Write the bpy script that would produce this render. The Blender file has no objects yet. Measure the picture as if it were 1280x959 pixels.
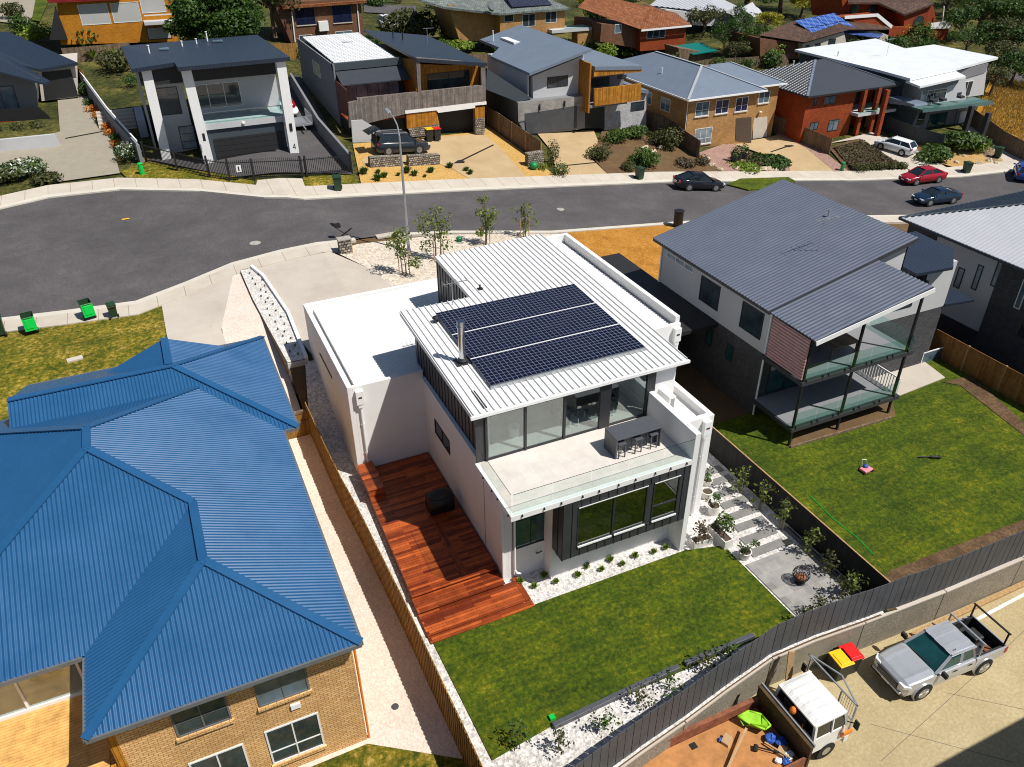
import bpy, math, random
from math import sin, cos, pi, radians, hypot
from mathutils import Vector, Matrix
from mathutils.geometry import tessellate_polygon
RND = random.Random(7)
sc = bpy.context.scene
COL = sc.collection
# ---------------------------------------------------------------- camera (used to survey the place: a pixel of the photo -> a point on a known plane)
F, CX, CY = 994.09, 640.0, 479.5
PIT, ROLL, YAW = radians(32.76), radians(0.423), radians(24.377)
H = 26.0
CAM = Vector((0, 0, H))
_cp, _sp = cos(PIT), sin(PIT)
FW = Vector((sin(YAW)*_cp, cos(YAW)*_cp, -_sp))
_r = Vector((cos(YAW), -sin(YAW), 0)); _d = FW.cross(_r)
R2 = cos(ROLL)*_r + sin(ROLL)*_d
D2 = -sin(ROLL)*_r + cos(ROLL)*_d
def ray(x, y): return FW + R2*((x-CX)/F) + D2*((y-CY)/F)
def pz(x, y, z):
    v = ray(x, y); return CAM + v*((z-H)/v.z)
def py(x, y, Y):
    v = ray(x, y); return CAM + v*(Y/v.y)
def px(x, y, X):
    v = ray(x, y); return CAM + v*(X/v.x)
def zat(x, y, P):
    v = ray(x, y); return H + v.z*hypot(P[0], P[1])/hypot(v.x, v.y)
# ---------------------------------------------------------------- terrain
def zs(X): return 2.2 - .10*min(max(X-10, 0), 62)
def _rd(a, b):
    p = pz(a, b, 1)
    for i in range(30): p = pz(a, b, zs(p.x))
    return (p.x, p.y)
KSP = [(80,390),(170,378),(230,355),(290,330),(350,314),(420,302),(480,294),(560,290),(690,290),(850,278),(980,272),(1120,270),(1280,258)]
KNP = [(0,262),(60,248),(150,238),(250,240),(330,248),(380,250),(450,246),(560,240),(700,234),(840,228),(1050,226),(1200,222),(1280,213)]
KS = [(-40.0, 55.2), (-11.0, 54.4)] + [_rd(*p) for p in KSP] + [(140.0, 44.0)]
KN = [(-40.0, 62.0)] + [_rd(*p) for p in KNP] + [(150.0, 52.0)]
def yi(T, X):
    if X <= T[0][0]: return T[0][1]
    for (a, b), (c, d) in zip(T, T[1:]):
        if X <= c: return b + (d-b)*(X-a)/(c-a)
    return T[-1][1]
WL = [(-60,-4),(0,11.2),(5,12.1),(10.84,13.22),(12.99,13.58),(15.21,14.02),(17.72,14.45),(19.83,14.43),(22.4,14.26),(26.8,14.07),(31.6,14.0),(90,13.4)]
def sm(t):
    t = min(max(t, 0), 1); return t*t*(3-2*t)
def g(X, Y):
    ys, yn = yi(KS, X), yi(KN, X)
    if Y < yi(WL, X): return -2.0
    if Y > yn:
        d = Y-yn; return zs(X) + .10*min(d, 16) + .06*max(min(d, 90)-16, 0)
    if Y > ys-3: return zs(X)
    if X < 4.4:
        t = min(max((Y-31)/16.5, 0), 1); return -.65*(1-t)+zs(X)*t
    zb = -1.2*sm((X-23.45)/3.0)
    if X < 23.45: t = sm((Y-33)/9.0)
    else: t = sm((Y-31)/(ys-3-31))
    return zb*(1-t) + zs(X)*t
def G(a, b):
    v = ray(a, b); t = 5.0
    while t < 420:
        q = CAM + v*t
        if q.z < g(q.x, q.y): break
        t += .5
    lo, hi = t-.5, t
    for i in range(18):
        m = (lo+hi)/2; q = CAM + v*m
        if q.z < g(q.x, q.y): hi = m
        else: lo = m
    return CAM + v*hi
def GP(*pts): return [tuple(G(*p)[:2]) for p in pts]
# ---------------------------------------------------------------- materials
def lin(c):
    c = c/255.0; return c/12.92 if c <= .04045 else ((c+.055)/1.055)**2.4
def rgb(r, gg, b, k=1.0): return (lin(r)*k, lin(gg)*k, lin(b)*k, 1)
MATS = {}
class NT:
    def __init__(s, name):
        s.m = bpy.data.materials.new(name); s.m.use_nodes = True
        s.t = s.m.node_tree; s.b = s.t.nodes['Principled BSDF']
        s.tc = None
    def n(s, typ, **kw):
        nd = s.t.nodes.new(typ)
        for k, v in kw.items(): setattr(nd, k, v)
        return nd
    def l(s, a, b): s.t.links.new(a, b)
    def co(s, kind='Object'):
        if not s.tc: s.tc = s.n('ShaderNodeTexCoord')
        return s.tc.outputs[kind]
    def mapping(s, scale, kind='Object', rot=(0,0,0)):
        mp = s.n('ShaderNodeMapping'); mp.inputs['Scale'].default_value = scale; mp.inputs['Rotation'].default_value = rot
        s.l(s.co(kind), mp.inputs['Vector']); return mp.outputs[0]
    def noise(s, scale, detail=4, rough=.6, vec=None):
        nd = s.n('ShaderNodeTexNoise'); nd.inputs['Scale'].default_value = scale; nd.inputs['Detail'].default_value = detail; nd.inputs['Roughness'].default_value = rough
        s.l(vec if vec else s.co(), nd.inputs['Vector']); return nd.outputs['Fac']
    def ramp(s, fac, stops):
        r = s.n('ShaderNodeValToRGB'); e = r.color_ramp.elements
        while len(e) < len(stops): e.new(.5)
        for el, (p, c) in zip(e, stops): el.position = p; el.color = c
        s.l(fac, r.inputs[0]); return r.outputs[0]
    def mix(s, fac, a, b, mode='MIX'):
        m = s.n('ShaderNodeMix', data_type='RGBA', blend_type=mode)
        for sock, v in ((m.inputs[0], fac), (m.inputs[6], a), (m.inputs[7], b)):
            if hasattr(v, 'links'): s.l(v, sock)
            else: sock.default_value = v
        return m.outputs[2]
    def math(s, op, a, b=None):
        m = s.n('ShaderNodeMath', operation=op)
        for i, v in enumerate((a, b)):
            if v is None: continue
            if hasattr(v, 'links'): s.l(v, m.inputs[i])
            else: m.inputs[i].default_value = v
        return m.outputs[0]
    def bump(s, h, strength=.3, dist=.02):
        b = s.n('ShaderNodeBump'); b.inputs['Strength'].default_value = strength; b.inputs['Distance'].default_value = dist
        s.l(h, b.inputs['Height']); s.l(b.outputs[0], s.b.inputs['Normal'])
    def base(s, c):
        if hasattr(c, 'links'): s.l(c, s.b.inputs['Base Color'])
        else: s.b.inputs['Base Color'].default_value = c
    def done(s, rough=.7, metal=0.0, spec=.5):
        s.b.inputs['Roughness'].default_value = rough; s.b.inputs['Metallic'].default_value = metal
        s.b.inputs['Specular IOR Level'].default_value = spec
        MATS[s.m.name] = s.m; return s.m
def dark(c, k): return (c[0]*k, c[1]*k, c[2]*k, 1)
def plain(name, c, rough=.7, metal=0, var=.12, scale=3.0, spec=.5, bump=0.0, bscale=40):
    t = NT(name)
    n = t.noise(scale, 5, .65)
    t.base(t.ramp(n, [(.3, dark(c, 1-var)), (.7, dark(c, 1+var))]))
    if bump: t.bump(t.noise(bscale, 3), bump, .02)
    return t.done(rough, metal, spec)
def ground(name, stops, scale=.6, fine=14, finek=.35, rough=.95, bump=.4, dist=.03, spk=None):
    t = NT(name)
    a = t.noise(scale, 6, .7); b = t.noise(fine, 4, .75)
    f = t.math('ADD', t.math('MULTIPLY', a, 1-finek), t.math('MULTIPLY', b, finek))
    c = t.ramp(f, stops)
    if spk:
        v = t.n('ShaderNodeTexVoronoi'); v.inputs['Scale'].default_value = spk[0]; t.l(t.co(), v.inputs['Vector'])
        sp = t.ramp(v.outputs['Color'], [(0.0, (spk[1],)*3+(1,)), (.9, (spk[2],)*3+(1,))])
        c = t.mix(1.0, c, sp, 'MULTIPLY')
        t.bump(v.outputs['Distance'], bump, dist)
    else: t.bump(b, bump, dist)
    t.base(c)
    return t.done(rough, 0, .3)
def brick(name, c1, c2, mortar, bw=.24, bh=.086, ms=.010, rough=.85):
    t = NT(name)
    b = t.n('ShaderNodeTexBrick'); t.l(t.co('UV'), b.inputs['Vector'])
    b.inputs['Color1'].default_value = c1; b.inputs['Color2'].default_value = c2; b.inputs['Mortar'].default_value = mortar
    b.inputs['Scale'].default_value = 1; b.inputs['Brick Width'].default_value = bw; b.inputs['Row Height'].default_value = bh; b.inputs['Mortar Size'].default_value = ms
    n = t.noise(.8, 5)
    c = t.mix(1.0, b.outputs['Color'], t.ramp(n, [(.3, (.8,.8,.8,1)), (.7, (1.12,1.12,1.12,1))]), 'MULTIPLY')
    t.base(c); t.bump(b.outputs['Fac'], -.3, .01)
    return t.done(rough, 0, .3)
def boards(name, c1, c2, gap, width=.14, axis=0, length=3.0, rough=.6, ms=.006):
    """boards laid side by side in UV space; axis 0: boards run along u"""
    t = NT(name)
    vec = t.mapping((1,1,1), 'UV', (0,0,0 if axis == 0 else pi/2))
    b = t.n('ShaderNodeTexBrick'); t.l(vec, b.inputs['Vector'])
    b.inputs['Color1'].default_value = c1; b.inputs['Color2'].default_value = c2; b.inputs['Mortar'].default_value = gap
    b.inputs['Scale'].default_value = 1; b.inputs['Brick Width'].default_value = length; b.inputs['Row Height'].default_value = width; b.inputs['Mortar Size'].default_value = ms
    b.offset = .37
    n = t.noise(2.5, 6, .7)
    c = t.mix(1.0, b.outputs['Color'], t.ramp(n, [(.3, (.68,.66,.64,1)), (.7, (1.25,1.25,1.25,1))]), 'MULTIPLY')
    t.base(c); t.bump(b.outputs['Fac'], -.35, .012)
    return t.done(rough, 0, .35)
def leafmat(name, c1, c2, c3=None):
    t = NT(name)
    gm = t.n('ShaderNodeNewGeometry')
    st = [(0, c1), (.6, c2), (1, c3 or c2)]
    t.base(t.ramp(gm.outputs['Random Per Island'], st))
    t.b.inputs['Subsurface Weight'].default_value = 0
    tr = t.n('ShaderNodeBsdfTranslucent'); tr.inputs[0].default_value = dark(c2, 1.3)
    mx = t.n('ShaderNodeMixShader'); mx.inputs[0].default_value = .25
    out = t.t.nodes['Material Output']
    t.l(t.b.outputs[0], mx.inputs[1]); t.l(tr.outputs[0], mx.inputs[2]); t.l(mx.outputs[0], out.inputs[0])
    return t.done(.55, 0, .3)
def glassmat(name, tint, mixf, rough=.03):
    t = NT(name)
    tr = t.n('ShaderNodeBsdfTransparent'); tr.inputs[0].default_value = tint
    gl = t.n('ShaderNodeBsdfGlossy'); gl.inputs['Roughness'].default_value = rough; gl.inputs[0].default_value = (.9,.95,.95,1)
    fr = t.n('ShaderNodeLayerWeight'); fr.inputs[0].default_value = .25
    f = t.math('ADD', t.math('MULTIPLY', t.math('POWER', fr.outputs['Facing'], 3.0), .6), mixf)
    mx = t.n('ShaderNodeMixShader'); t.l(f, mx.inputs[0]); t.l(tr.outputs[0], mx.inputs[1]); t.l(gl.outputs[0], mx.inputs[2])
    t.l(mx.outputs[0], t.t.nodes['Material Output'].inputs[0])
    return t.done()
def darkglass(name, c, rough=.05):
    t = NT(name); n = t.noise(.7, 3)
    t.base(t.ramp(n, [(.35, dark(c, .6)), (.65, dark(c, 1.4))])); return t.done(rough, 0, .8)
def roofmetal(name, c, rough=.38, metal=.0, var=.07, spec=.5):
    t = NT(name); n = t.noise(.5, 6, .7); n2 = t.noise(9, 4, .7)
    f = t.math('ADD', t.math('MULTIPLY', n, .65), t.math('MULTIPLY', n2, .35))
    t.base(t.ramp(f, [(.3, dark(c, 1-var)), (.7, dark(c, 1+var))]))
    rr = t.ramp(n, [(.3, (rough*.8,)*3+(1,)), (.7, (min(1,rough*1.25),)*3+(1,))]); t.l(rr, t.b.inputs['Roughness'])
    m = t.done(rough, metal, spec); return m
def ribbed_mat(name, c, pitch, rough=.4, strength=.6, var=.07, dist=.03):
    """sheet metal whose ribs run along v (down the slope) in UV space"""
    t = NT(name); n = t.noise(.6, 6, .7)
    t.base(t.ramp(n, [(.3, dark(c, 1-var)), (.7, dark(c, 1+var))]))
    sep = t.n('ShaderNodeSeparateXYZ'); t.l(t.co('UV'), sep.inputs[0])
    w = t.math('SINE', t.math('MULTIPLY', sep.outputs[0], 2*pi/pitch))
    w = t.math('POWER', t.math('ADD', t.math('MULTIPLY', w, .5), .5), 4.0)
    t.bump(w, strength, dist)
    return t.done(rough, 0, .5)
def tilemat(name, c1, c2, gap):
    t = NT(name)
    b = t.n('ShaderNodeTexBrick'); t.l(t.co('UV'), b.inputs['Vector'])
    b.inputs['Color1'].default_value = c1; b.inputs['Color2'].default_value = c2; b.inputs['Mortar'].default_value = gap
    b.inputs['Scale'].default_value = 1; b.inputs['Brick Width'].default_value = .33; b.inputs['Row Height'].default_value = .36; b.inputs['Mortar Size'].default_value = .03
    b.inputs['Mortar Smooth'].default_value = .6
    n = t.noise(.9, 5, .7)
    t.base(t.mix(1.0, b.outputs['Color'], t.ramp(n, [(.3, (.7,.7,.7,1)), (.7, (1.2,1.2,1.2,1))]), 'MULTIPLY'))
    t.bump(b.outputs['Fac'], -.6, .04)
    return t.done(.75, 0, .3)
# ---------------------------------------------------------------- mesh builder
BASE = {}
class M:
    def __init__(s): s.v = []; s.f = []
    def add(s, vs, fs):
        k = len(s.v); s.v += [tuple(p) for p in vs]; s.f += [tuple(i+k for i in f) for f in fs]; return s
    def box(s, a, b):
        x0, x1 = sorted((a[0], b[0])); y0, y1 = sorted((a[1], b[1])); z0, z1 = sorted((a[2], b[2]))
        return s.add([(x0,y0,z0),(x1,y0,z0),(x1,y1,z0),(x0,y1,z0),(x0,y0,z1),(x1,y0,z1),(x1,y1,z1),(x0,y1,z1)],
                     [(0,3,2,1),(4,5,6,7),(0,1,5,4),(1,2,6,5),(2,3,7,6),(3,0,4,7)])
    def obox(s, c, X, Y, Z):
        c, X, Y, Z = map(Vector, (c, X, Y, Z))
        vs = [c+X*i+Y*j+Z*k for k in (-1,1) for i, j in ((-1,-1),(1,-1),(1,1),(-1,1))]
        return s.add(vs, [(0,3,2,1),(4,5,6,7),(0,1,5,4),(1,2,6,5),(2,3,7,6),(3,0,4,7)])
    def beam(s, p, q, w, h=None, up=(0,0,1)):
        p, q = Vector(p), Vector(q); d = q-p; L = d.length
        if L < 1e-6: return s
        d /= L; u = Vector(up)
        if abs(d.dot(u)) > .98: u = Vector((1,0,0))
        sx = d.cross(u).normalized(); uz = sx.cross(d).normalized(); h = h or w
        return s.obox((p+q)/2, d*(L/2), sx*(w/2), uz*(h/2))
    def cyl(s, p, q, r, r2=None, n=12, cap=True):
        p, q = Vector(p), Vector(q); d = (q-p).normalized(); r2 = r if r2 is None else r2
        a = d.orthogonal().normalized(); b = d.cross(a)
        vs = [p+(a*cos(2*pi*i/n)+b*sin(2*pi*i/n))*r for i in range(n)]+[q+(a*cos(2*pi*i/n)+b*sin(2*pi*i/n))*r2 for i in range(n)]
        fs = [(i, (i+1)%n, n+(i+1)%n, n+i) for i in range(n)]
        if cap: fs += [tuple(range(n))[::-1], tuple(range(n, 2*n))]
        return s.add(vs, fs)
    def tube(s, pts, r, n=6, taper=1.0):
        k = len(pts)-1
        for i in range(k):
            s.cyl(pts[i], pts[i+1], r*(1-(1-taper)*i/k), r*(1-(1-taper)*(i+1)/k), n)
        return s
    def ell(s, c, rx, ry, rz, n=12, m=7, jit=0, rnd=None):
        vs, fs = [], []
        for j in range(m+1):
            th = pi*j/m
            for i in range(n):
                ph = 2*pi*i/n; k = 1+(rnd.uniform(-jit, jit) if jit else 0)
                vs.append((c[0]+rx*k*sin(th)*cos(ph), c[1]+ry*k*sin(th)*sin(ph), c[2]+rz*k*cos(th)))
        for j in range(m):
            for i in range(n):
                a = j*n+i; b = j*n+(i+1)%n; fs.append((a, a+n, b+n, b))
        return s.add(vs, fs)
    def poly(s, pts): return s.add(pts, [tuple(range(len(pts)))])
    def prism(s, xy, z0, z1):
        n = len(xy); vs = [(x, y, z0) for x, y in xy]+[(x, y, z1) for x, y in xy]
        return s.add(vs, [tuple(range(n))[::-1], tuple(range(n, 2*n))]+[(i, (i+1)%n, n+(i+1)%n, n+i) for i in range(n)])
    def slab(s, pts, t):
        """a 3-D polygon with thickness t straight down"""
        n = len(pts); vs = [tuple(p) for p in pts]+[(p[0], p[1], p[2]-t) for p in pts]
        return s.add(vs, [tuple(range(n)), tuple(range(n, 2*n))[::-1]]+[(i, n+i, n+(i+1)%n, (i+1)%n) for i in range(n)])
    def build(s, name, mat, parent=None, smooth=False, bevel=0, loc=None):
        b = Vector(loc) if loc is not None else (BASE.get(parent.name, Vector((0,0,0))) if parent else Vector((0,0,0)))
        me = bpy.data.meshes.new(name)
        me.from_pydata([(x-b.x, y-b.y, z-b.z) for x, y, z in s.v], [], s.f)
        me.validate(); me.update()
        uv = me.uv_layers.new(name='UVMap')
        vs = me.vertices
        for p in me.polygons:
            nz = p.normal
            if abs(nz.z) > .985:
                for li in p.loop_indices:
                    c = vs[me.loops[li].vertex_index].co; uv.data[li].uv = (c.x+b.x, c.y+b.y)
            else:
                u = Vector((-nz.y, nz.x, 0)).normalized()
                w = nz.cross(u)
                if w.z < 0: w = -w
                for li in p.loop_indices:
                    c = vs[me.loops[li].vertex_index].co + b; uv.data[li].uv = (c.dot(u), c.dot(w))
        if smooth:
            me.polygons.foreach_set('use_smooth', [True]*len(me.polygons))
        me.materials.append(mat)
        o = bpy.data.objects.new(name, me); COL.objects.link(o)
        if parent:
            o.parent = parent; BASE[o.name] = b
            if loc is not None:
                o.location = b-BASE.get(parent.name, Vector((0,0,0)))
        else:
            o.location = b; BASE[o.name] = b
        if bevel:
            md = o.modifiers.new('bevel', 'BEVEL'); md.width = bevel; md.segments = 2; md.limit_method = 'ANGLE'
        return o
def T(name, label, cat, loc=(0,0,0), group=None, rz=0):
    o = bpy.data.objects.new(name, None); COL.objects.link(o); o.location = loc; o.rotation_euler.z = rz
    o.empty_display_size = .2
    o['label'] = label; o['category'] = cat
    if group: o['group'] = group
    BASE[o.name] = Vector(loc)
    return o
def tag(o, label, cat, group=None, kind=None):
    o['label'] = label; o['category'] = cat
    if group: o['group'] = group
    if kind: o['kind'] = kind
    return o
def local(o):                       # parts of o are modelled in o's own coordinates
    BASE[o.name] = Vector((0,0,0)); return o
def copy_tree(o, parent=None):
    c = o.copy(); COL.objects.link(c)
    if parent: c.parent = parent
    for ch in list(o.children): copy_tree(ch, c)
    return c
def put(o, loc, rz=0, label=None, group=None, s=1.0):
    o.location = loc; o.rotation_euler.z = rz; o.scale = (s, s, s)
    if label: o['label'] = label
    if group: o['group'] = group
    return o
# ---------------------------------------------------------------- draped ground sheets
def clip(poly, ax, val, keep_less):
    out = []
    n = len(poly)
    for i in range(n):
        a, b = poly[i], poly[(i+1)%n]
        ia = (a[ax] <= val) if keep_less else (a[ax] >= val)
        ib = (b[ax] <= val) if keep_less else (b[ax] >= val)
        if ia: out.append(a)
        if ia != ib:
            t = (val-a[ax])/(b[ax]-a[ax]); out.append(tuple(a[k]+(b[k]-a[k])*t for k in range(len(a))))
    return out
def drape(name, xy, off, mat, step=1.0, skirt=0.0, kind='structure', fn=None, cuts=()):
    fn = fn or g
    m = M(); idx = {}
    def vid(p):
        k = (round(p[0], 3), round(p[1], 3))
        if k not in idx:
            idx[k] = len(m.v); m.v.append((p[0], p[1], fn(p[0], p[1])+off))
        return idx[k]
    tris = tessellate_polygon([[Vector((x, y, 0)) for x, y in xy]])
    xs = [p[0] for p in xy]; ys = [p[1] for p in xy]
    for t in tris:
        P = [xy[i] for i in t]
        a2 = (P[1][0]-P[0][0])*(P[2][1]-P[0][1])-(P[2][0]-P[0][0])*(P[1][1]-P[0][1])
        if abs(a2) < 1e-7: continue
        if a2 < 0: P = P[::-1]
        x0, x1 = min(p[0] for p in P), max(p[0] for p in P)
        i = math.floor(x0/step)
        while i*step < x1:
            Q = clip(clip(P, 0, i*step, False), 0, (i+1)*step, True) if x1-x0 > step*.01 else P
            i += 1
            if len(Q) < 3: continue
            y0, y1 = min(p[1] for p in Q), max(p[1] for p in Q)
            j = math.floor(y0/step)
            while j*step < y1:
                S = clip(clip(Q, 1, j*step, False), 1, (j+1)*step, True); j += 1
                ids = []
                for p in S:
                    k = vid(p)
                    if k not in ids: ids.append(k)
                if len(ids) >= 3: m.f.append(tuple(ids))
    if skirt:
        n = len(xy)
        for i in range(n):
            a, b = Vector(xy[i]), Vector(xy[(i+1)%n]); k = max(1, int((b-a).length/step))
            for q in range(k):
                p0, p1 = a+(b-a)*(q/k), a+(b-a)*((q+1)/k)
                z0, z1 = fn(*p0)+off, fn(*p1)+off
                m.add([(p0.x,p0.y,z0-skirt),(p1.x,p1.y,z1-skirt),(p1.x,p1.y,z1),(p0.x,p0.y,z0)], [(0,1,2,3)])
    o = m.build(name, mat)
    if kind: o['kind'] = kind
    return o
# ---------------------------------------------------------------- ribbed roof faces
def ribs(m, pts, pitch, h, prof='sine', thick=0.0, dirv=None):
    """split a convex planar polygon into strips running down its slope and raise the ribs"""
    P = [Vector(p) for p in pts]
    n = Vector((0,0,0))
    for i in range(1, len(P)-1): n += (P[i]-P[0]).cross(P[i+1]-P[0])
    n.normalize()
    if n.z < 0: n = -n
    if dirv is not None: d = Vector(dirv); d = (d-n*d.dot(n)).normalized()
    else: d = (Vector((0,0,-1))+n*n.z).normalized()
    u = n.cross(d).normalized()
    Q = [(p.dot(u), p.dot(d)) for p in P]; c0 = P[0].dot(n)
    u0, u1 = min(q[0] for q in Q), max(q[0] for q in Q)
    if prof == 'sine': br = [(0,0),(.125,.146),(.25,.5),(.375,.854),(.5,1),(.625,.854),(.75,.5),(.875,.146)]
    elif prof == 'seam': br = [(0,0),(.86,0),(.885,1),(.965,1),(.99,0)]
    else: br = [(0,0),(.5,0),(.62,1),(.88,1)]
    cuts = []
    k = math.floor(u0/pitch)
    while k*pitch < u1:
        for t, hh in br: cuts.append(((k+t)*pitch, hh*h))
        k += 1
    cuts.append((k*pitch, 0))
    for (a, ha), (b, hb) in zip(cuts, cuts[1:]):
        S = clip(clip(Q, 0, a, False), 0, b, True)
        if len(S) < 3: continue
        vs = []
        for q in S:
            hh = ha+(hb-ha)*(q[0]-a)/(b-a)
            vs.append(u*q[0]+d*q[1]+n*(c0+hh))
        e = (vs[1]-vs[0]).cross(vs[2]-vs[0])
        if e.z < 0: vs = vs[::-1]
        m.add(vs, [tuple(range(len(vs)))])
    return m
# ---------------------------------------------------------------- windows on a wall plane
def win(parent, o, u, n, a0, a1, z0, z1, cols=2, rows=1, fm='frame_white', gm='window_glass', sill=None, fw=.06, name='window', proud=.04, split=None):
    o, u, n = Vector((o[0], o[1], 0)), Vector((u[0], u[1], 0)), Vector((n[0], n[1], 0))
    if a0 > a1: a0, a1 = a1, a0
    if z0 > z1: z0, z1 = z1, z0
    Z = Vector((0,0,1))
    def bx(m, a, b, c, d, t0, t1):
        ce = o+u*((a+b)/2)+n*((t0+t1)/2)+Z*((c+d)/2)
        m.obox(ce, u*((b-a)/2), n*((t1-t0)/2), Z*((d-c)/2))
    m = M()
    bx(m, a0, a1, z0, z0+fw, -.03, proud); bx(m, a0, a1, z1-fw, z1, -.03, proud)
    bx(m, a0, a0+fw, z0+fw, z1-fw, -.03, proud); bx(m, a1-fw, a1, z0+fw, z1-fw, -.03, proud)
    for i in range(1, cols):
        c = a0+(a1-a0)*i/cols; bx(m, c-fw*.4, c+fw*.4, z0+fw, z1-fw, -.03, proud-.004)
    for j in range(1, rows):
        c = z0+(z1-z0)*(split if split else j/rows); bx(m, a0+fw, a1-fw, c-fw*.35, c+fw*.35, -.03, proud-.008)
    w = m.build(name, MATS[fm], parent)
    p = M(); bx(p, a0+fw*.5, a1-fw*.5, z0+fw*.5, z1-fw*.5, -.02, .008); p.build('pane', MATS[gm], w)
    if sill:
        q = M(); bx(q, a0-.06, a1+.06, z0-.12, z0-.004, -.03, .12); q.build('sill', MATS[sill], w)
    return w
def wy(parent, Y, p0, p1, **k):                       # window on a wall facing the camera side (-y), from two photo corners
    a, b = py(*p0, Y), py(*p1, Y); return win(parent, (0, Y), (1, 0), (0, -1), a.x, b.x, a.z, b.z, **k)
def wx(parent, X, p0, p1, **k):                       # window on a wall facing -x
    a, b = px(*p0, X), px(*p1, X); return win(parent, (X, 0), (0, 1), (-1, 0), a.y, b.y, a.z, b.z, **k)
def hip(m_or_ribs, x0, x1, y0, y1, ze, pit, mats=None):
    """faces of a hip roof over a rectangle, as lists of points"""
    w, d = x1-x0, y1-y0; k = math.tan(pit)
    if w <= d:
        r = w/2; zr = ze+r*k; A, B = (x0+r, y0+r, zr), (x0+r, y1-r, zr)
        return [[(x0,y0,ze),(x1,y0,ze),A], [(x1,y0,ze),(x1,y1,ze),B,A], [(x1,y1,ze),(x0,y1,ze),B], [(x0,y1,ze),(x0,y0,ze),A,B]], A, B
    r = d/2; zr = ze+r*k; A, B = (x0+r, y0+r, zr), (x1-r, y0+r, zr)
    return [[(x0,y0,ze),(x1,y0,ze),B,A], [(x1,y0,ze),(x1,y1,ze),B], [(x1,y1,ze),(x0,y1,ze),A,B], [(x0,y1,ze),(x0,y0,ze),A]], A, B
def leaves(m, c, rx, ry, rz, n, size, rnd, shell=.55, up=.3):
    for i in range(n):
        while True:
            p = Vector((rnd.uniform(-1,1), rnd.uniform(-1,1), rnd.uniform(-1,1))); L = p.length
            if shell < L <= 1 or (L <= 1 and rnd.random() < .12): break
        q = Vector((c[0]+p.x*rx, c[1]+p.y*ry, c[2]+p.z*rz))
        nn = (p*.8+Vector((rnd.uniform(-1,1), rnd.uniform(-1,1), rnd.uniform(-.4,1)+up))).normalized()
        a = nn.orthogonal().normalized(); b = nn.cross(a); th = rnd.uniform(0, 2*pi)
        a2 = a*cos(th)+b*sin(th); b2 = nn.cross(a2); s = size*rnd.uniform(.55, 1.3)
        m.add([q-a2*s, q-b2*s*.55+nn*s*.1, q+a2*s, q+b2*s*.55-nn*s*.1], [(0,1,2,3)])
    return m
SKY, SUNE = .06, 4.9
# ---------------------------------------------------------------- materials of this place
W = lambda v: (v, v, v, 1)
plain('white_paint', (.80,.79,.77,1), .7, var=.04, scale=.7, bump=.05, bscale=60)
plain('render_white', (.78,.77,.76,1), .85, var=.05, scale=.5, bump=.12, bscale=90)
plain('trim_white', (.82,.82,.82,1), .5, var=.03)
plain('frame_white', (.75,.76,.76,1), .45, var=.03)
plain('frame_dark', (.022,.024,.028,1), .45, var=.1)
plain('frame_grey', (.13,.14,.15,1), .45, var=.1)
plain('cladding_dark', (.035,.037,.042,1), .45, var=.15, scale=1.5)
plain('black_metal', (.012,.012,.014,1), .5, var=.2)
plain('steel', (.55,.56,.57,1), .22, 1.0, var=.06)
plain('galvanised', (.42,.44,.46,1), .42, .6, var=.12)
plain('charcoal', (.04,.042,.05,1), .5, var=.12)
plain('slate_furniture', (.075,.08,.095,1), .45, var=.1, scale=6)
plain('dark_plastic', (.02,.022,.02,1), .55, var=.2)
plain('bin_green', (.018,.05,.022,1), .5, var=.15)
plain('lid_green', (.0,.50,.06,1), .4, var=.08)
plain('lid_yellow', (.85,.50,.01,1), .4, var=.06)
plain('lid_red', (.70,.01,.01,1), .4, var=.06)
plain('rubber', (.012,.012,.012,1), .8, var=.2)
plain('rim', (.50,.51,.53,1), .3, .8, var=.1)
plain('lamp_red', (.45,.01,.02,1), .2, var=.05)
plain('lamp_clear', (.75,.78,.80,1), .1, var=.05)
plain('lamp_orange', (.85,.22,.02,1), .3, var=.05)
plain('plate', (.75,.76,.74,1), .4, var=.03)
plain('timber_pole', (.40,.25,.11,1), .8, var=.3, scale=8)
plain('bark', (.13,.095,.06,1), .9, var=.3, scale=10, bump=.4, bscale=30)
plain('stake', (.45,.30,.15,1), .8, var=.2, scale=8)
plain('rock', (.50,.42,.30,1), .9, var=.3, scale=6, bump=.6, bscale=12)
plain('rock_grey', (.36,.34,.31,1), .9, var=.35, scale=9, bump=.8, bscale=14)
plain('planter_white', (.66,.64,.60,1), .7, var=.08, scale=5)
plain('soil', (.085,.06,.04,1), .95, var=.4, scale=12, bump=.6)
plain('interior_floor', (.50,.48,.45,1), .25, var=.1, scale=1.2)
plain('interior_wall', (.62,.63,.62,1), .8, var=.04)
plain('ceramic', (.72,.70,.66,1), .5, var=.06)
plain('orange_glass', (.75,.33,.04,1), .3, var=.1)
plain('curtain', (.38,.42,.46,1), .8, var=.2, scale=7)
plain('wire_black', (.02,.018,.016,1), .6, var=.3)
plain('rust', (.22,.075,.035,1), .8, var=.4, scale=5, bump=.3)
plain('ute_tub', (.018,.018,.02,1), .6, var=.25)
plain('blue_fabric', (.02,.10,.50,1), .7, var=.25, scale=5)
plain('lime_plastic', (.30,.62,.02,1), .5, var=.15, scale=5)
plain('blue_plastic', (.03,.10,.42,1), .5, var=.2)
plain('pink_plastic', (.80,.25,.30,1), .5, var=.1)
plain('cardboard', (.48,.31,.16,1), .8, var=.15)
plain('paper', (.78,.78,.76,1), .7, var=.05)
plain('teal_metal', (.09,.16,.16,1), .45, var=.15)
plain('green_pipe', (.0,.22,.06,1), .5, var=.1)
plain('terracotta', (.34,.12,.05,1), .8, var=.2)
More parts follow.
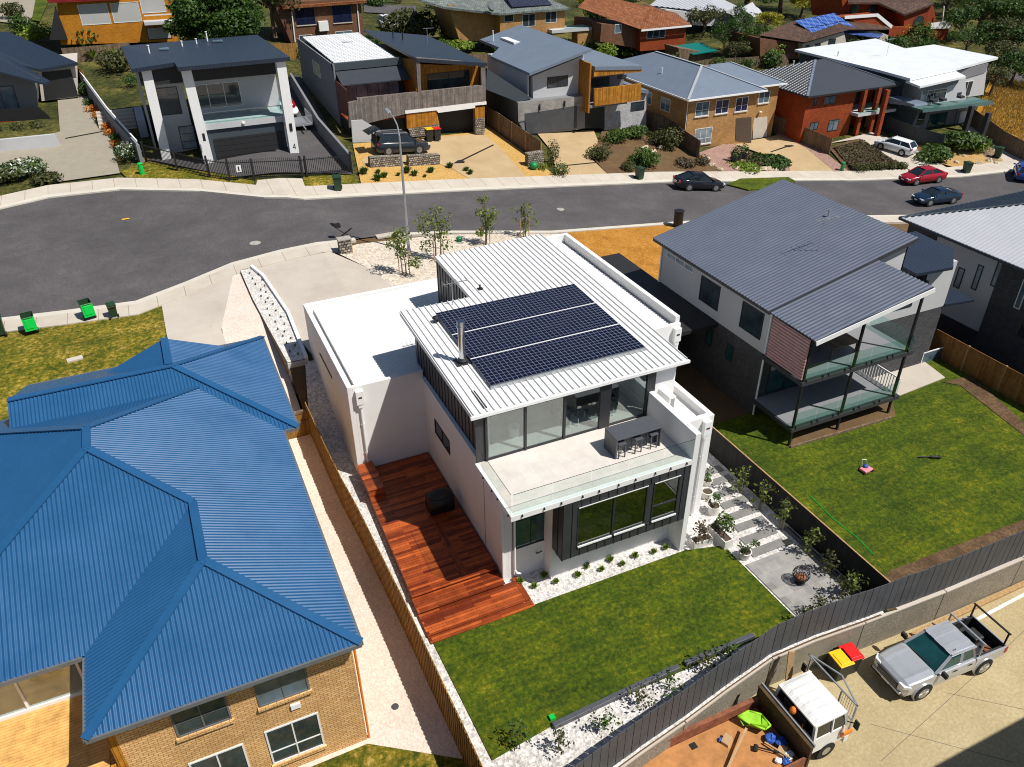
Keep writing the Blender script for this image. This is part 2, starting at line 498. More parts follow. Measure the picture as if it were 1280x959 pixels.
plain('car_black', (.006,.008,.014,1), .12, var=.1, spec=.8)
plain('car_dark_blue', (.006,.022,.05,1), .12, var=.1, spec=.8)
plain('car_red', (.32,.006,.018,1), .15, var=.06, spec=.8)
plain('car_blue', (.01,.05,.30,1), .15, var=.08, spec=.8)
plain('car_white', (.74,.76,.78,1), .2, var=.03, spec=.7)
plain('car_silver', (.52,.54,.58,1), .22, .45, var=.05)
plain('car_slate', (.018,.024,.032,1), .15, var=.1, spec=.8)
plain('truck_white', (.74,.74,.72,1), .4, var=.06, scale=3)
plain('joint_line', (.20,.17,.12,1), .9)
plain('tile_light', (.55,.50,.44,1), .7, var=.06)
darkglass('window_glass', (.03,.045,.055,1))
darkglass('window_teal', (.02,.07,.075,1))
darkglass('window_sky', (.10,.15,.19,1), .08)
plain('window_blind', (.46,.46,.45,1), .35, var=.04, scale=.4)
darkglass('window_navy', (.012,.018,.05,1), .1)
darkglass('window_curtain', (.26,.31,.35,1), .12)
darkglass('car_glass', (.012,.02,.024,1), .03)
darkglass('car_glass_teal', (.01,.06,.065,1), .03)
glassmat("clear_glass", (.95,.985,.975,1), .03)
glassmat('door_glass', (.84,.90,.90,1), .16)
glassmat('box_glass', (.34,.36,.33,1), .16)
glassmat('teal_glass', (.80,.92,.90,1), .05)
# ground
ground('asphalt', [(.30, rgb(72,69,71,.84)), (.5, rgb(90,87,89,.86)), (.62, rgb(104,100,100,.88)), (.72, rgb(140,132,124,.9))], .22, 7, .46, .9, .3, .01)
ground('concrete_path', [(.25, rgb(188,177,162,.82)), (.5, rgb(209,199,185,.82)), (.75, rgb(224,215,203,.82))], .5, 20, .3, .9, .15, .01)
ground('concrete_grey', [(.25, rgb(188,176,164,.8)), (.5, rgb(206,196,184,.8)), (.75, rgb(218,208,196,.8))], .35, 18, .25, .9, .12, .01)
ground('kerb_concrete', [(.25, rgb(206,198,184,.8)), (.75, rgb(230,224,212,.82))], .8, 20, .3, .85, .12, .01)
ground('aggregate_concrete', [(.25, rgb(164,148,112,.78)), (.47, rgb(188,170,130,.8)), (.6, rgb(206,190,150,.82))], .3, 8, .55, .95, .3, .01)
ground('pebble_drive', [(.25, rgb(146,138,122,.8)), (.5, rgb(166,158,142,.8)), (.75, rgb(186,178,160,.8))], 1.2, 26, .6, .95, .4, .01)
ground('tan_concrete', [(.25, rgb(176,150,112,.8)), (.5, rgb(196,170,130,.8)), (.75, rgb(212,188,148,.8))], .4, 22, .3, .95, .2, .01)
ground('lawn_green', [(.30, rgb(32,50,2,.78)), (.45, rgb(60,82,3,.82)), (.57, rgb(94,106,6,.84)), (.70, rgb(160,140,34,.88))], .40, 5.5, .62, .95, 1.0, .07)
ground('lawn_patchy', [(.33, rgb(44,58,6,.8)), (.45, rgb(86,94,12,.84)), (.55, rgb(138,122,34,.86)), (.66, rgb(196,168,100,.88))], .5, 4.0, .55, .95, 1.0, .07)
ground('lawn_dry', [(.32, rgb(140,92,24,.8)), (.5, rgb(184,126,46,.85)), (.66, rgb(208,156,78,.88))], .6, 5, .6, .95, .8, .05)
ground('grass_golden', [(.25, rgb(120,84,18,.78)), (.5, rgb(180,130,36,.8)), (.75, rgb(204,160,70,.8))], .5, 10, .5, .95, .9, .1)
ground('white_gravel', [(.3, rgb(222,216,210,.92)), (.7, rgb(250,246,242,.92))], .6, 20, .4, .95, .8, .03, (11, .42, 1.05))
ground('cream_gravel', [(.3, rgb(218,202,182,.85)), (.7, rgb(240,228,212,.88))], .5, 24, .4, .95, .8, .03, (8, .55, 1.1))
ground('sandy_strip', [(.3, rgb(224,206,190,.86)), (.7, rgb(244,230,218,.88))], .5, 20, .4, .95, .4, .02, (16, .75, 1.08))
ground('yellow_gravel', [(.3, rgb(206,160,84,.8)), (.7, rgb(224,184,112,.82))], .6, 22, .5, .95, .6, .03, (9, .65, 1.1))
ground('pink_gravel', [(.3, rgb(164,128,116,.8)), (.7, rgb(196,160,146,.8))], .6, 22, .5, .95, .6, .03, (9, .6, 1.1))
ground('mulch', [(.32, rgb(62,46,34,.8)), (.5, rgb(100,78,56,.82)), (.68, rgb(146,116,84,.84))], 1.0, 6, .5, .95, .9, .05)
ground('garden_soil', [(.25, rgb(84,62,44,.8)), (.5, rgb(112,88,60,.8)), (.75, rgb(140,116,80,.8))], .8, 12, .5, .95, .8, .04)
ground('scrub_ground', [(.34, rgb(28,38,12,.75)), (.47, rgb(58,64,22,.8)), (.57, rgb(104,98,44,.8)), (.7, rgb(160,136,88,.82))], .14, 1.6, .5, .95, .8, .1)
ground('sandstone_cut', [(.25, rgb(176,132,76,.8)), (.5, rgb(206,166,104,.82)), (.75, rgb(226,196,146,.82))], .8, 6, .5, .95, .9, .15)
mt = MATS['concrete_path']; tt = mt.node_tree; bs = tt.nodes['Principled BSDF']; src = bs.inputs['Base Color'].links[0].from_socket
tcn = tt.nodes.new('ShaderNodeTexCoord'); sx = tt.nodes.new('ShaderNodeSeparateXYZ'); tt.links.new(tcn.outputs['Object'], sx.inputs[0])
md = tt.nodes.new('ShaderNodeMath'); md.operation = 'PINGPONG'; md.inputs[1].default_value = .9; tt.links.new(sx.outputs[0], md.inputs[0])
lt = tt.nodes.new('ShaderNodeMath'); lt.operation = 'LESS_THAN'; lt.inputs[1].default_value = .025; tt.links.new(md.outputs[0], lt.inputs[0])
mxn = tt.nodes.new('ShaderNodeMix'); mxn.data_type = 'RGBA'; mxn.blend_type = 'MULTIPLY'; tt.links.new(lt.outputs[0], mxn.inputs[0]); tt.links.new(src, mxn.inputs[6]); mxn.inputs[7].default_value = (.6,.58,.55,1); tt.links.new(mxn.outputs[2], bs.inputs['Base Color'])
t = NT('patio_paving')
b = t.n('ShaderNodeTexBrick'); t.l(t.co('UV'), b.inputs['Vector'])
b.inputs['Color1'].default_value = rgb(150,148,146,.8); b.inputs['Color2'].default_value = rgb(176,174,170,.82); b.inputs['Mortar'].default_value = rgb(186,180,170,.8)
b.inputs['Scale'].default_value = 1; b.inputs['Brick Width'].default_value = .9; b.inputs['Row Height'].default_value = .45; b.inputs['Mortar Size'].default_value = .012
t.base(t.mix(1.0, b.outputs['Color'], t.ramp(t.noise(1.6, 6, .7), [(.3, W(.75)), (.7, W(1.12))]), 'MULTIPLY')); t.done(.8, 0, .3)
plain('paver', rgb(136,135,132,.8), .85, var=.16, scale=2.5, bump=.15)
# walls / roofs
brick('brick_cream', rgb(214,168,110,.95), rgb(238,196,138,.95), rgb(170,124,74,.85), .25, .10, .012)
brick('brick_orange', rgb(200,128,28,.8), rgb(222,150,40,.8), rgb(170,110,40,.75), .25, .10, .012)
brick('brick_blonde', rgb(182,136,82,.85), rgb(206,162,106,.85), rgb(150,112,70,.78), .25, .10, .012)
brick('brick_red', rgb(150,62,26,.85), rgb(176,80,36,.85), rgb(120,56,30,.75), .25, .10, .012)
brick('brick_brown', rgb(116,78,56,.8), rgb(140,98,72,.8), rgb(110,84,66,.75), .25, .10, .012)
brick('brick_dark', (.022,.020,.021,1), (.045,.042,.042,1), (.03,.028,.028,1), .25, .10, .012)
brick('brick_charcoal', (.060,.060,.066,1), (.095,.095,.10,1), (.05,.05,.055,1), .25, .10, .012)
brick('block_grey', (.26,.25,.24,1), (.34,.33,.31,1), (.24,.23,.22,1), .4, .2, .01)
brick('gabion', rgb(206,194,176,.85), rgb(130,120,110,.8), (.04,.035,.03,1), .26, .2, .03)
boards('deck_boards', rgb(112,42,18,.85), rgb(196,98,46,.92), (.03,.012,.006,1), .14, 0, 2.2, .42)
boards('deck_boards_across', rgb(120,48,20,.85), rgb(160,78,38,.9), (.03,.012,.006,1), .14, 1, 2.2, .42)
boards('boards_tan', rgb(226,176,104,.9), rgb(230,182,110,.92), rgb(176,126,64,.8), .12, 0, 40, .6)
boards('timber_grey', rgb(118,110,106,.75), rgb(156,146,140,.78), rgb(60,54,52,.6), .11, 1, 6, .8)
boards('timber_honey', rgb(166,106,26,.8), rgb(204,142,48,.85), rgb(74,42,8,.6), .13, 1, 6, .6)
boards('fence_brown', rgb(150,106,54,.75), rgb(182,134,76,.78), rgb(70,44,20,.6), .13, 1, 6, .8)
boards('fence_yellow', rgb(140,104,48,.8), rgb(174,132,66,.82), rgb(84,54,12,.6), .13, 1, 6, .8)
boards('fence_weathered', rgb(116,98,80,.75), rgb(150,128,104,.78), rgb(60,48,38,.6), .13, 1, 6, .85)
boards('fence_black', (.012,.012,.012,1), (.022,.021,.02,1), (.004,.004,.004,1), .13, 1, 6, .85)
boards('weatherboard', (.45,.46,.48,1), (.49,.50,.52,1), (.2,.2,.22,1), .18, 0, 9, .7)
plain('fence_slate', (.060,.064,.072,1), .6, var=.18, scale=1.5)
plain('fence_navy', (.03,.045,.055,1), .5, var=.12)
plain('grey_render', (.20,.205,.22,1), .85, var=.06, scale=.6)
plain('light_render', (.50,.505,.52,1), .85, var=.05, scale=.6)
plain('navy_render', (.045,.06,.075,1), .7, var=.08)
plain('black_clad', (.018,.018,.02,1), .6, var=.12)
ribbed_mat('seam_dark', (.028,.030,.035,1), .33, .45, .9, .1)
plain('screen_pink', (.52,.30,.29,1), .6, var=.1)
ribbed_mat('shed_red', rgb(112,52,42,.75), .2, .6, .6)
roofmetal('roof_white', (.72,.72,.71,1), .45)
roofmetal('roof_blue', (.016,.088,.215,1), .36, var=.12)
roofmetal('roof_slate', (.105,.122,.165,1), .32)
roofmetal('roof_lightgrey', (.47,.48,.52,1), .35)
ribbed_mat('roof_navy', (.018,.028,.048,1), .3, .4, .5)
ribbed_mat('roof_bluegrey', (.16,.20,.26,1), .3, .42, .4)
ribbed_mat('roof_charcoal', (.045,.052,.065,1), .3, .42, .6)
ribbed_mat('roof_pale', (.40,.42,.45,1), .4, .4, .5)
ribbed_mat('roof_offwhite', (.72,.75,.78,1), .5, .45, .25)
ribbed_mat('roof_teal', (.0,.15,.13,1), .4, .45, .6)
tilemat('tile_terracotta', rgb(136,80,48,.8), rgb(166,104,66,.82), rgb(70,34,18,.6))
tilemat('tile_brown', rgb(84,62,52,.8), rgb(110,82,68,.8), rgb(44,32,28,.6))
tilemat('tile_greygreen', rgb(112,122,120,.8), rgb(140,148,144,.8), rgb(60,68,68,.6))
tilemat('tile_red', rgb(150,30,36,.8), rgb(170,44,48,.8), rgb(80,16,18,.6))
# exposed-aggregate wall
ground('aggregate_wall', [(.3, rgb(104,98,88,.85)), (.5, rgb(140,132,118,.9)), (.66, rgb(176,168,150,.9))], 1.0, 14, .8, .95, .4, .01)
# solar cells
t = NT('solar_cells')
b = t.n('ShaderNodeTexBrick'); b.offset = 0.0; t.l(t.co('UV'), b.inputs['Vector'])
b.inputs['Color1'].default_value = (.004,.006,.022,1); b.inputs['Color2'].default_value = (.007,.009,.030,1); b.inputs['Mortar'].default_value = (.20,.22,.27,1)
b.inputs['Scale'].default_value = 1; b.inputs['Brick Width'].default_value = .2125; b.inputs['Row Height'].default_value = .2186; b.inputs['Mortar Size'].default_value = .0085; b.inputs['Mortar Smooth'].default_value = .2
t.base(b.outputs['Color']); t.done(.12, 0, .35)
t = NT('solar_blue')
b = t.n('ShaderNodeTexBrick'); b.offset = 0.0; t.l(t.co('UV'), b.inputs['Vector'])
b.inputs['Color1'].default_value = (.01,.06,.32,1); b.inputs['Color2'].default_value = (.02,.08,.38,1); b.inputs['Mortar'].default_value = (.4,.5,.6,1)
b.inputs['Scale'].default_value = 1; b.inputs['Brick Width'].default_value = 1.0; b.inputs['Row Height'].default_value = .35; b.inputs['Mortar Size'].default_value = .02
t.base(b.outputs['Color']); t.done(.2, 0, .5)
# foliage
leafmat('leaf_dark', (.018,.042,.007,1), (.042,.095,.014,1), (.085,.15,.025,1))
leafmat('leaf_mid', (.025,.055,.008,1), (.06,.12,.018,1), (.11,.17,.03,1))
leafmat('leaf_olive', (.035,.045,.012,1), (.075,.085,.025,1), (.13,.13,.05,1))
leafmat('leaf_bright', (.07,.12,.01,1), (.16,.24,.02,1), (.28,.34,.05,1))
leafmat('leaf_yellow', (.16,.16,.01,1), (.30,.28,.02,1), (.42,.38,.05,1))
leafmat('leaf_gum', (.06,.09,.015,1), (.13,.18,.03,1), (.22,.27,.06,1))
leafmat('leaf_flowering', (.03,.06,.01,1), (.07,.12,.02,1), (.85,.85,.80,1))
leafmat('leaf_brown', (.06,.045,.025,1), (.10,.075,.04,1), (.14,.12,.06,1))
leafmat('leaf_grass', (.16,.11,.02,1), (.30,.20,.05,1), (.40,.30,.10,1))
leafmat('petal_white', (.6,.6,.55,1), (.75,.75,.7,1))
leafmat('petal_orange', (.45,.14,.02,1), (.6,.25,.03,1), (.3,.08,.02,1))
leafmat('petal_purple', (.12,.08,.35,1), (.2,.12,.45,1))
m_ = MATS
# ---------------------------------------------------------------- the ground
for nm in ('lawn_green', 'lawn_patchy'):
    mt = MATS[nm]; tt = mt.node_tree; bs = tt.nodes['Principled BSDF']; src = bs.inputs['Base Color'].links[0].from_socket
    tcn = tt.nodes.new('ShaderNodeTexCoord'); mp = tt.nodes.new('ShaderNodeMapping'); mp.inputs['Scale'].default_value = (.35,1.9,1); mp.inputs['Rotation'].default_value = (0,0,.06); tt.links.new(tcn.outputs['Object'], mp.inputs[0])
    nz = tt.nodes.new('ShaderNodeTexNoise'); nz.inputs['Scale'].default_value = 1.0; nz.inputs['Detail'].default_value = 7; nz.inputs['Roughness'].default_value = .75; tt.links.new(mp.outputs[0], nz.inputs['Vector'])
    cr = tt.nodes.new('ShaderNodeValToRGB'); cr.color_ramp.elements[0].position = .36; cr.color_ramp.elements[0].color = (.62,.66,.6,1); cr.color_ramp.elements[1].position = .64; cr.color_ramp.elements[1].color = (1.25,1.2,1.1,1); tt.links.new(nz.outputs['Fac'], cr.inputs[0])
    mxn = tt.nodes.new('ShaderNodeMix'); mxn.data_type = 'RGBA'; mxn.blend_type = 'MULTIPLY'; mxn.inputs[0].default_value = 1; tt.links.new(src, mxn.inputs[6]); tt.links.new(cr.outputs[0], mxn.inputs[7]); tt.links.new(mxn.outputs[2], bs.inputs['Base Color'])
def gl(X, Y): return g(min(X, 4.39), Y)
def gr(X, Y): return g(max(X, 4.4), Y)
def up(X, Y): return g(X, max(Y, yi(WL, X)+.001))
wl_in = lambda a, b: [(x, yi(WL, x)) for x in [a]+[p[0] for p in WL if a < p[0] < b]+[b]]
m_ground = lambda n, xy, off, mat, **k: drape(n, xy, off, m_[mat], **k)
tag(m_ground('ground', [(-70,-8),(120,-8),(120,14.6),(90,13.4)]+wl_in(-60,90)[::-1][1:]+[(-70,-6)], -.12, 'garden_soil', step=4, fn=lambda X,Y: -2.0), 'bare earth below the retaining wall', 'ground')
tag(m_ground('ground', wl_in(-60,5.22)+[(5.18,16),(5.08,22),(4.88,28),(4.58,33),(4.4,37),(4.4,70),(-60,70)], -.12, 'garden_soil', fn=lambda X,Y: gl(X, max(Y, yi(WL,X)+.001))), 'bare earth under the blue roofed lot and the left half of the street', 'ground')
tag(m_ground('ground', wl_in(5.26,90)+[(160,20),(160,70),(4.4,70),(4.41,37),(4.62,33),(4.92,28),(5.12,22),(5.22,16)], -.12, 'garden_soil', fn=lambda X,Y: gr(X, max(Y, yi(WL,X)+.001))), 'bare earth under the lots right of the brown fence', 'ground')
tag(m_ground('hillside', [(-60,70),(160,70),(160,20),(300,20),(330,120),(300,330),(-80,330),(-100,70)], -.12, 'scrub_ground', step=3), 'scrubby hillside rising behind the street', 'hillside')
knp = [p for p in KN]; ksp = [p for p in KS]
tag(m_ground('road', [(-40,55.2)]+[p for p in ksp[1:-1]]+[(140,44),(150,52)]+knp[::-1][1:-1]+[(-40,62)], 0.0, 'asphalt'), 'grey asphalt street widening into a court at its left end', 'road')
def off_line(T, d, a=-14, b=120):
    xs = sorted(set([a, b]+[p[0] for p in T if a < p[0] < b])); return [(x, yi(T, x)+d) for x in xs]
def strip(name, T, d0, d1, off, mat, a, b, **k):
    return m_ground(name, off_line(T, d0, a, b)+off_line(T, d1, a, b)[::-1], off, mat, **k)
tag(strip('kerb', KN, -.05, .55, .12, 'kerb_concrete', -30, 120, skirt=.2), 'pale concrete kerb along the far side of the street', 'kerb')
tag(strip('footpath', KN, .55, 2.6, .13, 'concrete_path', -30, 120, skirt=.2), 'pale concrete footpath in front of the far houses', 'footpath')
tag(strip('kerb', KS, -.5, .05, .10, 'kerb_concrete', -30, 13.0, skirt=.2), 'pale kerb round the near side of the court', 'kerb')
tag(strip('kerb', KS, -.45, .05, .10, 'kerb_concrete', 15.5, 120, skirt=.2), 'pale kerb along the near side of the street', 'kerb')
tag(strip('footpath', KS, -2.1, -.5, .11, 'concrete_path', -30, 11.5, skirt=.2), 'pale footpath round the near side of the court', 'footpath')
tag(strip('footpath', KS, -2.0, -.45, .08, 'concrete_path', 44, 90, skirt=.2), 'pale footpath behind the grey roofed house', 'footpath')
# main lot
LOT = wl_in(5.26,23.35)+[(23.35,44),(16,44),(14,41),(5.4,41),(4.46,36.5),(4.62,33),(4.92,28),(5.12,22),(5.22,16)]
tag(m_ground('gravel', LOT, 0.0, 'white_gravel', fn=lambda X,Y: gr(X, max(Y, yi(WL,X)+.001))), 'white gravel round the white house', 'gravel')
tag(m_ground('lawn', [(5.95,15.05),(8.3,15.35),(19.8,15.35),(19.7,20.2),(17.95,20.68),(10.0,20.7),(5.8,20.68)], .05, 'lawn_green', skirt=.1), 'green lawn between the deck and the patio', 'lawn')
tag(m_ground('patio', [(19.95,14.6),(23.15,14.6),(23.0,18.8),(19.85,18.8)], .045, 'patio_paving', skirt=.1), 'grey stone patio at the end of the stepping stones', 'patio')
# left lot
tag(m_ground('gravel', wl_in(-14,5.22)+[(5.18,16),(5.08,22),(4.88,28),(4.58,33),(4.39,37),(4.39,50),(3.95,55.3),(2.2,54.8),(1.7,50.5),(1.5,46),(1.8,40),(-14,40)], 0.02, 'sandy_strip', fn=lambda X,Y: gl(X, max(Y, yi(WL,X)+.001))), 'pale gravel path between the blue roofed house and the brown fence', 'gravel')
tag(m_ground('lawn', wl_in(-14,5.2)+[(5.15,15.9),(2.25,17.9),(-14,17.7)], .06, 'lawn_patchy', fn=lambda X,Y: gl(X, max(Y, yi(WL,X)+.001))), 'patchy lawn below the cream brick wall', 'lawn')
tag(m_ground('lawn', off_line(KS, -2.1, -20, -1.6)+[(-1.7,46),(-1.4,38),(-20,38)], .04, 'lawn_patchy', fn=gl), 'patchy front lawn beside the green lidded bins', 'lawn')
tag(m_ground('driveway', off_line(KS, -2.1, -1.6, 3.3)+[(1.5,47),(1.8,40),(-1.7,40)], .05, 'concrete_grey', fn=gl), 'pale concrete driveway of the blue roofed house', 'driveway')
# white house front
tag(m_ground('driveway', off_line(KS, -2.1, 4.6, 10.6)+[(12.6,52),(13.4,47),(13.6,41.5),(5.9,41.5),(5.5,45)], .05, 'concrete_grey', fn=gr), 'pale concrete driveway behind the white house', 'driveway')
tag(m_ground('gravel', [(10.8,56.2),(13,57.2),(17,57.6),(20,57.8),(26,56.9),(30,56),(29.6,53),(26,46),(21,40),(13.6,40),(13.4,47),(12.6,52)], .03, 'cream_gravel', fn=gr), 'cream gravel bed with young trees beside the street', 'gravel')
tag(m_ground('lawn', [(29.9,56.1)]+off_line(KS, -.5, 30.5, 43)+[(42,46),(41.5,41),(29,41),(22,41),(26,46.5),(29.5,53)], .035, 'lawn_dry'), 'dry orange lawn behind the white house', 'lawn')
# grey house lot
tag(m_ground('lawn', wl_in(23.5,44.2)+[(44.2,29.5),(23.5,29.5)], .0, 'lawn_green', fn=up), 'green lawn below the glass balconies', 'lawn')
bed = GP((1106,716),(1190,684),(1280,650),(1300,660),(1300,700),(1110,760))
tag(m_ground('garden_bed', [bed[0],bed[1],bed[2],(46,17.2)]+wl_in(23.5,46)[::-1], .03, 'mulch', fn=up), 'bare brown garden bed along the slate fence', 'garden bed')
tag(m_ground('garden_bed', GP((985,560),(1003,530),(1085,505),(1115,500),(1120,521)), .03, 'garden_soil'), 'bare soil under the raised balcony', 'garden bed')
tag(m_ground('path', [(36.9,27.0),(42.6,27.4),(43.0,29.4),(37.0,29.3)], .05, 'concrete_grey', skirt=.1), 'pale concrete path at the corner of the grey house', 'path')
tag(m_ground('garden_bed', GP((1178,478),(1215,470),(1280,530),(1280,545),(1200,482)), .03, 'mulch'), 'strip of mulch under the brown timber fence', 'garden bed')
tag(m_ground('driveway', [(56,44),(61,44.6),(61,52.3),(54.5,53)], .05, 'concrete_grey'), 'pale driveway in front of the striped grey roof', 'driveway')
# lower yard
tag(m_ground('driveway', [(-12,-8),(80,-8),(80,13.3)]+wl_in(-12,78)[::-1], 0.0, 'aggregate_concrete', step=4, fn=lambda X,Y: -2.0), 'tan concrete yard below the retaining wall', 'driveway')
# yards across the street
Y_ = m_ground
tag(Y_('driveway', GP((72,228),(150,217),(138,172),(110,120),(72,123),(75,165),(0,186),(0,212),(40,205)), .05, 'pebble_drive'), 'pebble driveway at far left', 'driveway')
tag(Y_('driveway', GP((185,200),(300,222),(440,218),(375,95),(330,100),(345,190),(262,203),(208,196)), .05, 'asphalt'), 'dark sealed driveway behind the black picket fence', 'driveway')
tag(Y_('driveway', GP((319,236),(382,236),(378,224),(322,226)), .06, 'concrete_path'), 'short pale crossing at the black picket fence', 'driveway')
tag(Y_('lawn', GP((150,215),(185,203),(300,222),(318,226),(316,237),(160,224)), .05, 'lawn_patchy'), 'patchy verge outside the black picket fence', 'lawn')
tag(Y_('lawn', GP((380,236),(451,234),(442,219),(379,221)), .05, 'lawn_patchy'), 'patchy verge beside the black picket fence', 'lawn')
tag(Y_('gravel', GP((441,180),(452,233),(690,226),(700,224),(605,155),(600,165),(470,178)), .03, 'yellow_gravel'), 'yellow gravel yard of the timber house', 'gravel')
tag(Y_('driveway', GP((536,201),(566,212),(595,229),(662,226),(625,185),(605,168),(548,172),(470,192),(452,200),(455,208)), .06, 'tan_concrete'), 'tan concrete driveway of the timber house', 'driveway')
tag(Y_('driveway', GP((696,223),(762,221),(735,195),(748,178),(742,163),(672,168),(690,190)), .06, 'tan_concrete'), 'tan concrete driveway of the grey and white house', 'driveway')
tag(Y_('garden_bed', GP((762,221),(870,216),(905,216),(905,195),(870,190),(800,150),(752,165),(740,197)), .04, 'garden_soil'), 'dry shrub garden beside the blonde brick house', 'garden bed')
tag(Y_('gravel', GP((872,192),(912,178),(955,200),(1000,205),(1015,219),(905,217)), .06, 'pink_gravel'), 'pink gravel in front of the blonde brick house', 'gravel')
tag(Y_('driveway', GP((915,180),(975,168),(1008,186),(1056,218),(990,221),(985,206),(958,195)), .08, 'tan_concrete'), 'tan concrete driveway of the blonde brick house', 'driveway')
tag(Y_('gravel', GP((968,168),(980,164),(1033,193),(1062,216),(1048,219),(1005,184)), .1, 'pink_gravel'), 'pink gravel strip along the weathered fence', 'gravel')
tag(Y_('garden_bed', GP((1036,185),(1075,172),(1140,205),(1135,214),(1062,217)), .04, 'mulch'), 'dark mulch bed in front of the red brick house', 'garden bed')
tag(Y_('driveway', GP((1035,180),(1090,166),(1135,182),(1190,214),(1140,215),(1075,174)), .07, 'concrete_grey'), 'pale driveway under the white hatchback', 'driveway')
tag(Y_('driveway', GP((1215,150),(1225,158),(1290,200),(1290,214),(1255,212),(1230,196),(1210,165)), .07, 'concrete_grey'), 'pale driveway below the white roofed house', 'driveway')
tag(Y_('garden_bed', GP((1175,205),(1188,183),(1235,180),(1258,206),(1205,213)), .07, 'sandstone_cut'), 'cut sandstone bank beside the dark green bin', 'garden bed')
tag(Y_('grass_verge', GP((908,232),(925,225),(985,223),(994,228),(985,236),(935,239)), .16, 'lawn_green', skirt=.2), 'small green traffic island at the kerb', 'verge')
tag(Y_('grass_slope', GP((1215,150),(1240,95),(1300,100),(1320,190),(1300,195)), .05, 'grass_golden'), 'dry golden grass slope at right', 'grass slope')
tag(Y_('road', GP((1240,95),(1300,112),(1300,100),(1245,86)), .08, 'asphalt'), 'piece of another road beyond the golden slope', 'road')
tag(Y_('road', GP((455,16),(520,20),(520,8),(455,6)), .1, 'asphalt'), 'piece of the upper street behind the brown brick house', 'road')
tag(Y_('yard', GP((0,28),(32,32),(60,0),(0,-10)), .1, 'pebble_drive'), 'pale gravel yard at the top left corner', 'yard')
tag(Y_('lawn', GP((40,26),(50,28),(62,0),(46,-2)), .14, 'lawn_green'), 'strip of green lawn at the top left', 'lawn')
# ================================================================ the white house
m_ = MATS
hs = T('white_house', 'modern white rendered house with ribbed white roof, solar panels and glass balcony', 'house', (9.7, 22.7, 0))
# garage block
m = M()
m.box((5.92,32.07,-.1),(6.17,41.75,5.43)); m.box((6.17,41.5,-.1),(14.2,41.75,5.43))
m.box((6.17,32.07,-.1),(9.72,32.27,5.40)); m.box((13.95,38.9,-.1),(14.2,41.5,5.3))
m.box((6.17,32.27,4.6),(9.9,41.5,4.85))
gw = m.build('garage_wall', m_['render_white'], hs, bevel=.012)
m = M(); ribs(m, [(6.42,32.27,5.08),(9.9,32.27,5.22),(9.9,41.5,5.22),(6.42,41.5,5.08)], .24, .032, 'trap')
ribs(m, [(9.9,33.3,5.22),(13.95,33.3,5.36),(13.95,41.5,5.36),(9.9,41.5,5.22)], .24, .032, 'trap')
m.box((6.42,32.27,4.9),(6.44,41.5,5.07))
m.build('garage_roof', m_['roof_white'], hs)
m = M(); m.box((6.19,32.4,4.86),(6.41,41.4,4.9)); m.build('gutter', m_['galvanised'], hs)
wx(hs, 5.92, (400,441), (415.5,473.5), cols=1, fm='frame_dark', gm='window_glass', fw=.05)
def rainhead(x, y, z, zb, foot=True):
    m = M(); m.box((x-.19,y-.22,z-.75),(x+.19,y-.01,z)); m.box((x-.12,y-.19,z-.95),(x+.12,y-.01,z-.75))
    r = m.build('rainhead', m_['trim_white'], hs, bevel=.01)
    m = M(); m.box((x-.09,y-.232,z-.38),(x+.09,y-.222,z-.3)); m.build('overflow_slot', m_['frame_dark'], r)
    m = M(); m.cyl((x,y-.09,zb),(x,y-.09,z-.9),.055); m.box((x-.09,y-.1,zb+1.0),(x+.09,y-.005,zb+1.06)); m.box((x-.09,y-.1,z-2.0),(x+.09,y-.005,z-1.94)); m.build('downpipe', m_['trim_white'], hs, smooth=False)
rainhead(6.45, 32.07, 5.2, .48)
# lower storey
m = M()
m.box((9.70,22.45,-.1),(9.95,32.9,5.0)); m.box((9.95,22.45,-.1),(17.68,22.70,5.0)); m.box((11.63,21.7,-.1),(17.68,22.45,5.0))
m.box((17.95,22.55,-.1),(20.05,22.80,5.75)); m.box((19.80,22.8,-.1),(20.05,28.0,5.75))
m.box((18.0,22.8,5.2),(19.8,28.0,5.35))
m.box((9.72,33.0,-.1),(9.95,38.8,5.1)); m.box((9.95,38.5,0),(19.8,38.75,5.1))
m.build('lower_wall', m_['render_white'], hs, bevel=.01)
m = M(); ribs(m, [(17.95,22.8,5.58),(19.45,22.8,5.48),(19.45,27.9,5.48),(17.95,27.9,5.58)], .2, .03, 'trap'); m.box((17.97,22.82,5.36),(19.45,27.9,5.45)); m.build('side_roof', m_['roof_white'], hs)
rainhead(19.62, 22.55, 5.6, .2)
m = M(); m.box((18.2,22.50,.15),(18.5,22.549,2.0)); m.build('side_hatch', m_['tile_light'], hs)
wx(hs, 9.70, (543.5,523), (563,569), cols=2, fm='frame_dark', gm='window_glass', fw=.05)
wy(hs, 22.45, (640.3,653), (686,672.6), cols=2, fm='frame_dark', gm='window_teal', fw=.05)
m = M(); m.box((9.64,22.38,.1),(9.70,22.45,4.98)); m.build('corner_trim', m_['trim_white'], hs)
m = M(); m.cyl((10.2,22.36,.55),(10.2,22.36,4.98),.05); m.tube([(10.2,22.36,.6),(10.28,22.3,.42),(10.45,22.26,.38)],.05,8); m.build('downpipe', m_['trim_white'], hs)
m = M(); m.tube([(11.25,22.44,1.15),(11.25,22.34,1.15),(11.5,22.34,1.2)],.025,6); m.build('tap', m_['black_metal'], hs)
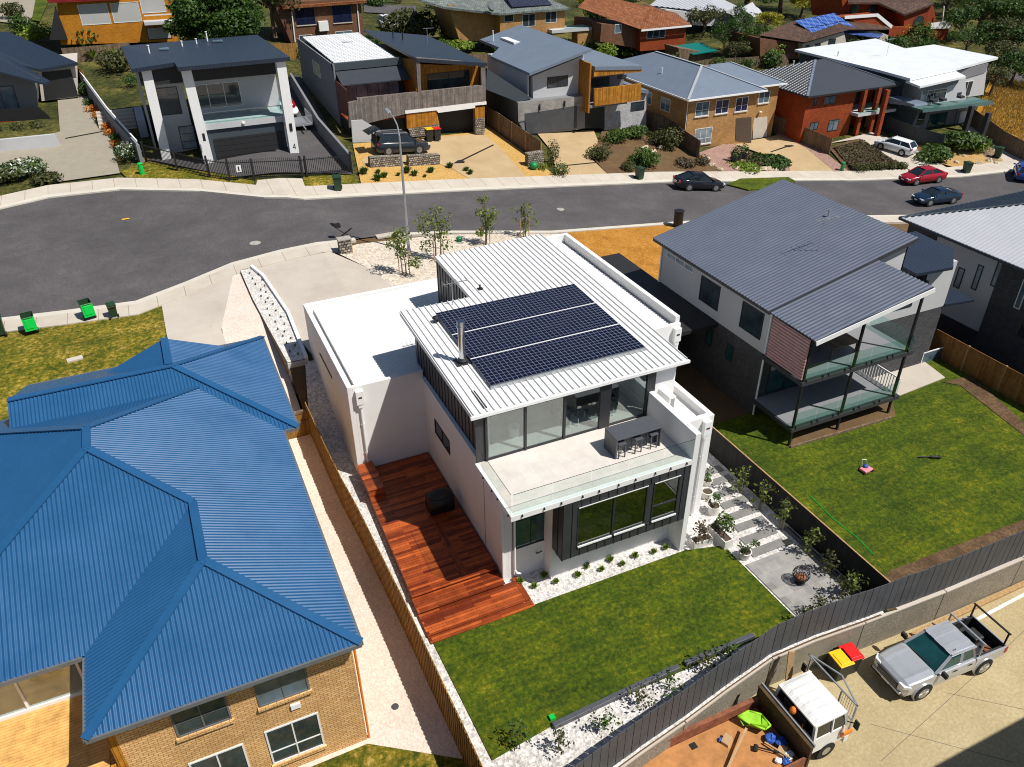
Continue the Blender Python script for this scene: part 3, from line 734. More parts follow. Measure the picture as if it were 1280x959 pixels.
# wing wall and balcony
m = M(); m.box((17.68,20.78,-.1),(17.95,24.6,6.56)); m.build('wing_wall', m_['render_white'], hs, bevel=.012)
m = M(); m.box((9.33,20.78,5.0),(17.678,24.4,5.262)); m.build('balcony_slab', m_['render_white'], hs, bevel=.01)
m = M(); m.box((9.5,20.98,5.262),(17.67,24.36,5.274))
t = NT('balcony_tile'); b = t.n('ShaderNodeTexBrick'); b.offset = 0; t.l(t.co('UV'), b.inputs['Vector'])
b.inputs['Color1'].default_value = (.62,.575,.53,1); b.inputs['Color2'].default_value = (.66,.61,.565,1); b.inputs['Mortar'].default_value = (.56,.52,.48,1)
b.inputs['Scale'].default_value = 1; b.inputs['Brick Width'].default_value = .6; b.inputs['Row Height'].default_value = .6; b.inputs['Mortar Size'].default_value = .004
t.base(t.mix(1.0, b.outputs['Color'], t.ramp(t.noise(1.2, 6, .7), [(.3, W(.88)), (.7, W(1.08))]), 'MULTIPLY')); t.done(.7, 0, .3)
m.build('balcony_floor', m_['balcony_tile'], hs)
m = M()
for a, b_ in ((9.42,11.1),(11.13,12.8),(12.83,14.5),(14.53,16.2),(16.23,17.66)): m.box((a,20.79,5.06),(b_,20.802,6.32))
for a, b_ in ((20.83,22.3),(22.33,23.75)): m.box((9.36,a,5.06),(9.372,b_,6.32))
gb = m.build('balustrade', m_['clear_glass'], hs)
m = M()
for a, b_ in ((9.42,11.1),(11.13,12.8),(12.83,14.5),(14.53,16.2),(16.23,17.66)): m.box((a,20.788,6.32),(b_,20.804,6.332))
for a, b_ in ((20.83,22.3),(22.33,23.75)): m.box((9.358,a,6.32),(9.374,b_,6.332))
m.build('glass_edge', m_['frame_dark'], gb)
for x in (9.8,10.75,11.5,12.45,13.2,14.1,14.9,15.85,16.6,17.4):
    q = M(); q.cyl((x,20.80,5.2),(x,20.74,5.2),.035,n=8); q.box((x-.03,20.72,5.14),(x+.03,20.81,5.17)); q.build('glass_clamp', m_['black_metal'], gb)
for y in (21.0,22.05,22.6,23.5):
    q = M(); q.cyl((9.36,y,5.2),(9.30,y,5.2),.035,n=8); q.box((9.28,y-.03,5.14),(9.37,y+.03,5.17)); q.build('glass_clamp', m_['black_metal'], gb)
# dark box window
m = M(); m.box((11.62,20.82,1.92),(12.30,21.69,4.995)); m.box((17.22,20.82,1.92),(17.67,21.69,4.995)); m.box((12.30,20.82,1.92),(17.22,21.69,2.42)); m.box((12.30,20.82,4.62),(17.22,21.69,4.995))
m.box((15.62,20.83,2.42),(15.9,21.69,4.62))
x = 11.64
while x < 17.6:
    if 12.3 < x < 17.22: m.box((x,20.79,1.92),(x+.03,20.82,2.42)); m.box((x,20.79,4.62),(x+.03,20.82,4.99))
    else: m.box((x,20.79,1.92),(x+.03,20.82,4.99))
    x += .41
for y in (21.2,): m.box((11.59,y,1.92),(11.62,y+.03,4.99))
bxw = m.build('box_window', m_['cladding_dark'], hs)
m = M()
for a, b_ in ((12.3,15.62),(15.9,17.22)):
    m.box((a,20.79,2.42),(b_,20.9,2.49)); m.box((a,20.8,4.56),(b_,20.9,4.62)); m.box((a,20.8,2.49),(a+.06,20.9,4.56)); m.box((b_-.06,20.8,2.49),(b_,20.9,4.56))
m.box((13.96,20.8,2.49),(14.06,20.9,4.56)); m.box((15.96,20.805,3.22),(17.16,20.9,3.29))
m.build('frame', m_['frame_dark'], bxw)
m = M(); m.box((12.36,20.84,2.49),(15.56,20.85,4.56)); m.box((15.96,20.84,2.49),(17.16,20.85,4.56)); m.build('pane', m_['box_glass'], bxw)
for a, b_ in ((12.34,13.95),(14.07,15.58),(15.94,17.18)):
    m = M(); m.box((a,20.74,2.424),(b_,20.79,2.50)); m.build('sill', m_['frame_white'], bxw)
for a, b_ in ((12.32,15.6),(15.92,17.2)):
    m = M(); m.box((a,20.77,4.57),(b_,20.79,4.605)); m.build('head_trim', m_['frame_white'], bxw)
m = M(); m.box((12.31,21.64,2.43),(15.6,21.685,4.61)); m.box((15.92,21.64,2.43),(17.2,21.685,4.61)); m.box((12.6,21.2,2.43),(15.2,21.5,2.75)); m.build('lower_room', m_['interior_wall'], hs)
# upper storey
m = M(); m.box((9.82,24.45,5.0),(9.98,33.3,7.9)); m.box((9.98,33.1,5.0),(13.1,33.3,7.95)); m.box((12.95,33.3,5.0),(13.1,38.6,8.1))
y = 24.5
while y < 33.25: m.box((9.79,y,5.02),(9.82,y+.035,7.85)); y += .42
y = 33.4
while y < 38.5: m.box((12.92,y,5.02),(12.95,y+.035,8.0)); y += .42
m.box((9.4,24.38,5.274),(9.98,24.45,7.8))
m.build('cladding', m_['cladding_dark'], hs)
m = M(); m.box((9.62,22.68,4.98),(9.80,32.06,5.06)); m.build('ledge', m_['trim_white'], hs)
m = M(); m.box((17.98,24.6,5.3),(19.25,24.78,7.72)); m.box((19.1,24.78,5.3),(19.25,28.0,7.72)); m.box((19.25,28.0,-.1),(21.85,28.2,7.25)); m.box((21.65,28.2,-.1),(21.9,40.1,7.55)); m.box((19.25,39.9,0),(21.65,40.1,7.55)); m.box((13.1,38.4,5.0),(19.3,38.55,8.1)); m.box((19.1,28.2,5.3),(19.25,39.9,7.6))
m.build('upper_wall', m_['render_white'], hs, bevel=.01)
m = M(); ribs(m, [(19.25,28.2,7.2),(21.55,28.2,7.05),(21.55,39.9,7.05),(19.25,39.9,7.2)], .2, .03, 'trap'); m.build('valley_roof', m_['roof_white'], hs)
rainhead(21.6, 28.0, 7.1, 1.0)
m = M(); m.tube([(20.2,28.05,5.3),(20.2,27.85,5.1),(19.9,27.7,5.0)],.06,8); m.build('downpipe', m_['trim_white'], hs)
# glazing
m = M()
posts = ((9.80,9.90),(11.58,11.68),(13.43,13.53),(15.2,15.72),(17.55,17.98))
for a, b_ in posts: m.box((a,24.30,5.274),(b_,24.44,7.62))
m.box((9.8,24.31,7.5),(17.97,24.44,7.72)); m.box((9.8,24.33,5.274),(17.97,24.43,5.36))
gz = m.build('glazed_wall', m_['frame_dark'], hs)
m = M()
for (a, b_), (c, d) in zip(posts, posts[1:]): m.box((b_,24.36,5.36),(c,24.372,7.5))
m.build('pane', m_['door_glass'], gz)
m = M(); m.box((10.0,24.45,5.2),(19.1,33.0,5.29)); m.build('interior_floor', m_['interior_floor'], hs)
m = M(); m.box((10.0,30.6,5.29),(19.1,30.7,7.8)); m.box((10.0,24.5,5.29),(10.05,30.6,7.8)); m.box((17.99,24.8,5.29),(18.05,30.6,7.7)); m.build('interior_wall', m_['interior_wall'], hs)
# roof
def zr(y): return 7.85+(y-24.2)*.031
m = M(); L1 = [(9.2,24.2,zr(24.2)),(12.9,24.2,zr(24.2)),(12.9,33.45,zr(33.45)),(9.2,33.45,zr(33.45))]
L2 = [(12.9,24.2,zr(24.2)),(19.5,24.2,zr(24.2)),(19.5,38.95,zr(38.95)),(12.9,38.6,zr(38.6))]
m.slab([(9.2,24.2,zr(24.2)-.01),(19.5,24.2,zr(24.2)-.01),(19.5,38.95,zr(38.95)-.01),(12.9,38.6,zr(38.6)-.01),(12.9,33.45,zr(33.45)-.01),(9.2,33.45,zr(33.45)-.01)], .2)
rf = m.build('roof', m_['roof_white'], hs)
m = M(); ribs(m, L1, .30, .062, 'seam'); ribs(m, L2, .30, .062, 'seam'); m.build('roof_sheet', m_['roof_white'], rf)
m = M(); m.box((9.12,24.08,zr(24)-.14),(19.56,24.19,zr(24)-.01)); m.build('gutter', m_['trim_white'], rf)
# solar panels: three rows of seven
for r in range(3):
    for c in range(7):
        x0 = 10.65+c*1.075; y0 = 25.62+r*2.245; z0 = zr(y0)+.17; z1 = zr(y0+2.2)+.17
        m = M(); m.slab([(x0,y0,z0),(x0+1.07,y0,z0),(x0+1.07,y0+2.2,z1),(x0,y0+2.2,z1)], .04)
        sp = m.build('solar_panel', m_['frame_grey'], rf)
        m = M(); m.poly([(x0+.004,y0+.012,z0+.006),(x0+1.066,y0+.012,z0+.006),(x0+1.066,y0+2.188,z1+.006),(x0+.004,y0+2.188,z1+.006)])
        cells = m.build('solar_cells', m_['solar_cells'], sp)
        for d in cells.data.uv_layers[0].data: pass
        uv = cells.data.uv_layers[0].data
        for p in cells.data.polygons:
            for li in p.loop_indices:
                co = cells.data.vertices[cells.data.loops[li].vertex_index].co
                uv[li].uv = (co.x+9.7-x0-.004+.004, co.y+22.7-y0-.012+.005)
m = M()
for r in range(3):
    for yy in (.5, 1.7): m.box((10.6,25.62+r*2.245+yy,zr(26)+.06),(18.2,25.62+r*2.245+yy+.04,zr(26)+.12))
m.build('panel_rails', m_['galvanised'], rf)
for r in (1, 2):
    y0 = 25.62+r*2.245-.035; m = M(); m.box((10.64,y0-.008,zr(y0)+.12),(18.2,y0+.032,zr(y0)+.195)); m.build('row_strip', m_['trim_white'], rf)
m = M(); m.box((10.62,25.55,zr(25.6)+.02),(18.2,25.60,zr(25.6)+.15)); m.build('front_rail', m_['galvanised'], rf)
m = M(); m.box((9.692,24.38,.45),(9.70,24.42,4.98)); m.build('control_joint', m_['frame_grey'], hs)
m = M(); m.cyl((10.32,28.0,8.05),(10.32,28.0,9.75),.15,n=20); m.cyl((10.32,28.0,9.75),(10.32,28.0,9.8),.19,n=20); m.cyl((10.32,28.0,9.8),(10.32,28.0,10.02),.17,n=20); fl = m.build('flue', m_['steel'], rf, smooth=False)
m = M(); m.box((9.98,27.72,zr(28)),(10.66,28.3,zr(28)+.06)); m.cyl((10.32,28.0,8.1),(10.32,28.0,8.22),.24,.16,n=16); m.build('flashing', m_['frame_dark'], fl)
def aerial(parent, x, y, z, h, dx=1, mat='galvanised', boom=1.3, rev=1):
    m = M(); m.cyl((x,y,z),(x,y,z+h),.022,n=6); m.beam((x-boom*.35,y,z+h-.05),(x+boom*.65,y,z+h-.05),.03)
    for i in range(6): m.beam((x-boom*.3+boom*.18*i,y-.32,z+h-.03),(x-boom*.3+boom*.18*i,y+.32,z+h-.03),.014)
    return m.build('aerial', m_[mat], parent)
a_ = pz(566,382,8.1); aerial(rf, a_.x, a_.y, 8.1, 1.25)
a_ = pz(545,403,8.1); m = M(); m.cyl((a_.x,a_.y,8.1),(a_.x,a_.y,8.32),.1,n=10); m.ell((a_.x,a_.y,8.34),.18,.18,.1,10,6); m.build('roof_vent', m_['black_metal'], rf)
a_ = pz(600,361,8.2); m = M(); m.cyl((a_.x,a_.y,8.15),(a_.x,a_.y,8.42),.05,n=8); m.box((a_.x-.14,a_.y-.1,8.19),(a_.x+.14,a_.y+.1,8.23)); m.build('roof_vent', m_['black_metal'], rf)
# air conditioner on the side roof
t_ = T('air_conditioner', 'white outdoor air conditioner unit standing on the low side roof', 'air conditioner', (18.6,24.2,5.6))
m = M(); m.box((18.42,23.75,5.66),(18.78,24.68,6.36)); m.build('casing', m_['trim_white'], t_, bevel=.02)
m = M()
for k in range(12): m.box((18.5,23.742,5.75+k*.045),(18.7,23.75,5.765+k*.045))
m.build('grille', m_['frame_dark'], t_)
m = M(); m.box((18.44,23.85,5.57),(18.76,23.92,5.66)); m.box((18.44,24.5,5.57),(18.76,24.57,5.66)); m.build('feet', m_['frame_dark'], t_)
# bar table and stools on the balcony
t_ = T('bar_table', 'long slate grey bar table on the glass edged balcony', 'table', (15.9,22.65,5.274))
m = M(); m.box((14.76,22.14,6.22),(16.98,23.12,6.28)); m.build('tabletop', m_['slate_furniture'], t_, bevel=.008)
for x in (14.76,16.92): m = M(); m.box((x,22.15,5.276),(x+.06,23.11,6.22)); m.build('end_panel', m_['slate_furniture'], t_)
m = M(); m.box((14.82,22.7,5.5),(16.92,22.75,6.22)); m.build('back_panel', m_['slate_furniture'], t_)
st = T('bar_stool', '', 'stool'); local(st)
for sx in (-1,1):
    for sy in (-1,1): m = M(); m.box((sx*.15-.02,sy*.15-.02,0),(sx*.15+.02,sy*.15+.02,.70)); m.build('leg', m_['slate_furniture'], st)
m = M(); m.box((-.19,-.19,.70),(.19,.19,.745)); m.build('seat', m_['slate_furniture'], st, bevel=.01)
m = M(); m.box((-.13,.14,.25),(.13,.16,.28)); m.box((-.13,-.16,.25),(.13,-.14,.28)); m.build('footrest', m_['slate_furniture'], st)
for i, (x, lb) in enumerate(((15.05,'grey bar stool nearest the open end of the bar table'),(15.85,'grey bar stool in the middle of the bar table'),(16.62,'grey bar stool beside the white wing wall'))):
    s_ = st if i == 0 else copy_tree(st); put(s_, (x,22.28,5.274), 0, lb, 'stools at the bar table')
# furniture inside
t_ = T('dining_table', 'dark dining table behind the balcony glass', 'table', (14.9,26.0,5.29))
m = M(); m.box((13.8,25.3,6.0),(16.6,26.4,6.05)); m.build('tabletop', m_['black_metal'], t_)
for sx in (13.9,16.5):
    for sy in (25.4,26.3): m = M(); m.box((sx-.04,sy-.04,5.29),(sx+.04,sy+.04,6.0)); m.build('leg', m_['black_metal'], t_)
ch = T('dining_chair', '', 'chair'); local(ch)
m = M(); m.box((-.22,-.22,.43),(.22,.22,.48)); m.build('seat', m_['black_metal'], ch)
m = M(); m.box((-.22,.19,.48),(.22,.22,.9)); m.build('backrest', m_['black_metal'], ch)
for sx in (-1,1):
    for sy in (-1,1): m = M(); m.beam((sx*.2,sy*.2,0),(sx*.18,sy*.18,.43),.035); m.build('leg', m_['paper'], ch)
for i, (x, y, rz) in enumerate(((14.3,25.1,pi),(15.2,25.1,pi),(16.1,25.1,pi),(14.3,26.7,0),(15.2,26.7,0),(16.1,26.7,0))):
    s_ = ch if i == 0 else copy_tree(ch); put(s_, (x,y,5.29), rz, 'black dining chair with pale legs at the dark table behind the balcony glass', 'chairs at the dining table')
for i, x in enumerate((14.8, 16.0)):
    t_ = T('pendant_lamp', 'orange glass pendant lamp over the dining table', 'lamp', (x,25.9,7.7), 'orange pendant lamps')
    m = M(); m.cyl((x,25.9,6.95),(x,25.9,7.7),.01,n=5); m.build('cord', m_['black_metal'], t_)
    m = M(); m.ell((x,25.9,6.85),.22,.22,.16,14,8); m.build('lamp_shade', m_['orange_glass'], t_, smooth=True)
t_ = M(); t_.cyl((11.62,25.5,5.29),(11.62,25.5,5.75),.25,.25,20); t_.cyl((11.62,25.5,5.75),(11.62,25.5,5.78),.27,.27,20)
tag(t_.build('drum_stool', m_['ceramic'], loc=(11.62,25.5,5.29)), 'round white drum stool behind the left balcony pane', 'stool')
# ================================================================ deck
dk = T('timber_deck', 'red brown timber deck with wide steps down to the lawn', 'deck', (7.7,27,0))
m = M(); m.prism([(5.72,22.95),(9.62,22.95),(9.62,32.0),(6.0,32.0),(5.85,29.5)], .02, .45); m.build('deck_floor', m_['deck_boards'], dk)
m = M(); m.box((8.05,22.98,.45),(8.35,26.7,.475)); m.build('border_board', m_['deck_boards_across'], dk)
m = M(); m.box((5.70,22.86,.452),(9.62,23.1,.49)); m.build('nosing', m_['deck_boards'], dk)
m = M(); m.box((5.70,22.16,.02),(9.58,22.93,.27)); m.box((5.69,22.08,.27),(9.62,22.94,.31)); m.build('step', m_['deck_boards'], dk)
m = M(); m.box((5.70,21.0,.02),(10.0,22.15,.13)); m.box((5.69,20.92,.13),(10.05,22.15,.17)); m.build('step', m_['deck_boards'], dk)
m = M(); m.box((10.052,21.0,.02),(10.32,22.4,.12)); m.build('step', m_['deck_boards_across'], dk)
m = M(); m.box((5.70,20.6,.02),(10.32,20.94,.09)); m.build('step', m_['deck_boards'], dk)
t_ = T('timber_bench', 'red brown timber box seat at the foot of the garage downpipe', 'seat', (6.2,30.8,.45))
m = M(); m.box((5.84,29.75,.452),(6.62,31.9,.86)); m.build('seat_box', m_['deck_boards'], t_)
m = M(); m.box((5.81,29.72,.86),(6.65,31.93,.90)); m.build('seat_top', m_['deck_boards'], t_)
t_ = T('barbecue', 'barbecue under a black cover in the shade on the deck', 'barbecue', (8.7,27.6,.45))
m = M(); m.box((8.1,27.2,.5),(9.3,28.0,1.3)); m.ell((8.7,27.6,1.3),.6,.4,.25,14,8); m.build('cover', m_['black_metal'], t_, smooth=True)
for sx in (8.2,9.2):
    for sy in (27.3,27.9): m = M(); m.cyl((sx,sy-.03,.51),(sx,sy+.03,.51),.06,n=10); m.build('wheel', m_['rubber'], t_)
# ================================================================ plants, pots, paving of the main garden
def tuft(name, mat, r, h, n, seed):
    rr = random.Random(seed); m = M()
    for i in range(n):
        a = rr.uniform(0, 2*pi); t = rr.uniform(.2, 1); s = rr.uniform(.7, 1.1)
        b = Vector((cos(a)*r*.2, sin(a)*r*.2, 0)); e = Vector((cos(a)*r*t, sin(a)*r*t, h*s*(1.1-.5*t))); w = Vector((-sin(a), cos(a), 0))*r*.09
        mid = (b+e)/2+Vector((0,0,h*.2)); m.add([b-w, b+w, mid+w, mid-w], [(0,1,2,3)]); m.add([mid-w, mid+w, e], [(0,1,2)])
    return m
tf = tuft('t', 'leaf_bright', .24, .30, 70, 3).build('grass_tuft', m_['leaf_bright'])
tf['category'] = 'plant'
k = 0
for p in [(686,636),]: pass
TU = [(10.6,21.25),(11.15,21.0),(11.6,21.9),(12.1,21.05),(12.75,21.7),(12.9,21.05),(13.6,21.55),(13.95,21.1),(14.7,21.6),(15.1,21.15),(15.7,21.6),(16.2,21.15),(16.8,21.5)]
TUP = [(650,728),(668,734),(680,721),(695,728),(733,709),(722,720),(752,713),(763,701),(778,706),(794,696),(817,691),(832,686)]
for i, p in enumerate(TUP):
    q = pz(*p, .05)
    o = tf if i == 0 else tf.copy()
    if i: COL.objects.link(o)
    put(o, (q.x, q.y, .02), i*1.3, 'low bright green tuft planted in the white gravel below the dark box window', 'grass tufts below the box window', RND.uniform(.85, 1.2))
def young_tree(name, label, cat, loc, h, r, n, leaf, seed, group, stems=2, size=.11, crown0=.35, kind_parts=True):
    rr = random.Random(seed); o = T(name, label, cat, loc, group)
    m = M(); tips = []
    for s in range(stems):
        a = rr.uniform(0, 2*pi); x, y = loc[0]+cos(a)*r*.15, loc[1]+sin(a)*r*.15
        pts = [(x, y, loc[2]-.05)]
        for k in range(1, 5): pts.append((x+rr.uniform(-.1,.1)*r*k*.5, y+rr.uniform(-.1,.1)*r*k*.5, loc[2]+h*k/4.4))
        m.tube(pts, .028*h/2, 6, .3)
        for k in range(6):
            i = rr.randint(1, 3); p = Vector(pts[i]); e = p+Vector((rr.uniform(-1,1)*r*.8, rr.uniform(-1,1)*r*.8, rr.uniform(.1,.5)*r)); m.tube([p, e], .01*h/2, 4, .5); tips.append(e)
        tips += [Vector(p) for p in pts[2:]]
    m.build('stem', m_['bark'], o)
    m = M()
    for e in tips: leaves(m, e, r*.42, r*.42, r*.38, max(4, int(n/len(tips))), size, rr, .2)
    m.build('foliage', m_[leaf], o)
    return o
# right side shrubs along the dark fence
for i, (p, h) in enumerate((((940,612),1.7),((966,632),1.9),((994,656),1.9),((1026,688),1.8),((1062,708),1.4),((1081,736),1.3))):
    q = G(p[0], p[1]); young_tree('shrub', 'young leafy shrub in the row in front of the dark fence', 'shrub', (22.75, q.y, 0), h, .45, 150, 'leaf_gum' if i != 4 else 'leaf_olive', 20+i, 'shrubs along the dark side fence', 3, .085)
for i, (p, h) in enumerate((((1022,770),1.2),((1052,746),1.3),((1005,780),.9))):
    q = G(p[0], p[1]); young_tree('shrub', 'thin grey green shrub at the patio end by the slate fence', 'shrub', (q.x, max(q.y, 14.75), 0), h, .5, 150, 'leaf_olive', 40+i, 'shrubs at the patio end', 2, .08)
BK = [((648,938),1.2),((700,940),1.3),((752,912),1.0),((800,880),.9),((838,862),1.0),((880,838),.9),((910,826),.7)]
for i, (p, h) in enumerate(BK):
    q = pz(p[0], p[1], 0); young_tree('shrub', 'sparse young shrub in the white gravel between the black sleepers and the slate fence', 'shrub', (q.x, max(q.y, yi(WL,q.x)+.35), 0), h, .5, 110, 'leaf_olive' if i % 2 else 'leaf_mid', 60+i, 'shrubs in the rear gravel bed', 2, .075)
# stepping stones
SS = [((22.35,24.85),1.5),((22.35,24.05),1.5),((22.2,23.2),1.5),((22.05,22.4),1.55),((21.9,21.6),1.6),((21.75,20.85),1.7),((21.6,20.05),1.9),((21.45,19.25),1.95)]
for i, ((x, y), w) in enumerate(SS):
    m = M(); m.box((x-w/2,y-.22,.0),(x+w/2,y+.22,.05))
    tag(m.build('stepping_stone', m_['paver'], loc=(x,y,0), bevel=.01), 'flat grey stepping stone laid across the white gravel beside the white house', 'paver', 'stepping stones beside the white house')
# kerb of the planting bed by the patio
m = M(); m.box((22.95,14.7,0),(23.08,19.9,.22)); tag(m.build('garden_edging', m_['fence_slate'], loc=(23,17,0)), 'grey garden edging between the patio and the shrubs', 'edging')
m = M(); m.box((22.3,18.95,.03),(22.7,19.3,.07)); tag(m.build('drain_cover', m_['dark_plastic'], loc=(22.5,19.1,.03)), 'small black drain cover beside the patio', 'drain cover')
# fire bowl
q = Vector((21.29,16.99,.06)); fb = T('fire_bowl', 'round openwork metal fire ball on the stone patio', 'fire pit', q)
m = M()
for k in range(9):
    a = pi*k/9
    m.tube([q+Vector((.36*cos(a)*cos(t), .36*sin(a)*cos(t), .48+.36*sin(t))) for t in [2*pi*j/20 for j in range(21)]], .012, 4)
for zz in (-.2, 0, .2): 
    rr_ = math.sqrt(.36**2-zz**2); m.tube([q+Vector((rr_*cos(t), rr_*sin(t), .48+zz)) for t in [2*pi*j/20 for j in range(21)]], .014, 4)
m.build('ball_cage', m_['black_metal'], fb)
m = M(); m.cyl(q, q+Vector((0,0,.04)), .24, .2, 14); m.cyl(q+Vector((0,0,.04)), q+Vector((0,0,.14)), .06, n=8); m.build('stand', m_['black_metal'], fb)
m = M(); m.ell(q+Vector((0,0,.3)), .22, .22, .1, 12, 6); m.build('ash_bowl', m_['terracotta'], fb, smooth=True)
# pots and planters
def pot(p, r, h, label, plant, ph=.9, seed=1, n=200):
    q = pz(p[0], p[1], 0); o = T('plant_pot', label, 'pot', (q.x,q.y,0), None)
    m = M(); m.cyl(q, q+Vector((0,0,h)), r*.72, r, 18, False); m.cyl(q+Vector((0,0,h)), q+Vector((0,0,h-.001)), r, r*.82, 18, False); m.cyl(q+Vector((0,0,h-.001)), q+Vector((0,0,h-.08)), r*.82, r*.8, 18, False); m.build('pot', m_['planter_white'], o)
    m = M(); m.cyl(q+Vector((0,0,h-.1)), q+Vector((0,0,h-.07)), r*.81, n=18); m.build('soil', m_['soil'], o)
    if plant:
        rr = random.Random(seed); s = M(); f = M()
        for k in range(5):
            e = q+Vector((rr.uniform(-.45,.45)*ph, rr.uniform(-.45,.45)*ph, h+rr.uniform(.35,1)*ph*.8)); s.tube([q+Vector((0,0,h-.08)), (q+e)/2+Vector((0,0,h/2)), e], .013, 5, .5); leaves(f, e, .26*ph, .26*ph, .22*ph, n//5, .075, rr, .1)
        s.build('stem', m_['bark'], o); f.build('foliage', m_[plant], o)
    return o
pot((883,622), .30, .42, 'white pot with bare soil close to the white wall corner', None)
pot((891,642), .30, .52, 'tall white pot with a leaning dark plant, middle of the group', 'leaf_dark', .7, 5, 90)
pot((892,668), .32, .36, 'wide white bowl pot behind the long low planter', 'leaf_olive', .45, 6, 50)
pot((930,697), .30, .40, 'white pot with a small leafy plant beside the lawn corner', 'leaf_mid', .75, 7, 110)
pot((884,606), .24, .3, 'small white pot with a spreading green plant beside the house wall', 'leaf_mid', 1.0, 8, 170)
def trough(a, b, w, h, label, leaf, ph, n, seed):
    a = Vector((a[0],a[1],0)); b = Vector((b[0],b[1],0)); o = T('planter_box', label, 'planter', (a+b)/2)
    d = (b-a).normalized(); s = Vector((-d.y,d.x,0))*w/2; L = (b-a).length
    m = M(); c = (a+b)/2
    for sg in (-1,1): m.obox(c+s*sg+Vector((0,0,h/2)), d*(L/2), s.normalized()*.025, (0,0,h/2)); m.obox(c+d*(sg*(L/2-.02))+Vector((0,0,h/2)), d*.025, s.normalized()*(w/2-.025), (0,0,h/2))
    m.build('box', m_['planter_white'], o)
    m = M(); m.obox(c+Vector((0,0,h-.08)), d*(L/2-.04), s.normalized()*(w/2-.03), (0,0,.02)); m.build('soil', m_['soil'], o)
    rr = random.Random(seed); st_ = M(); f = M()
    for k in range(6):
        p = a+(b-a)*rr.uniform(.15,.85)+Vector((0,0,h-.06)); e = p+Vector((rr.uniform(-.4,.4), rr.uniform(-.3,.3), rr.uniform(.4,1)*ph)); st_.tube([p,e], .014, 5, .5); leaves(f, e, .3, .3, .26, n//6, .08, rr, .1)
    st_.build('stem', m_['bark'], o); f.build('foliage', m_[leaf], o)
trough((18.35,20.78), (19.35,20.72), .38, .36, 'low white planter box along the lawn edge with a thin shrub', 'leaf_brown', .7, 170, 11)
trough((19.75,21.25), (19.78,19.95), .42, .5, 'long white planter box with glossy green leaves beside the stepping stones', 'leaf_mid', 1.0, 330, 12)
# black sleepers
for i, (a, b_) in enumerate((((8.45,15.28),(11.6,15.42)),((11.62,15.42),(14.0,15.5)),((14.3,15.5),(15.2,15.52)),((15.25,15.5),(17.6,15.5)))):
    m = M(); m.beam((a[0],a[1],.1),(b_[0],b_[1],.1),.2,.22); tag(m.build('garden_sleeper', m_['slate_furniture'], loc=((a[0]+b_[0])/2,(a[1]+b_[1])/2,0), bevel=.015), 'black timber sleeper edging the lawn above the rear gravel bed', 'sleeper', 'black sleepers along the lawn')
q = pz(690,898,.05); m = M(); m.box((q.x-.1,q.y-.1,0),(q.x+.1,q.y+.1,.16)); tag(m.build('valve_box', m_['lid_green'], loc=(q.x,q.y,0)), 'small green valve box at the end of the black sleepers', 'valve box')
# ================================================================ fences
def fence(name, label, line, h, mat, post=None, sp=2.4, gz_=None, rail=True, thick=.03, cap=None, lap=0):
    """line: XY points; palings follow the ground"""
    gz_ = gz_ or g
    o = T(name, label, 'fence', (line[0][0], line[0][1], gz_(*line[0])))
    m = M(); posts = []
    for (a, b_) in zip(line, line[1:]):
        A_, B_ = Vector((a[0],a[1],0)), Vector((b_[0],b_[1],0)); L = (B_-A_).length; n = max(1, int(L/sp)); d = (B_-A_).normalized(); s = Vector((-d.y,d.x,0))
        for i in range(n):
            p, q = A_+(B_-A_)*(i/n), A_+(B_-A_)*((i+1)/n); za, zb = gz_(p.x,p.y), gz_(q.x,q.y); posts.append((p, za))
            s1 = s*(thick/2)
            m.add([p-s1+Vector((0,0,za-.1)), q-s1+Vector((0,0,zb-.1)), q+s1+Vector((0,0,zb-.1)), p+s1+Vector((0,0,za-.1)), p-s1+Vector((0,0,za+h)), q-s1+Vector((0,0,zb+h)), q+s1+Vector((0,0,zb+h)), p+s1+Vector((0,0,za+h))],
                  [(0,3,2,1),(4,5,6,7),(0,1,5,4),(1,2,6,5),(2,3,7,6),(3,0,4,7)])
        posts.append((B_, gz_(B_.x,B_.y)))
    if lap:
        rl_ = random.Random(3)
        for (p, za), (q, zb) in zip(posts, posts[1:]):
            L = (q-p).length
            if L < .2: continue
            n = int(L/lap); d = (q-p)/L; s = Vector((-d.y,d.x,0))
            for i in range(n):
                c = p+(q-p)*((i+.5)/n); z = za+(zb-za)*(i+.5)/n; hh = h/2+rl_.uniform(-.01,.02)
                m.obox(c+s*(thick/2+.012)+Vector((0,0,z+hh-.06)), d*(L/n*.29), s*.012, (0,0,hh+.04))
    m.build('palings', m_[mat], o)
    if cap:
        c = M()
        for (p, za), (q, zb) in zip(posts, posts[1:]):
            if (q-p).length > .2: c.beam(p+Vector((0,0,za+h+.012)), q+Vector((0,0,zb+h+.012)), thick+.012, .024)
        c.build('top_rail', m_[cap], o)
    if post:
        for i, (p, za) in enumerate(posts[:60]):
            if i and (p-posts[i-1][0]).length < .3: continue
            c = M(); c.box((p.x-.05,p.y-.05,za-.1),(p.x+.05,p.y+.05,za+h+.03)); c.build('post', m_[post], o)
    return o
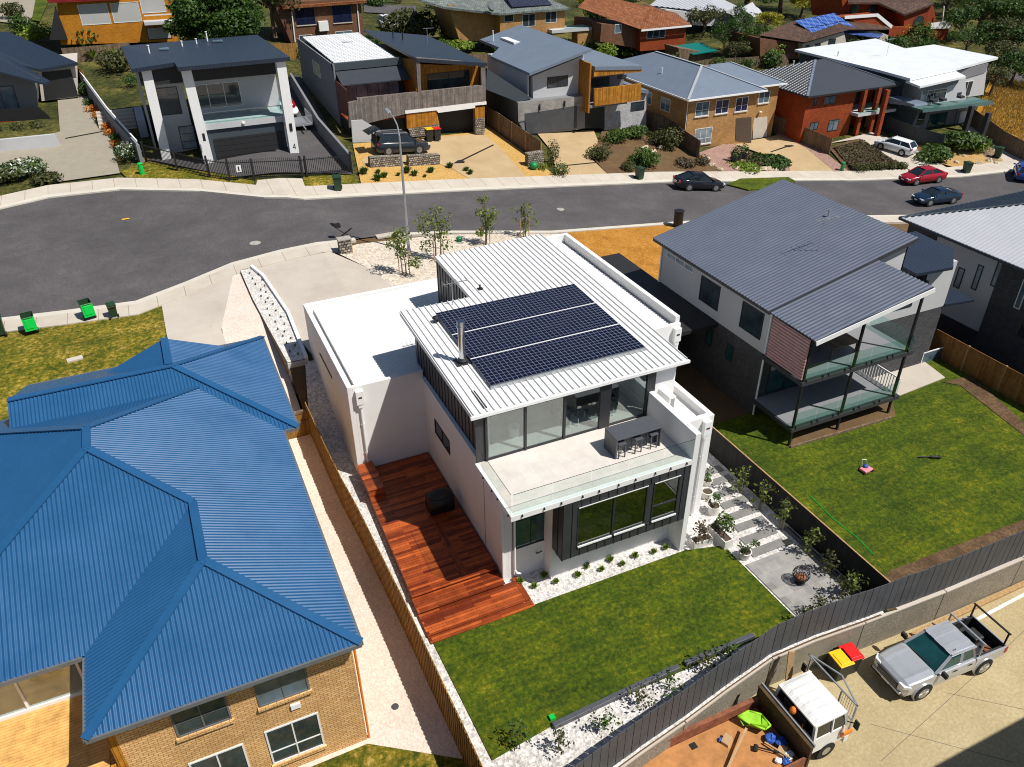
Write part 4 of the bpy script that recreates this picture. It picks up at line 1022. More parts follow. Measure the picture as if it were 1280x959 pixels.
# ================================================================ fences and the retaining wall
LF = [(5.25,12.4),(5.2,16),(5.1,22),(4.9,28),(4.6,33),(4.45,36.5)]
fence('timber_fence', 'yellow brown timber paling fence between the blue roofed house and the white gravel', LF, 2.22, 'fence_yellow', None, gz_=lambda X,Y: -.62 if Y < 31 else -.62+(Y-31)*.14, lap=.21)
t_ = T('side_gate', 'low timber gate closing the gap between the blue roof and the paling fence', 'gate', (3.7,36,.5))
m = M(); m.box((2.7,36.4,.3),(4.4,36.45,1.9)); m.build('palings', m_['fence_yellow'], t_)
m = M(); m.box((2.7,36.36,1.78),(4.4,36.52,1.92)); m.box((2.7,36.34,1.2),(4.4,36.40,1.32)); m.build('rail', m_['fence_weathered'], t_)
RF = [(23.4,14.35),(23.42,20),(23.42,28),(23.42,36)]
fence('dark_fence', 'black stained paling fence with a yellow top edge between the two lawns', RF, 1.55, 'fence_black', None, gz_=lambda X,Y: 0.0, cap='timber_pole', thick=.05)
# slate board fence on the retaining wall
o = T('slate_fence', 'slate grey vertical board fence on top of the retaining wall', 'fence', (18,14.5,-.1))
m = M(); r_ = M()
pts = wl_in(-8, 60); L = 0
for (a, b_) in zip(pts, pts[1:]):
    A_, B_ = Vector((a[0],a[1]+.12,0)), Vector((b_[0],b_[1]+.12,0)); d = (B_-A_).normalized(); n = max(1, int((B_-A_).length/.36))
    for i in range(n):
        p, q = A_+(B_-A_)*((i+.02)/n), A_+(B_-A_)*((i+.95)/n); dz = RND.uniform(-.02,.02)
        m.obox((p+q)/2+Vector((0,RND.uniform(-.006,.006),.77+dz)), (q-p)/2, Vector((-d.y,d.x,0))*.018, (0,0,.93))
    r_.beam(A_+Vector((0,.04,.2)), B_+Vector((0,.04,.2)), .04, .08); r_.beam(A_+Vector((0,.04,1.3)), B_+Vector((0,.04,1.3)), .04, .08)
m.build('palings', m_['fence_slate'], o); r_.build('rail', m_['fence_slate'], o)
o = T('retaining_wall', 'exposed aggregate concrete retaining wall with a pale coping above the tan yard', 'wall', (18,14.2,-2))
m = M(); c = M(); bk = M()
J = [-8,-3.5,.9,4.4,8.6,12.99,17.72,22.4,26.8,31.6,36,40.5,45,49.5,54,60]
for a, b_ in zip(J, J[1:]):
    w_ = wl_in(a+.025, b_-.025)
    for p, q in zip(w_, w_[1:]):
        A_, B_ = Vector((p[0],p[1],0)), Vector((q[0],q[1],0)); d = (B_-A_).normalized(); s = Vector((-d.y,d.x,0))
        m.obox((A_+B_)/2+s*.1+Vector((0,0,-1.15)), (B_-A_)/2, s*.1, (0,0,.93)); c.obox((A_+B_)/2+s*.14+Vector((0,0,-.185)), (B_-A_)/2, s*.2, (0,0,.035))
        bk.obox((A_+B_)/2+s*.2+Vector((0,0,-1.16)), (B_-A_)/2+d*.03, s*.08, (0,0,.9))
m.build('panel', m_['aggregate_wall'], o); c.build('coping', m_['concrete_grey'], o); bk.build('backing', m_['fence_slate'], o)
# ================================================================ blue roofed house
bh = T('blue_roofed_house', 'cream brick house under a broad blue corrugated hip roof', 'house', (2.2,17.7,0))
PIT22 = radians(22.5); ZE = 5.25
m = M()
m.box((-5.0,18.1,-.8),(2.3,24.0,5.1)); m.box((-11,26.2,-.8),(2.0,36,5.1)); m.box((-5,30.8,.0),(2.7,38.6,5.1)); m.box((-8,31,0),(-2,38.2,5.1))
m.build('brick_wall', m_['brick_cream'], bh)
m = M(); caps = M(); gut = M()
k22 = math.tan(PIT22); XR, XL, XW = 2.55, -11.82, -5.55
def zx(x): return 5.2+(XR-x)*k22
A1, B1 = (-4.64,27.88,zx(-4.64)), (-4.64,29.3,zx(-4.64)); P1 = (-1.5,21.55,zx(-1.5)); P2 = (-1.5,24.75,zx(-1.5)); Z5 = 5.2
for f in ([(XW,17.5,Z5),(XR,17.5,Z5),P1], [(XR,17.5,Z5),(XR,24.75,Z5),P2,P1], [(XR,24.75,Z5),(XR,36.45,Z5),B1,A1,P2], [(XW,17.5,Z5),P1,P2,(XW,20.7,Z5)], [(XL,20.7,Z5),(XW,20.7,Z5),P2,A1], [(XL,36.45,Z5),(XL,20.7,Z5),A1,B1], [(XR,36.45,Z5),(XL,36.45,Z5),B1]):
    ribs(m, f, .15, .034, 'sine')
for a_, b_ in (((XW,17.5,Z5),P1),((XR,17.5,Z5),P1),(P1,P2),(P2,A1),(A1,B1),(B1,(XR,36.45,Z5)),(B1,(XL,36.45,Z5)),(A1,(XL,20.7,Z5))):
    caps.beam(Vector(a_)+Vector((0,0,.05)), Vector(b_)+Vector((0,0,.05)), .3, .05)
for a_, b_ in (((XW,17.5),(XR,17.5)),((XR,17.5),(XR,36.4)),((XW,17.5),(XW,20.7)),((XL,20.7),(XW,20.7))):
    gut.beam((a_[0],a_[1],5.14), (b_[0],b_[1],5.14), .13, .15)
# right rear block with a ridge to the left gable
def gab(x0, x1, y0, y1, ze, axis):
    k = math.tan(PIT22)
    if axis == 'x':
        r = (y1-y0)/2; z = ze+r*k; ym = (y0+y1)/2
        ribs(m, [(x0,y0,ze),(x1,y0,ze),(x1,ym,z),(x0,ym,z)], .15, .034, 'sine'); ribs(m, [(x1,y1,ze),(x0,y1,ze),(x0,ym,z),(x1,ym,z)], .15, .034, 'sine')
        caps.beam((x0,ym,z+.05),(x1,ym,z+.05),.34,.05); return [(x0,y0,ze),(x0,y1,ze),(x0,ym,z)]
    r = (x1-x0)/2; z = ze+r*k; xm = (x0+x1)/2
    ribs(m, [(x0,y0,ze),(xm,y0,z),(xm,y1,z),(x0,y1,ze)], .15, .034, 'sine'); ribs(m, [(x1,y0,ze),(x1,y1,ze),(xm,y1,z),(xm,y0,z)], .15, .034, 'sine')
    caps.beam((xm,y0,z+.05),(xm,y1,z+.05),.34,.05); return [(x0,y1,ze),(x1,y1,ze),(xm,y1,z)]
k22 = math.tan(PIT22)
T_ = (-1.3,34.75,5.2+4.5*k22)
ribs(m, [(-8,30.25,5.2),(3.2,30.25,5.2),T_,(-8,34.75,T_[2])], .15, .034, 'sine'); ribs(m, [(3.2,30.25,5.2),(3.2,39.25,5.2),T_], .15, .034, 'sine'); ribs(m, [(3.2,39.25,5.2),(-8,39.25,5.2),(-8,34.75,T_[2]),T_], .15, .034, 'sine')
for c_ in ((3.2,30.25,5.25),(3.2,39.25,5.25),(-8,34.75,T_[2]+.05)): caps.beam(c_, Vector(T_)+Vector((0,0,.05)), .3, .05)
for a_, b_ in (((2.6,30.25),(3.2,30.25)),((3.2,30.25),(3.2,39.25)),((3.2,39.25),(-8,39.25))): gut.beam((a_[0],a_[1],5.14),(b_[0],b_[1],5.14),.13,.15)
g1 = gab(-4.9, 2.0, 34.85, 37.6, T_[2]-3.45*k22, 'y')
rb = m.build('roof', m_['roof_blue'], bh)
caps.build('ridge_capping', m_['roof_blue'], rb); gut.build('gutter', m_['frame_grey'], rb)
m = M(); m.prism([(-5.45,17.6),(2.45,17.6),(2.45,30.4),(3.1,30.4),(3.1,39.1),(-8,39.1),(-8,36.2),(-11.6,36.2),(-11.6,20.85),(-5.45,20.85)], 5.02, 5.10); m.build('soffit', m_['trim_white'], rb)
m = M(); m.add([(p[0],37.55,p[2]-.03) for p in g1], [(0,1,2)]); m.add([(-7.98,30.3,5.2),(-7.98,39.2,5.2),(-7.98,34.75,T_[2]-.03)], [(0,1,2)]); m.build('gable_infill', m_['trim_white'], rb)
YB = 18.1
def q8(x, y): return (180+x/4.267, 780+y/4.267)
wy(bh, YB, q8(575,300), q8(885,345), cols=2, rows=1, fm='frame_grey', gm='window_sky', sill='brick_cream')
wy(bh, YB, q8(130,470), q8(470,500), cols=2, rows=2, fm='frame_grey', gm='window_glass', sill='brick_cream')
wy(bh, YB, q8(640,575), q8(965,640), cols=2, rows=2, fm='frame_white', gm='window_glass', sill='brick_cream', split=.35)
wy(bh, YB, q8(235,745), q8(590,830), cols=2, rows=2, fm='frame_white', gm='window_glass', sill='brick_cream', split=.35)
a_ = py(*q8(785,440), YB); m = M(); m.box((a_.x-.02,YB-.08,a_.z-.12),(a_.x+.3,YB-.002,a_.z+.1)); m.build('meter_box', m_['trim_white'], bh)
m = M(); m.box((2.302,18.5,3.9),(2.36,18.9,4.4)); m.build('wall_vent', m_['galvanised'], bh)
m = M(); m.cyl((2.38,18.14,-.7),(2.38,18.14,5.1),.045); m.build('downpipe', m_['lamp_orange'], bh)
# glazed porch and balcony boards at the inner corner
m = M(); m.box((-11,20.9,-.8),(-5.002,21.4,2.55)); m.build('balcony_base', m_['brick_cream'], bh)
m = M(); m.box((-12,16.0,2.45),(-5.55,21.6,2.58)); m.build('balcony_deck', m_['boards_tan'], bh)
m = M(); m.box((-5.25,18.1,0),(-5.0,18.2,5.1)); m.build('corner_post', m_['timber_honey'], bh)
m = M()
for x in (-12,-9.6,-7.95,-6.15,-5.1): m.box((x,21.62,2.58),(x+.08,21.72,5.1))
m.box((-12,21.6,2.58),(-5.02,21.74,2.72)); gq = m.build('porch_glazing', m_['frame_white'], bh)
m = M(); m.box((-12,21.66,2.72),(-5.02,21.675,5.05)); m.build('pane', m_['door_glass'], gq)
m = M(); m.box((-12,21.75,2.5),(-5.02,25.5,2.56)); m.build('porch_floor', m_['trim_white'], bh)
m = M(); m.box((-12,25.4,2.56),(-5.02,25.5,5.0)); m.build('porch_wall', m_['interior_wall'], bh)
m = M(); m.beam((-5.3,16.05,2.58),(-5.3,18.0,2.58),.14,.14); m.beam((-5.35,18.02,1.2),(-5.35,18.02,3.0),.14); m.build('handrail', m_['timber_honey'], bh)
for x in (-7.4, -5.75):
    m = M(); m.ell((x,22.9,2.9),.62,.34,.33,14,6); o = m.build('lounge_chair', m_['charcoal'], loc=(x,22.9,2.56), smooth=True)
    tag(o, 'round dark lounge chair behind the glass of the blue roofed house porch', 'chair', 'chairs in the glazed porch')
# ================================================================ planter wall beside the driveways
o = T('planter_wall', 'raised planter of white pebbles with dark plants between two driveways', 'planter', (4.6,48,1))
pl = [(4.42,41.0),(5.5,41.0),(5.65,47.0),(5.2,53.2),(4.7,55.2),(3.9,55.0),(3.95,50.0),(4.2,45.0)]
def plz(y): return 2.35+(y-41)*.005
m = M(); n = len(pl); m.add([(x,y,0.0) for x, y in pl]+[(x,y,plz(y)) for x, y in pl], [(i,(i+1)%n,n+(i+1)%n,n+i) for i in range(n)]); m.build('wall', m_['fence_weathered'], o)
m = M(); m.box((4.40,40.9,.2),(5.6,41.0,2.3)); m.build('end_wall', m_['light_render'], o)
m = M(); m.poly([(x,y,plz(y)-.03) for x, y in pl]); m.build('pebbles', m_['white_gravel'], o)
m = M(); m.beam((5.5,41.0,2.4),(5.68,47.0,2.44),.2,.2); m.beam((5.68,47,2.44),(5.2,53.2,2.48),.2,.2); m.beam((5.2,53.2,2.48),(4.7,55.25,2.48),.2,.2); m.build('kerb', m_['trim_white'], o)
rr = random.Random(5); DT = None
for i in range(26):
    y = 41.7+i*.5; x = (4.75 if i % 2 else 5.15)+rr.uniform(-.12,.12)-(y-41)*.018
    if DT is None: DT = tuft('t', '', .15, .16, 16, 9).build('seedling', m_['leaf_dark']); DT['category'] = 'plant'; s_ = DT
    else: s_ = DT.copy(); COL.objects.link(s_)
    put(s_, (x,y,plz(y)-.02), i, 'tiny dark seedling in the white pebbles of the raised planter', 'seedlings in the pebble planter')
# ================================================================ grey house at right
gh = T('grey_roofed_house', 'two storey grey house with slate ribbed skillion roof and stacked glass balconies', 'house', (28.95,29.4,-1.2))
def zg(x): return 6.0+(x-28.38)*.237
m = M(); m.box((28.95,29.3,2.95),(29.2,40.0,6.0)); m.box((29.2,29.3,2.95),(43.0,29.5,6.0)); m.box((42.8,29.5,2.95),(43.0,40,6.0)); m.box((29.2,39.8,2.95),(42.8,40,6)); m.build('upper_wall', m_['light_render'], gh)
m = M(); m.add([(29.0,29.32,5.95),(38.3,29.32,5.95),(38.3,29.32,zg(38.3)-.12),(29.0,29.32,zg(29)-.12)], [(0,1,2,3)]); m.box((38.2,29.32,5.9),(38.3,40,8.2)); m.build('gable_wall', m_['light_render'], gh)
m = M(); m.box((28.97,29.32,-1.5),(43.0,39.9,2.95)); m.build('lower_wall', m_['brick_charcoal'], gh)
m = M(); m.slab([(28.38,28.95,zg(28.38)),(38.5,28.95,zg(38.5)),(38.5,40.3,zg(38.5)),(28.38,40.3,zg(28.38))], .22); grf = m.build('roof', m_['charcoal'], gh)
m = M(); ribs(m, [(28.33,28.95,zg(28.33)+.01),(38.5,28.95,zg(38.5)+.01),(38.5,40.3,zg(38.5)+.01),(28.33,40.3,zg(28.33)+.01)], .25, .042, 'sine'); m.build('roof_sheet', m_['roof_slate'], grf)
def zv(x): return 5.9+(x-28.5)*.232
m = M(); m.slab([(28.5,25.5,zv(28.5)),(35.7,25.15,zv(35.7)),(35.7,28.9,zv(35.7)),(28.5,28.9,zv(28.5))], .08); vr = m.build('verandah_roof', m_['charcoal'], gh)
m = M(); ribs(m, [(28.45,25.5,zv(28.45)+.01),(35.7,25.15,zv(35.7)+.01),(35.7,28.93,zv(35.7)+.01),(28.45,28.93,zv(28.45)+.01)], .25, .042, 'sine'); m.build('roof_sheet', m_['roof_slate'], vr)
m = M(); m.beam((28.5,25.46,zv(28.5)-.14),(35.75,25.1,zv(35.7)-.14),.05,.26); m.build('fascia', m_['trim_white'], vr)
for x in (28.85,32.35,36.3): m = M(); m.box((x-.06,26.0,-1.3),(x+.06,26.12,zv(x)-.1 if x < 35.8 else zv(35.7)-.1)); m.build('post', m_['black_metal'], gh)
for z in (0.0, 3.05):
    m = M(); m.box((28.7,25.95,z-.25),(36.75,29.3,z)); m.build('balcony_slab', m_['charcoal'], gh)
    m = M(); m.box((28.8,26.2,z+.002),(36.7,29.28,z+.03)); m.build('balcony_floor', m_['grey_render'], gh)
    m = M(); x = 28.8
    while x < 36.4: m.box((x,25.98,z-.06),(x+1.5,25.99,z+1.02)); x += 1.55
    if z > 1: m.box((36.68,26.0,z-.06),(36.69,29.2,z+1.02))
    gp = m.build('balustrade', m_['teal_glass'], gh)
    x = 28.8
    while x < 36.3:
        for d_ in (.15, 1.3): m = M(); m.box((x+d_,25.94,z-.1),(x+d_+.05,26.02,z+.12)); m.build('glass_clamp', m_['black_metal'], gp)
        x += 1.55
m = M(); m.box((28.72,26.05,3.15),(28.74,28.9,5.6))
for i in range(13): m.beam((28.69,26.05,3.24+i*.185),(28.69,28.9,3.24+i*.185),.05,.10)
m.build('privacy_screen', m_['screen_pink'], gh)
m = M()
for i in range(16): m.box((36.66,26.2+i*.19,.03),(36.70,26.26+i*.19,1.0))
m.box((36.65,26.15,1.0),(36.71,29.2,1.06)); m.build('picket_rail', m_['trim_white'], gh)
m = M(); m.cyl((28.88,29.22,-1.1),(28.88,29.22,5.7),.055); m.build('downpipe', m_['trim_white'], gh)
m = M(); m.cyl((28.88,39.9,2.9),(28.88,39.9,5.9),.05); m.build('downpipe', m_['trim_white'], gh)
def q6(x, y): return (800+x/2.667, 220+y/2.667)
wx(gh, 28.95, q6(92,250), q6(178,325), cols=3, fm='frame_white', gm='window_curtain', fw=.05)
wx(gh, 28.95, q6(207,330), q6(258,452), cols=1, fm='frame_dark', gm='window_glass')
wx(gh, 28.95, q6(345,415), q6(400,548), cols=1, fm='frame_dark', gm='window_glass')
for p in ((232,528),(300,580)):
    a_ = px(*q6(*p), 28.97); win(gh, (28.97,0), (0,1), (-1,0), a_.y-.3, a_.y+.3, a_.z-.7, a_.z+.35, cols=1, fm='frame_dark', gm='window_teal')
win(gh, (0,29.3), (1,0), (0,-1), 29.6, 33.5, 3.1, 5.3, cols=3, fm='frame_dark', gm='window_teal')
win(gh, (0,29.32), (1,0), (0,-1), 29.6, 33.5, .1, 2.3, cols=3, fm='frame_dark', gm='window_teal')
win(gh, (0,29.3), (1,0), (0,-1), 37.4, 40.0, 3.6, 4.9, cols=2, fm='frame_dark', gm='window_glass')
win(gh, (0,29.3), (1,0), (0,-1), 39.0, 40.6, 5.0, 5.9, cols=1, fm='frame_dark', gm='window_glass')
wy(gh, 29.32, q6(945,590), q6(990,655), cols=1, fm='frame_white', gm='window_sky', name='door')
m = M(); m.slab([(38.7,28.6,6.3),(41.6,28.5,6.2),(43.6,30.2,6.3),(43.4,33,6.5),(38.7,33,6.5)], .18); m.build('entry_roof', m_['roof_navy'], gh)
m = M(); m.slab([(43.0,29.2,3.1),(45.4,29.0,3.0),(45.4,31.5,3.1),(43.0,31.5,3.2)], .16); m.build('window_hood', m_['roof_navy'], gh)
aerial(grf, 34.0, 31.8, zg(34), 2.0, boom=1.8); a_ = pz(1035,272,8.0); m = M(); m.cyl((a_.x,a_.y,zg(a_.x)),(a_.x,a_.y,zg(a_.x)+.5),.06,n=8); m.build('roof_vent', m_['galvanised'], grf)
m = M(); m.slab([(24.2,33.5,2.9),(28.9,33.5,2.9),(28.9,45,3.0),(24.2,45,3.0)], .25); m.box((24.2,44.6,0),(28.9,44.9,2.8)); m.box((24.2,33.6,-.5),(24.35,44.6,2.7)); m.build('carport', m_['black_clad'], gh)
t_ = T('outdoor_table', 'brown outdoor table on the upper glass balcony', 'table', (32.5,27.6,3.08))
m = M(); m.box((31.7,27.1,3.75),(33.7,28.2,3.8)); m.build('tabletop', m_['fence_weathered'], t_)
for x in (31.8,33.6):
    for y in (27.2,28.1): m = M(); m.box((x-.04,y-.04,3.08),(x+.04,y+.04,3.75)); m.build('leg', m_['fence_weathered'], t_)
a_, b_ = G(988,560), G(1114,523); m = M(); m.beam(a_+Vector((0,0,.06)), b_+Vector((0,0,.06)), .1, .14); tag(m.build('garden_edging', m_['fence_weathered'], loc=tuple(a_)), 'timber edging under the raised balcony beside the lawn', 'edging')
# ================================================================ house at the right edge
rh = T('striped_roof_house', 'house at the right edge with a bright striped metal hip roof', 'house', (47.2,30,-1.2))
m = M(); m.box((47.3,29.2,-1.6),(60,36.6,5.4)); m.build('wall', m_['light_render'], rh)
m = M(); m.box((47.2,22,-1.6),(60,29.2,5.4)); m.box((47.25,34.2,-1.6),(47.3,36.6,5.4)); m.build('brick_wall', m_['brick_charcoal'], rh)
m = M(); m.box((47.22,22,-1.6),(47.3,36.4,.1)); m.build('plinth', m_['charcoal'], rh)
m = M(); fs, A_, B_ = hip(None, 46.6, 60.5, 20.0, 37.0, 5.5, radians(20))
ribs(m, fs[0], .5, .05, 'trap'); ribs(m, fs[1], .5, .05, 'trap'); ribs(m, fs[3], .28, .06, 'trap'); r1 = m.build('roof', m_['roof_lightgrey'], rh)
m = M(); ribs(m, fs[2], .5, .03, 'trap'); m.build('rear_slope', m_['roof_navy'], r1)
m = M()
for a_, b_ in (((46.6,20),(46.6,37)),((46.6,37),(60.5,37))): m.beam((a_[0],a_[1],5.45),(b_[0],b_[1],5.45),.14,.16)
for c_, a_ in (((46.6,37,5.53),B_),((60.5,37,5.53),B_)): m.beam(c_, Vector(a_)+Vector((0,0,.03)), .25, .05)
m.build('gutter', m_['navy_render'], r1)
def qr(x, y): return (1100+x/3.836, 230+y/3.836)
wx(rh, 47.3, qr(350,490), qr(410,410), cols=1, fm='frame_dark', gm='window_curtain')
wx(rh, 47.3, qr(435,500), qr(500,395), cols=1, fm='frame_dark', gm='window_curtain')
wx(rh, 47.3, qr(528,485), qr(595,380), cols=1, fm='frame_dark', gm='window_curtain')
wx(rh, 47.2, qr(640,590), qr(720,470), cols=1, fm='frame_white', gm='window_sky')
wx(rh, 47.2, qr(660,725), qr(720,660), cols=1, fm='frame_dark', gm='window_glass')
for p in ((505,765),(535,770)):
    a_ = pz(*qr(*p), -.9); m = M(); m.cyl((a_.x,a_.y,-1.2),(a_.x,a_.y,-.5),.28,.3,14); m.ell((a_.x,a_.y,-.5),.3,.3,.15,14,6); tag(m.build('gas_bottle', m_['ceramic'], loc=(a_.x,a_.y,-1.2)), 'squat pale gas bottle beside the wall of the striped roof house', 'gas bottle', 'gas bottles by the striped roof house')
fence('timber_fence', 'brown timber paling fence between the grey house and the striped roof house', [(44.3,20.0),(44.35,25),(44.4,33)], 1.75, 'fence_brown', 'timber_pole', gz_=lambda X,Y: -1.2)
# ================================================================ houses across the street
def fac(parent, name, Y, pts, depth, mat, **k):
    P = [py(*p, Y) for p in pts]; n = len(P); m = M()
    m.add([(p.x,Y,p.z) for p in P]+[(p.x,Y+depth,p.z) for p in P], [tuple(range(n)), tuple(range(n,2*n))[::-1]]+[(i,n+i,n+(i+1)%n,(i+1)%n) for i in range(n)])
    return m.build(name, m_[mat], parent, **k)
def fax(parent, name, X, pts, depth, mat):
    P = [px(*p, X) for p in pts]; n = len(P); m = M()
    m.add([(X,p.y,p.z) for p in P]+[(X+depth,p.y,p.z) for p in P], [tuple(range(n)), tuple(range(n,2*n))[::-1]]+[(i,n+i,n+(i+1)%n,(i+1)%n) for i in range(n)])
    return m.build(name, m_[mat], parent)
def slab_part(parent, name, pts, t, mat):
    m = M(); m.slab(pts, t); return m.build(name, m_[mat], parent)
def boxp(parent, name, a, b, mat, **k):
    m = M(); m.box(a, b); return m.build(name, m_[mat], parent, **k)
def post(parent, a, b, w, mat, name='column'):
    m = M(); m.beam(a, b, w, w); return m.build(name, m_[mat], parent)
def vents(parent, pts, mat='galvanised'):
    for x, y, z, h in pts:
        m = M(); m.cyl((x,y,z),(x,y,z+h),.07,n=8); m.cyl((x,y,z+h),(x,y,z+h+.06),.12,n=8); m.build('roof_vent', m_[mat], parent)
# ---- house with white pillars behind the black picket fence
zA = lambda x, y: (140+x/4, 40+y/4)
h = T('pillar_house', 'white house with a dark blue skillion roof on three tall white pillars', 'house', (7, 84, 3))
def zr4(y): return 11.9-(y-79)*.05
rr_ = slab_part(h, 'roof', [(3.9,79,11.8),(13.7,79,11.85),(13.7,97.5,11.1),(-.2,97.5,11.0),(.2,82.3,11.4),(3.9,82.3,11.65)], .35, 'roof_navy')
fac(h, 'wall', 84.5, [zA(205,250), zA(345,235), zA(430,600), zA(275,625)], 11, 'light_render')
boxp(h, 'wall', (5.2,84.0,5.8), (12.9,95,10.9), 'light_render')
boxp(h, 'side_wall', (.5,86,2.9), (.7,96,11.0), 'light_render')
for a, b in (((1.35,83.2,2.8),(1.4,83.2,11.25)), ((4.9,80.3,2.7),(4.6,80.2,11.5)), ((12.85,79.7,2.8),(12.85,79.7,11.6))): post(h, a, b, .85, 'trim_white', 'pillar')
boxp(h, 'soffit', (.7,82.9,9.75), (13,85,11.3), 'black_clad')  # black box standing in for the deep shade under the roof
boxp(h, 'balcony_slab', (5.2,80.2,5.9), (12.7,84.0,6.45), 'light_render')
gq = boxp(h, 'balustrade', (5.3,80.25,6.45), (12.6,80.27,7.4), 'teal_glass')
boxp(gq, 'rail', (5.3,80.23,7.4), (12.6,80.29,7.44), 'frame_grey')
boxp(h, 'balcony_side', (12.95,80.3,5.9), (13.15,92,6.6), 'trim_white')
boxp(h, 'side_glass', (12.99,80.4,6.6), (13.01,91,7.6), 'teal_glass')
boxp(h, 'garage_surround', (5.25,80.4,2.8), (12.4,84,5.88), 'navy_render')
gd = boxp(h, 'garage_door', (5.7,80.34,2.8), (12.1,80.39,5.0), 'black_clad')
m = M()
for k in range(4): m.box((5.75,80.32,3.3+k*.5),(12.05,80.34,3.32+k*.5))
m.build('door_joints', m_['frame_dark'], gd)
wy(h, 84.0, zA(415,390), zA(632,245), cols=3, fm='frame_white', gm='window_glass')
wy(h, 84.5, zA(245,420), zA(322,272), cols=1, fm='frame_dark', gm='window_glass')
wy(h, 84.5, zA(355,588), zA(405,465), cols=1, rows=3, fm='frame_dark', gm='window_curtain')
a_ = py(*zA(655,455), 80.3); m = M(); m.ell((a_.x,80.2,a_.z),.17,.17,.17,10,6); m.build('wall_lamp', m_['ceramic'], h, smooth=True)
for x in (4.85, 12.85):
    m = M(); m.box((x-.12,79.2,5.2),(x+.12,79.3,5.9)); m.build('wall_lamp', m_['black_metal'], h)
# house number 4 on the right pillar
m = M(); m.box((12.93,79.24,3.45),(12.975,79.27,3.95)); m.beam((12.95,79.255,3.95),(12.76,79.255,3.65),.04,.04); m.box((12.74,79.24,3.61),(13.02,79.27,3.65)); m.build('house_number', m_['black_metal'], h)
vents(rr_, [(2.2,90,11.3,.7),(5.5,93,11.2,.5),(7,94,11.15,.5),(8.2,95,11.2,.9)], 'trim_white')
boxp(rr_, 'skylight', (3.2,91,11.35), (4.1,91.8,11.45), 'window_sky'); boxp(rr_, 'skylight', (8.6,93.5,11.3), (9.6,94.2,11.4), 'window_sky')
boxp(h, 'side_screen', (13.02,86,6.4), (13.08,90,10.9), 'blue_fabric')
# ---- timber clad house
zB = lambda x, y: (330+x/4.129, y/4.129)
h = T('timber_house', 'timber clad two storey house with a dark slanted roof above a stone and timber carport', 'house', (27, 84, 2))
zBr = lambda x: 9.95-(x-27.1)*.142
rr_ = slab_part(h, 'roof', [(27.1,82.9,zBr(27.1)),(34.95,82.9,zBr(34.95)),(34.95,102,zBr(34.95)),(27.1,102.8,zBr(27.1))], .3, 'roof_navy')
boxp(h, 'upper_wall', (27.3,85.6,4.2), (34.7,101.5,8.4), 'timber_honey')
fac(h, 'side_gable', 85.62, [zB(780,330), zB(1130,345), zB(1130,440), zB(790,440)], 1, 'timber_honey')
fax(h, 'side_wall', 27.25, [zB(690,300), zB(780,305), zB(785,475), zB(735,485), zB(690,440)], .3, 'timber_honey')
fr = fac(h, 'timber_frame', 83.0, [zB(785,297), zB(1142,327), zB(1145,545), zB(905,580), zB(735,588), zB(440,660), zB(435,532), zB(480,520), zB(480,508), zB(795,475)], .01, 'timber_grey')
bpy.data.objects.remove(fr)
def fpoly(nm, pts, dep=.35, Y=83.0, mat='timber_grey'): return fac(h, nm, Y, [zB(*p) for p in pts], dep, mat)
fpoly('front_frame', [(785,297),(1142,327),(1142,345),(808,322)])
fpoly('front_frame', [(785,300),(806,322),(812,470),(795,474)])
fpoly('front_frame', [(1120,345),(1142,345),(1145,445),(1124,440)])
fpoly('timber_band', [(435,532),(480,520),(480,508),(795,475),(1124,441),(1145,443),(1145,523),(900,552),(728,572),(735,588),(440,660)])
fpoly('fascia', [(728,572),(898,553),(1148,524),(1148,540),(1090,545),(1090,558),(900,583),(890,570),(730,588)], .3, 82.95, 'trim_white')
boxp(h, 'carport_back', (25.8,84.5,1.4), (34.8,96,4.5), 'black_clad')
fpoly('honey_panel', [(735,590),(890,572),(905,640),(738,665)], .3, 83.05, 'timber_honey'); fpoly('stone_base', [(745,665),(905,640),(906,700),(760,708)], .4, 83.02, 'gabion')
fpoly('honey_panel', [(1090,558),(1140,550),(1140,605),(1092,615)], .5, 83.05, 'timber_honey'); fpoly('stone_base', [(1092,615),(1140,605),(1140,690),(1092,690)], .6, 83.02, 'gabion')
w_ = wy(h, 85.6, zB(845,468), zB(1060,360), cols=2, fm='frame_dark', gm='window_glass'); 
# left block
boxp(h, 'left_block', (19.6,88.2,3.0), (27.2,105.5,8.75), 'navy_render')
boxp(h, 'left_wall', (19.45,87.6,2.0), (19.6,105.6,9.15), 'grey_render')
m = M(); ribs(m, [(20.0,88.4,8.95),(26.9,88.4,8.95),(26.9,105,9.3),(20.0,105,9.3)], .7, .1, 'trap', dirv=(1,0,0)); m.build('flat_roof', m_['roof_pale'], h)
boxp(h, 'parapet', (19.45,88.0,8.5), (27.1,88.4,9.2), 'navy_render')
slab_part(h, 'lean_to_roof', [(19.7,85.6,7.5),(27.2,85.6,7.5),(27.2,88.0,8.4),(19.7,88.0,8.4)], .12, 'roof_charcoal')
slab_part(h, 'terrace_floor', [(19.6,83.35,4.3),(27.2,83.35,4.3),(27.2,88.2,4.3),(19.6,88.2,4.3)], .2, 'deck_boards')
win(h, (0,88.2), (1,0), (0,-1), 20.6, 26.6, 4.35, 7.3, cols=5, fm='frame_dark', gm='window_curtain')
fax(h, 'slat_screen', 19.5, [zB(345,395), zB(425,465), zB(430,600), zB(352,560)], .1, 'shed_red')
boxp(h, 'left_base', (19.62,84,1.5), (25.7,88,4.1), 'black_clad')
wx(h, 19.45, zB(258,375), zB(286,335), cols=2, fm='frame_white', gm='window_curtain')
a_ = rr_; vents(rr_, [(29.0,97,9.7,.7),(30.0,96.5,9.55,.7)], 'black_metal'); aerial(rr_, 31.5, 92, 9.3, 2.0)
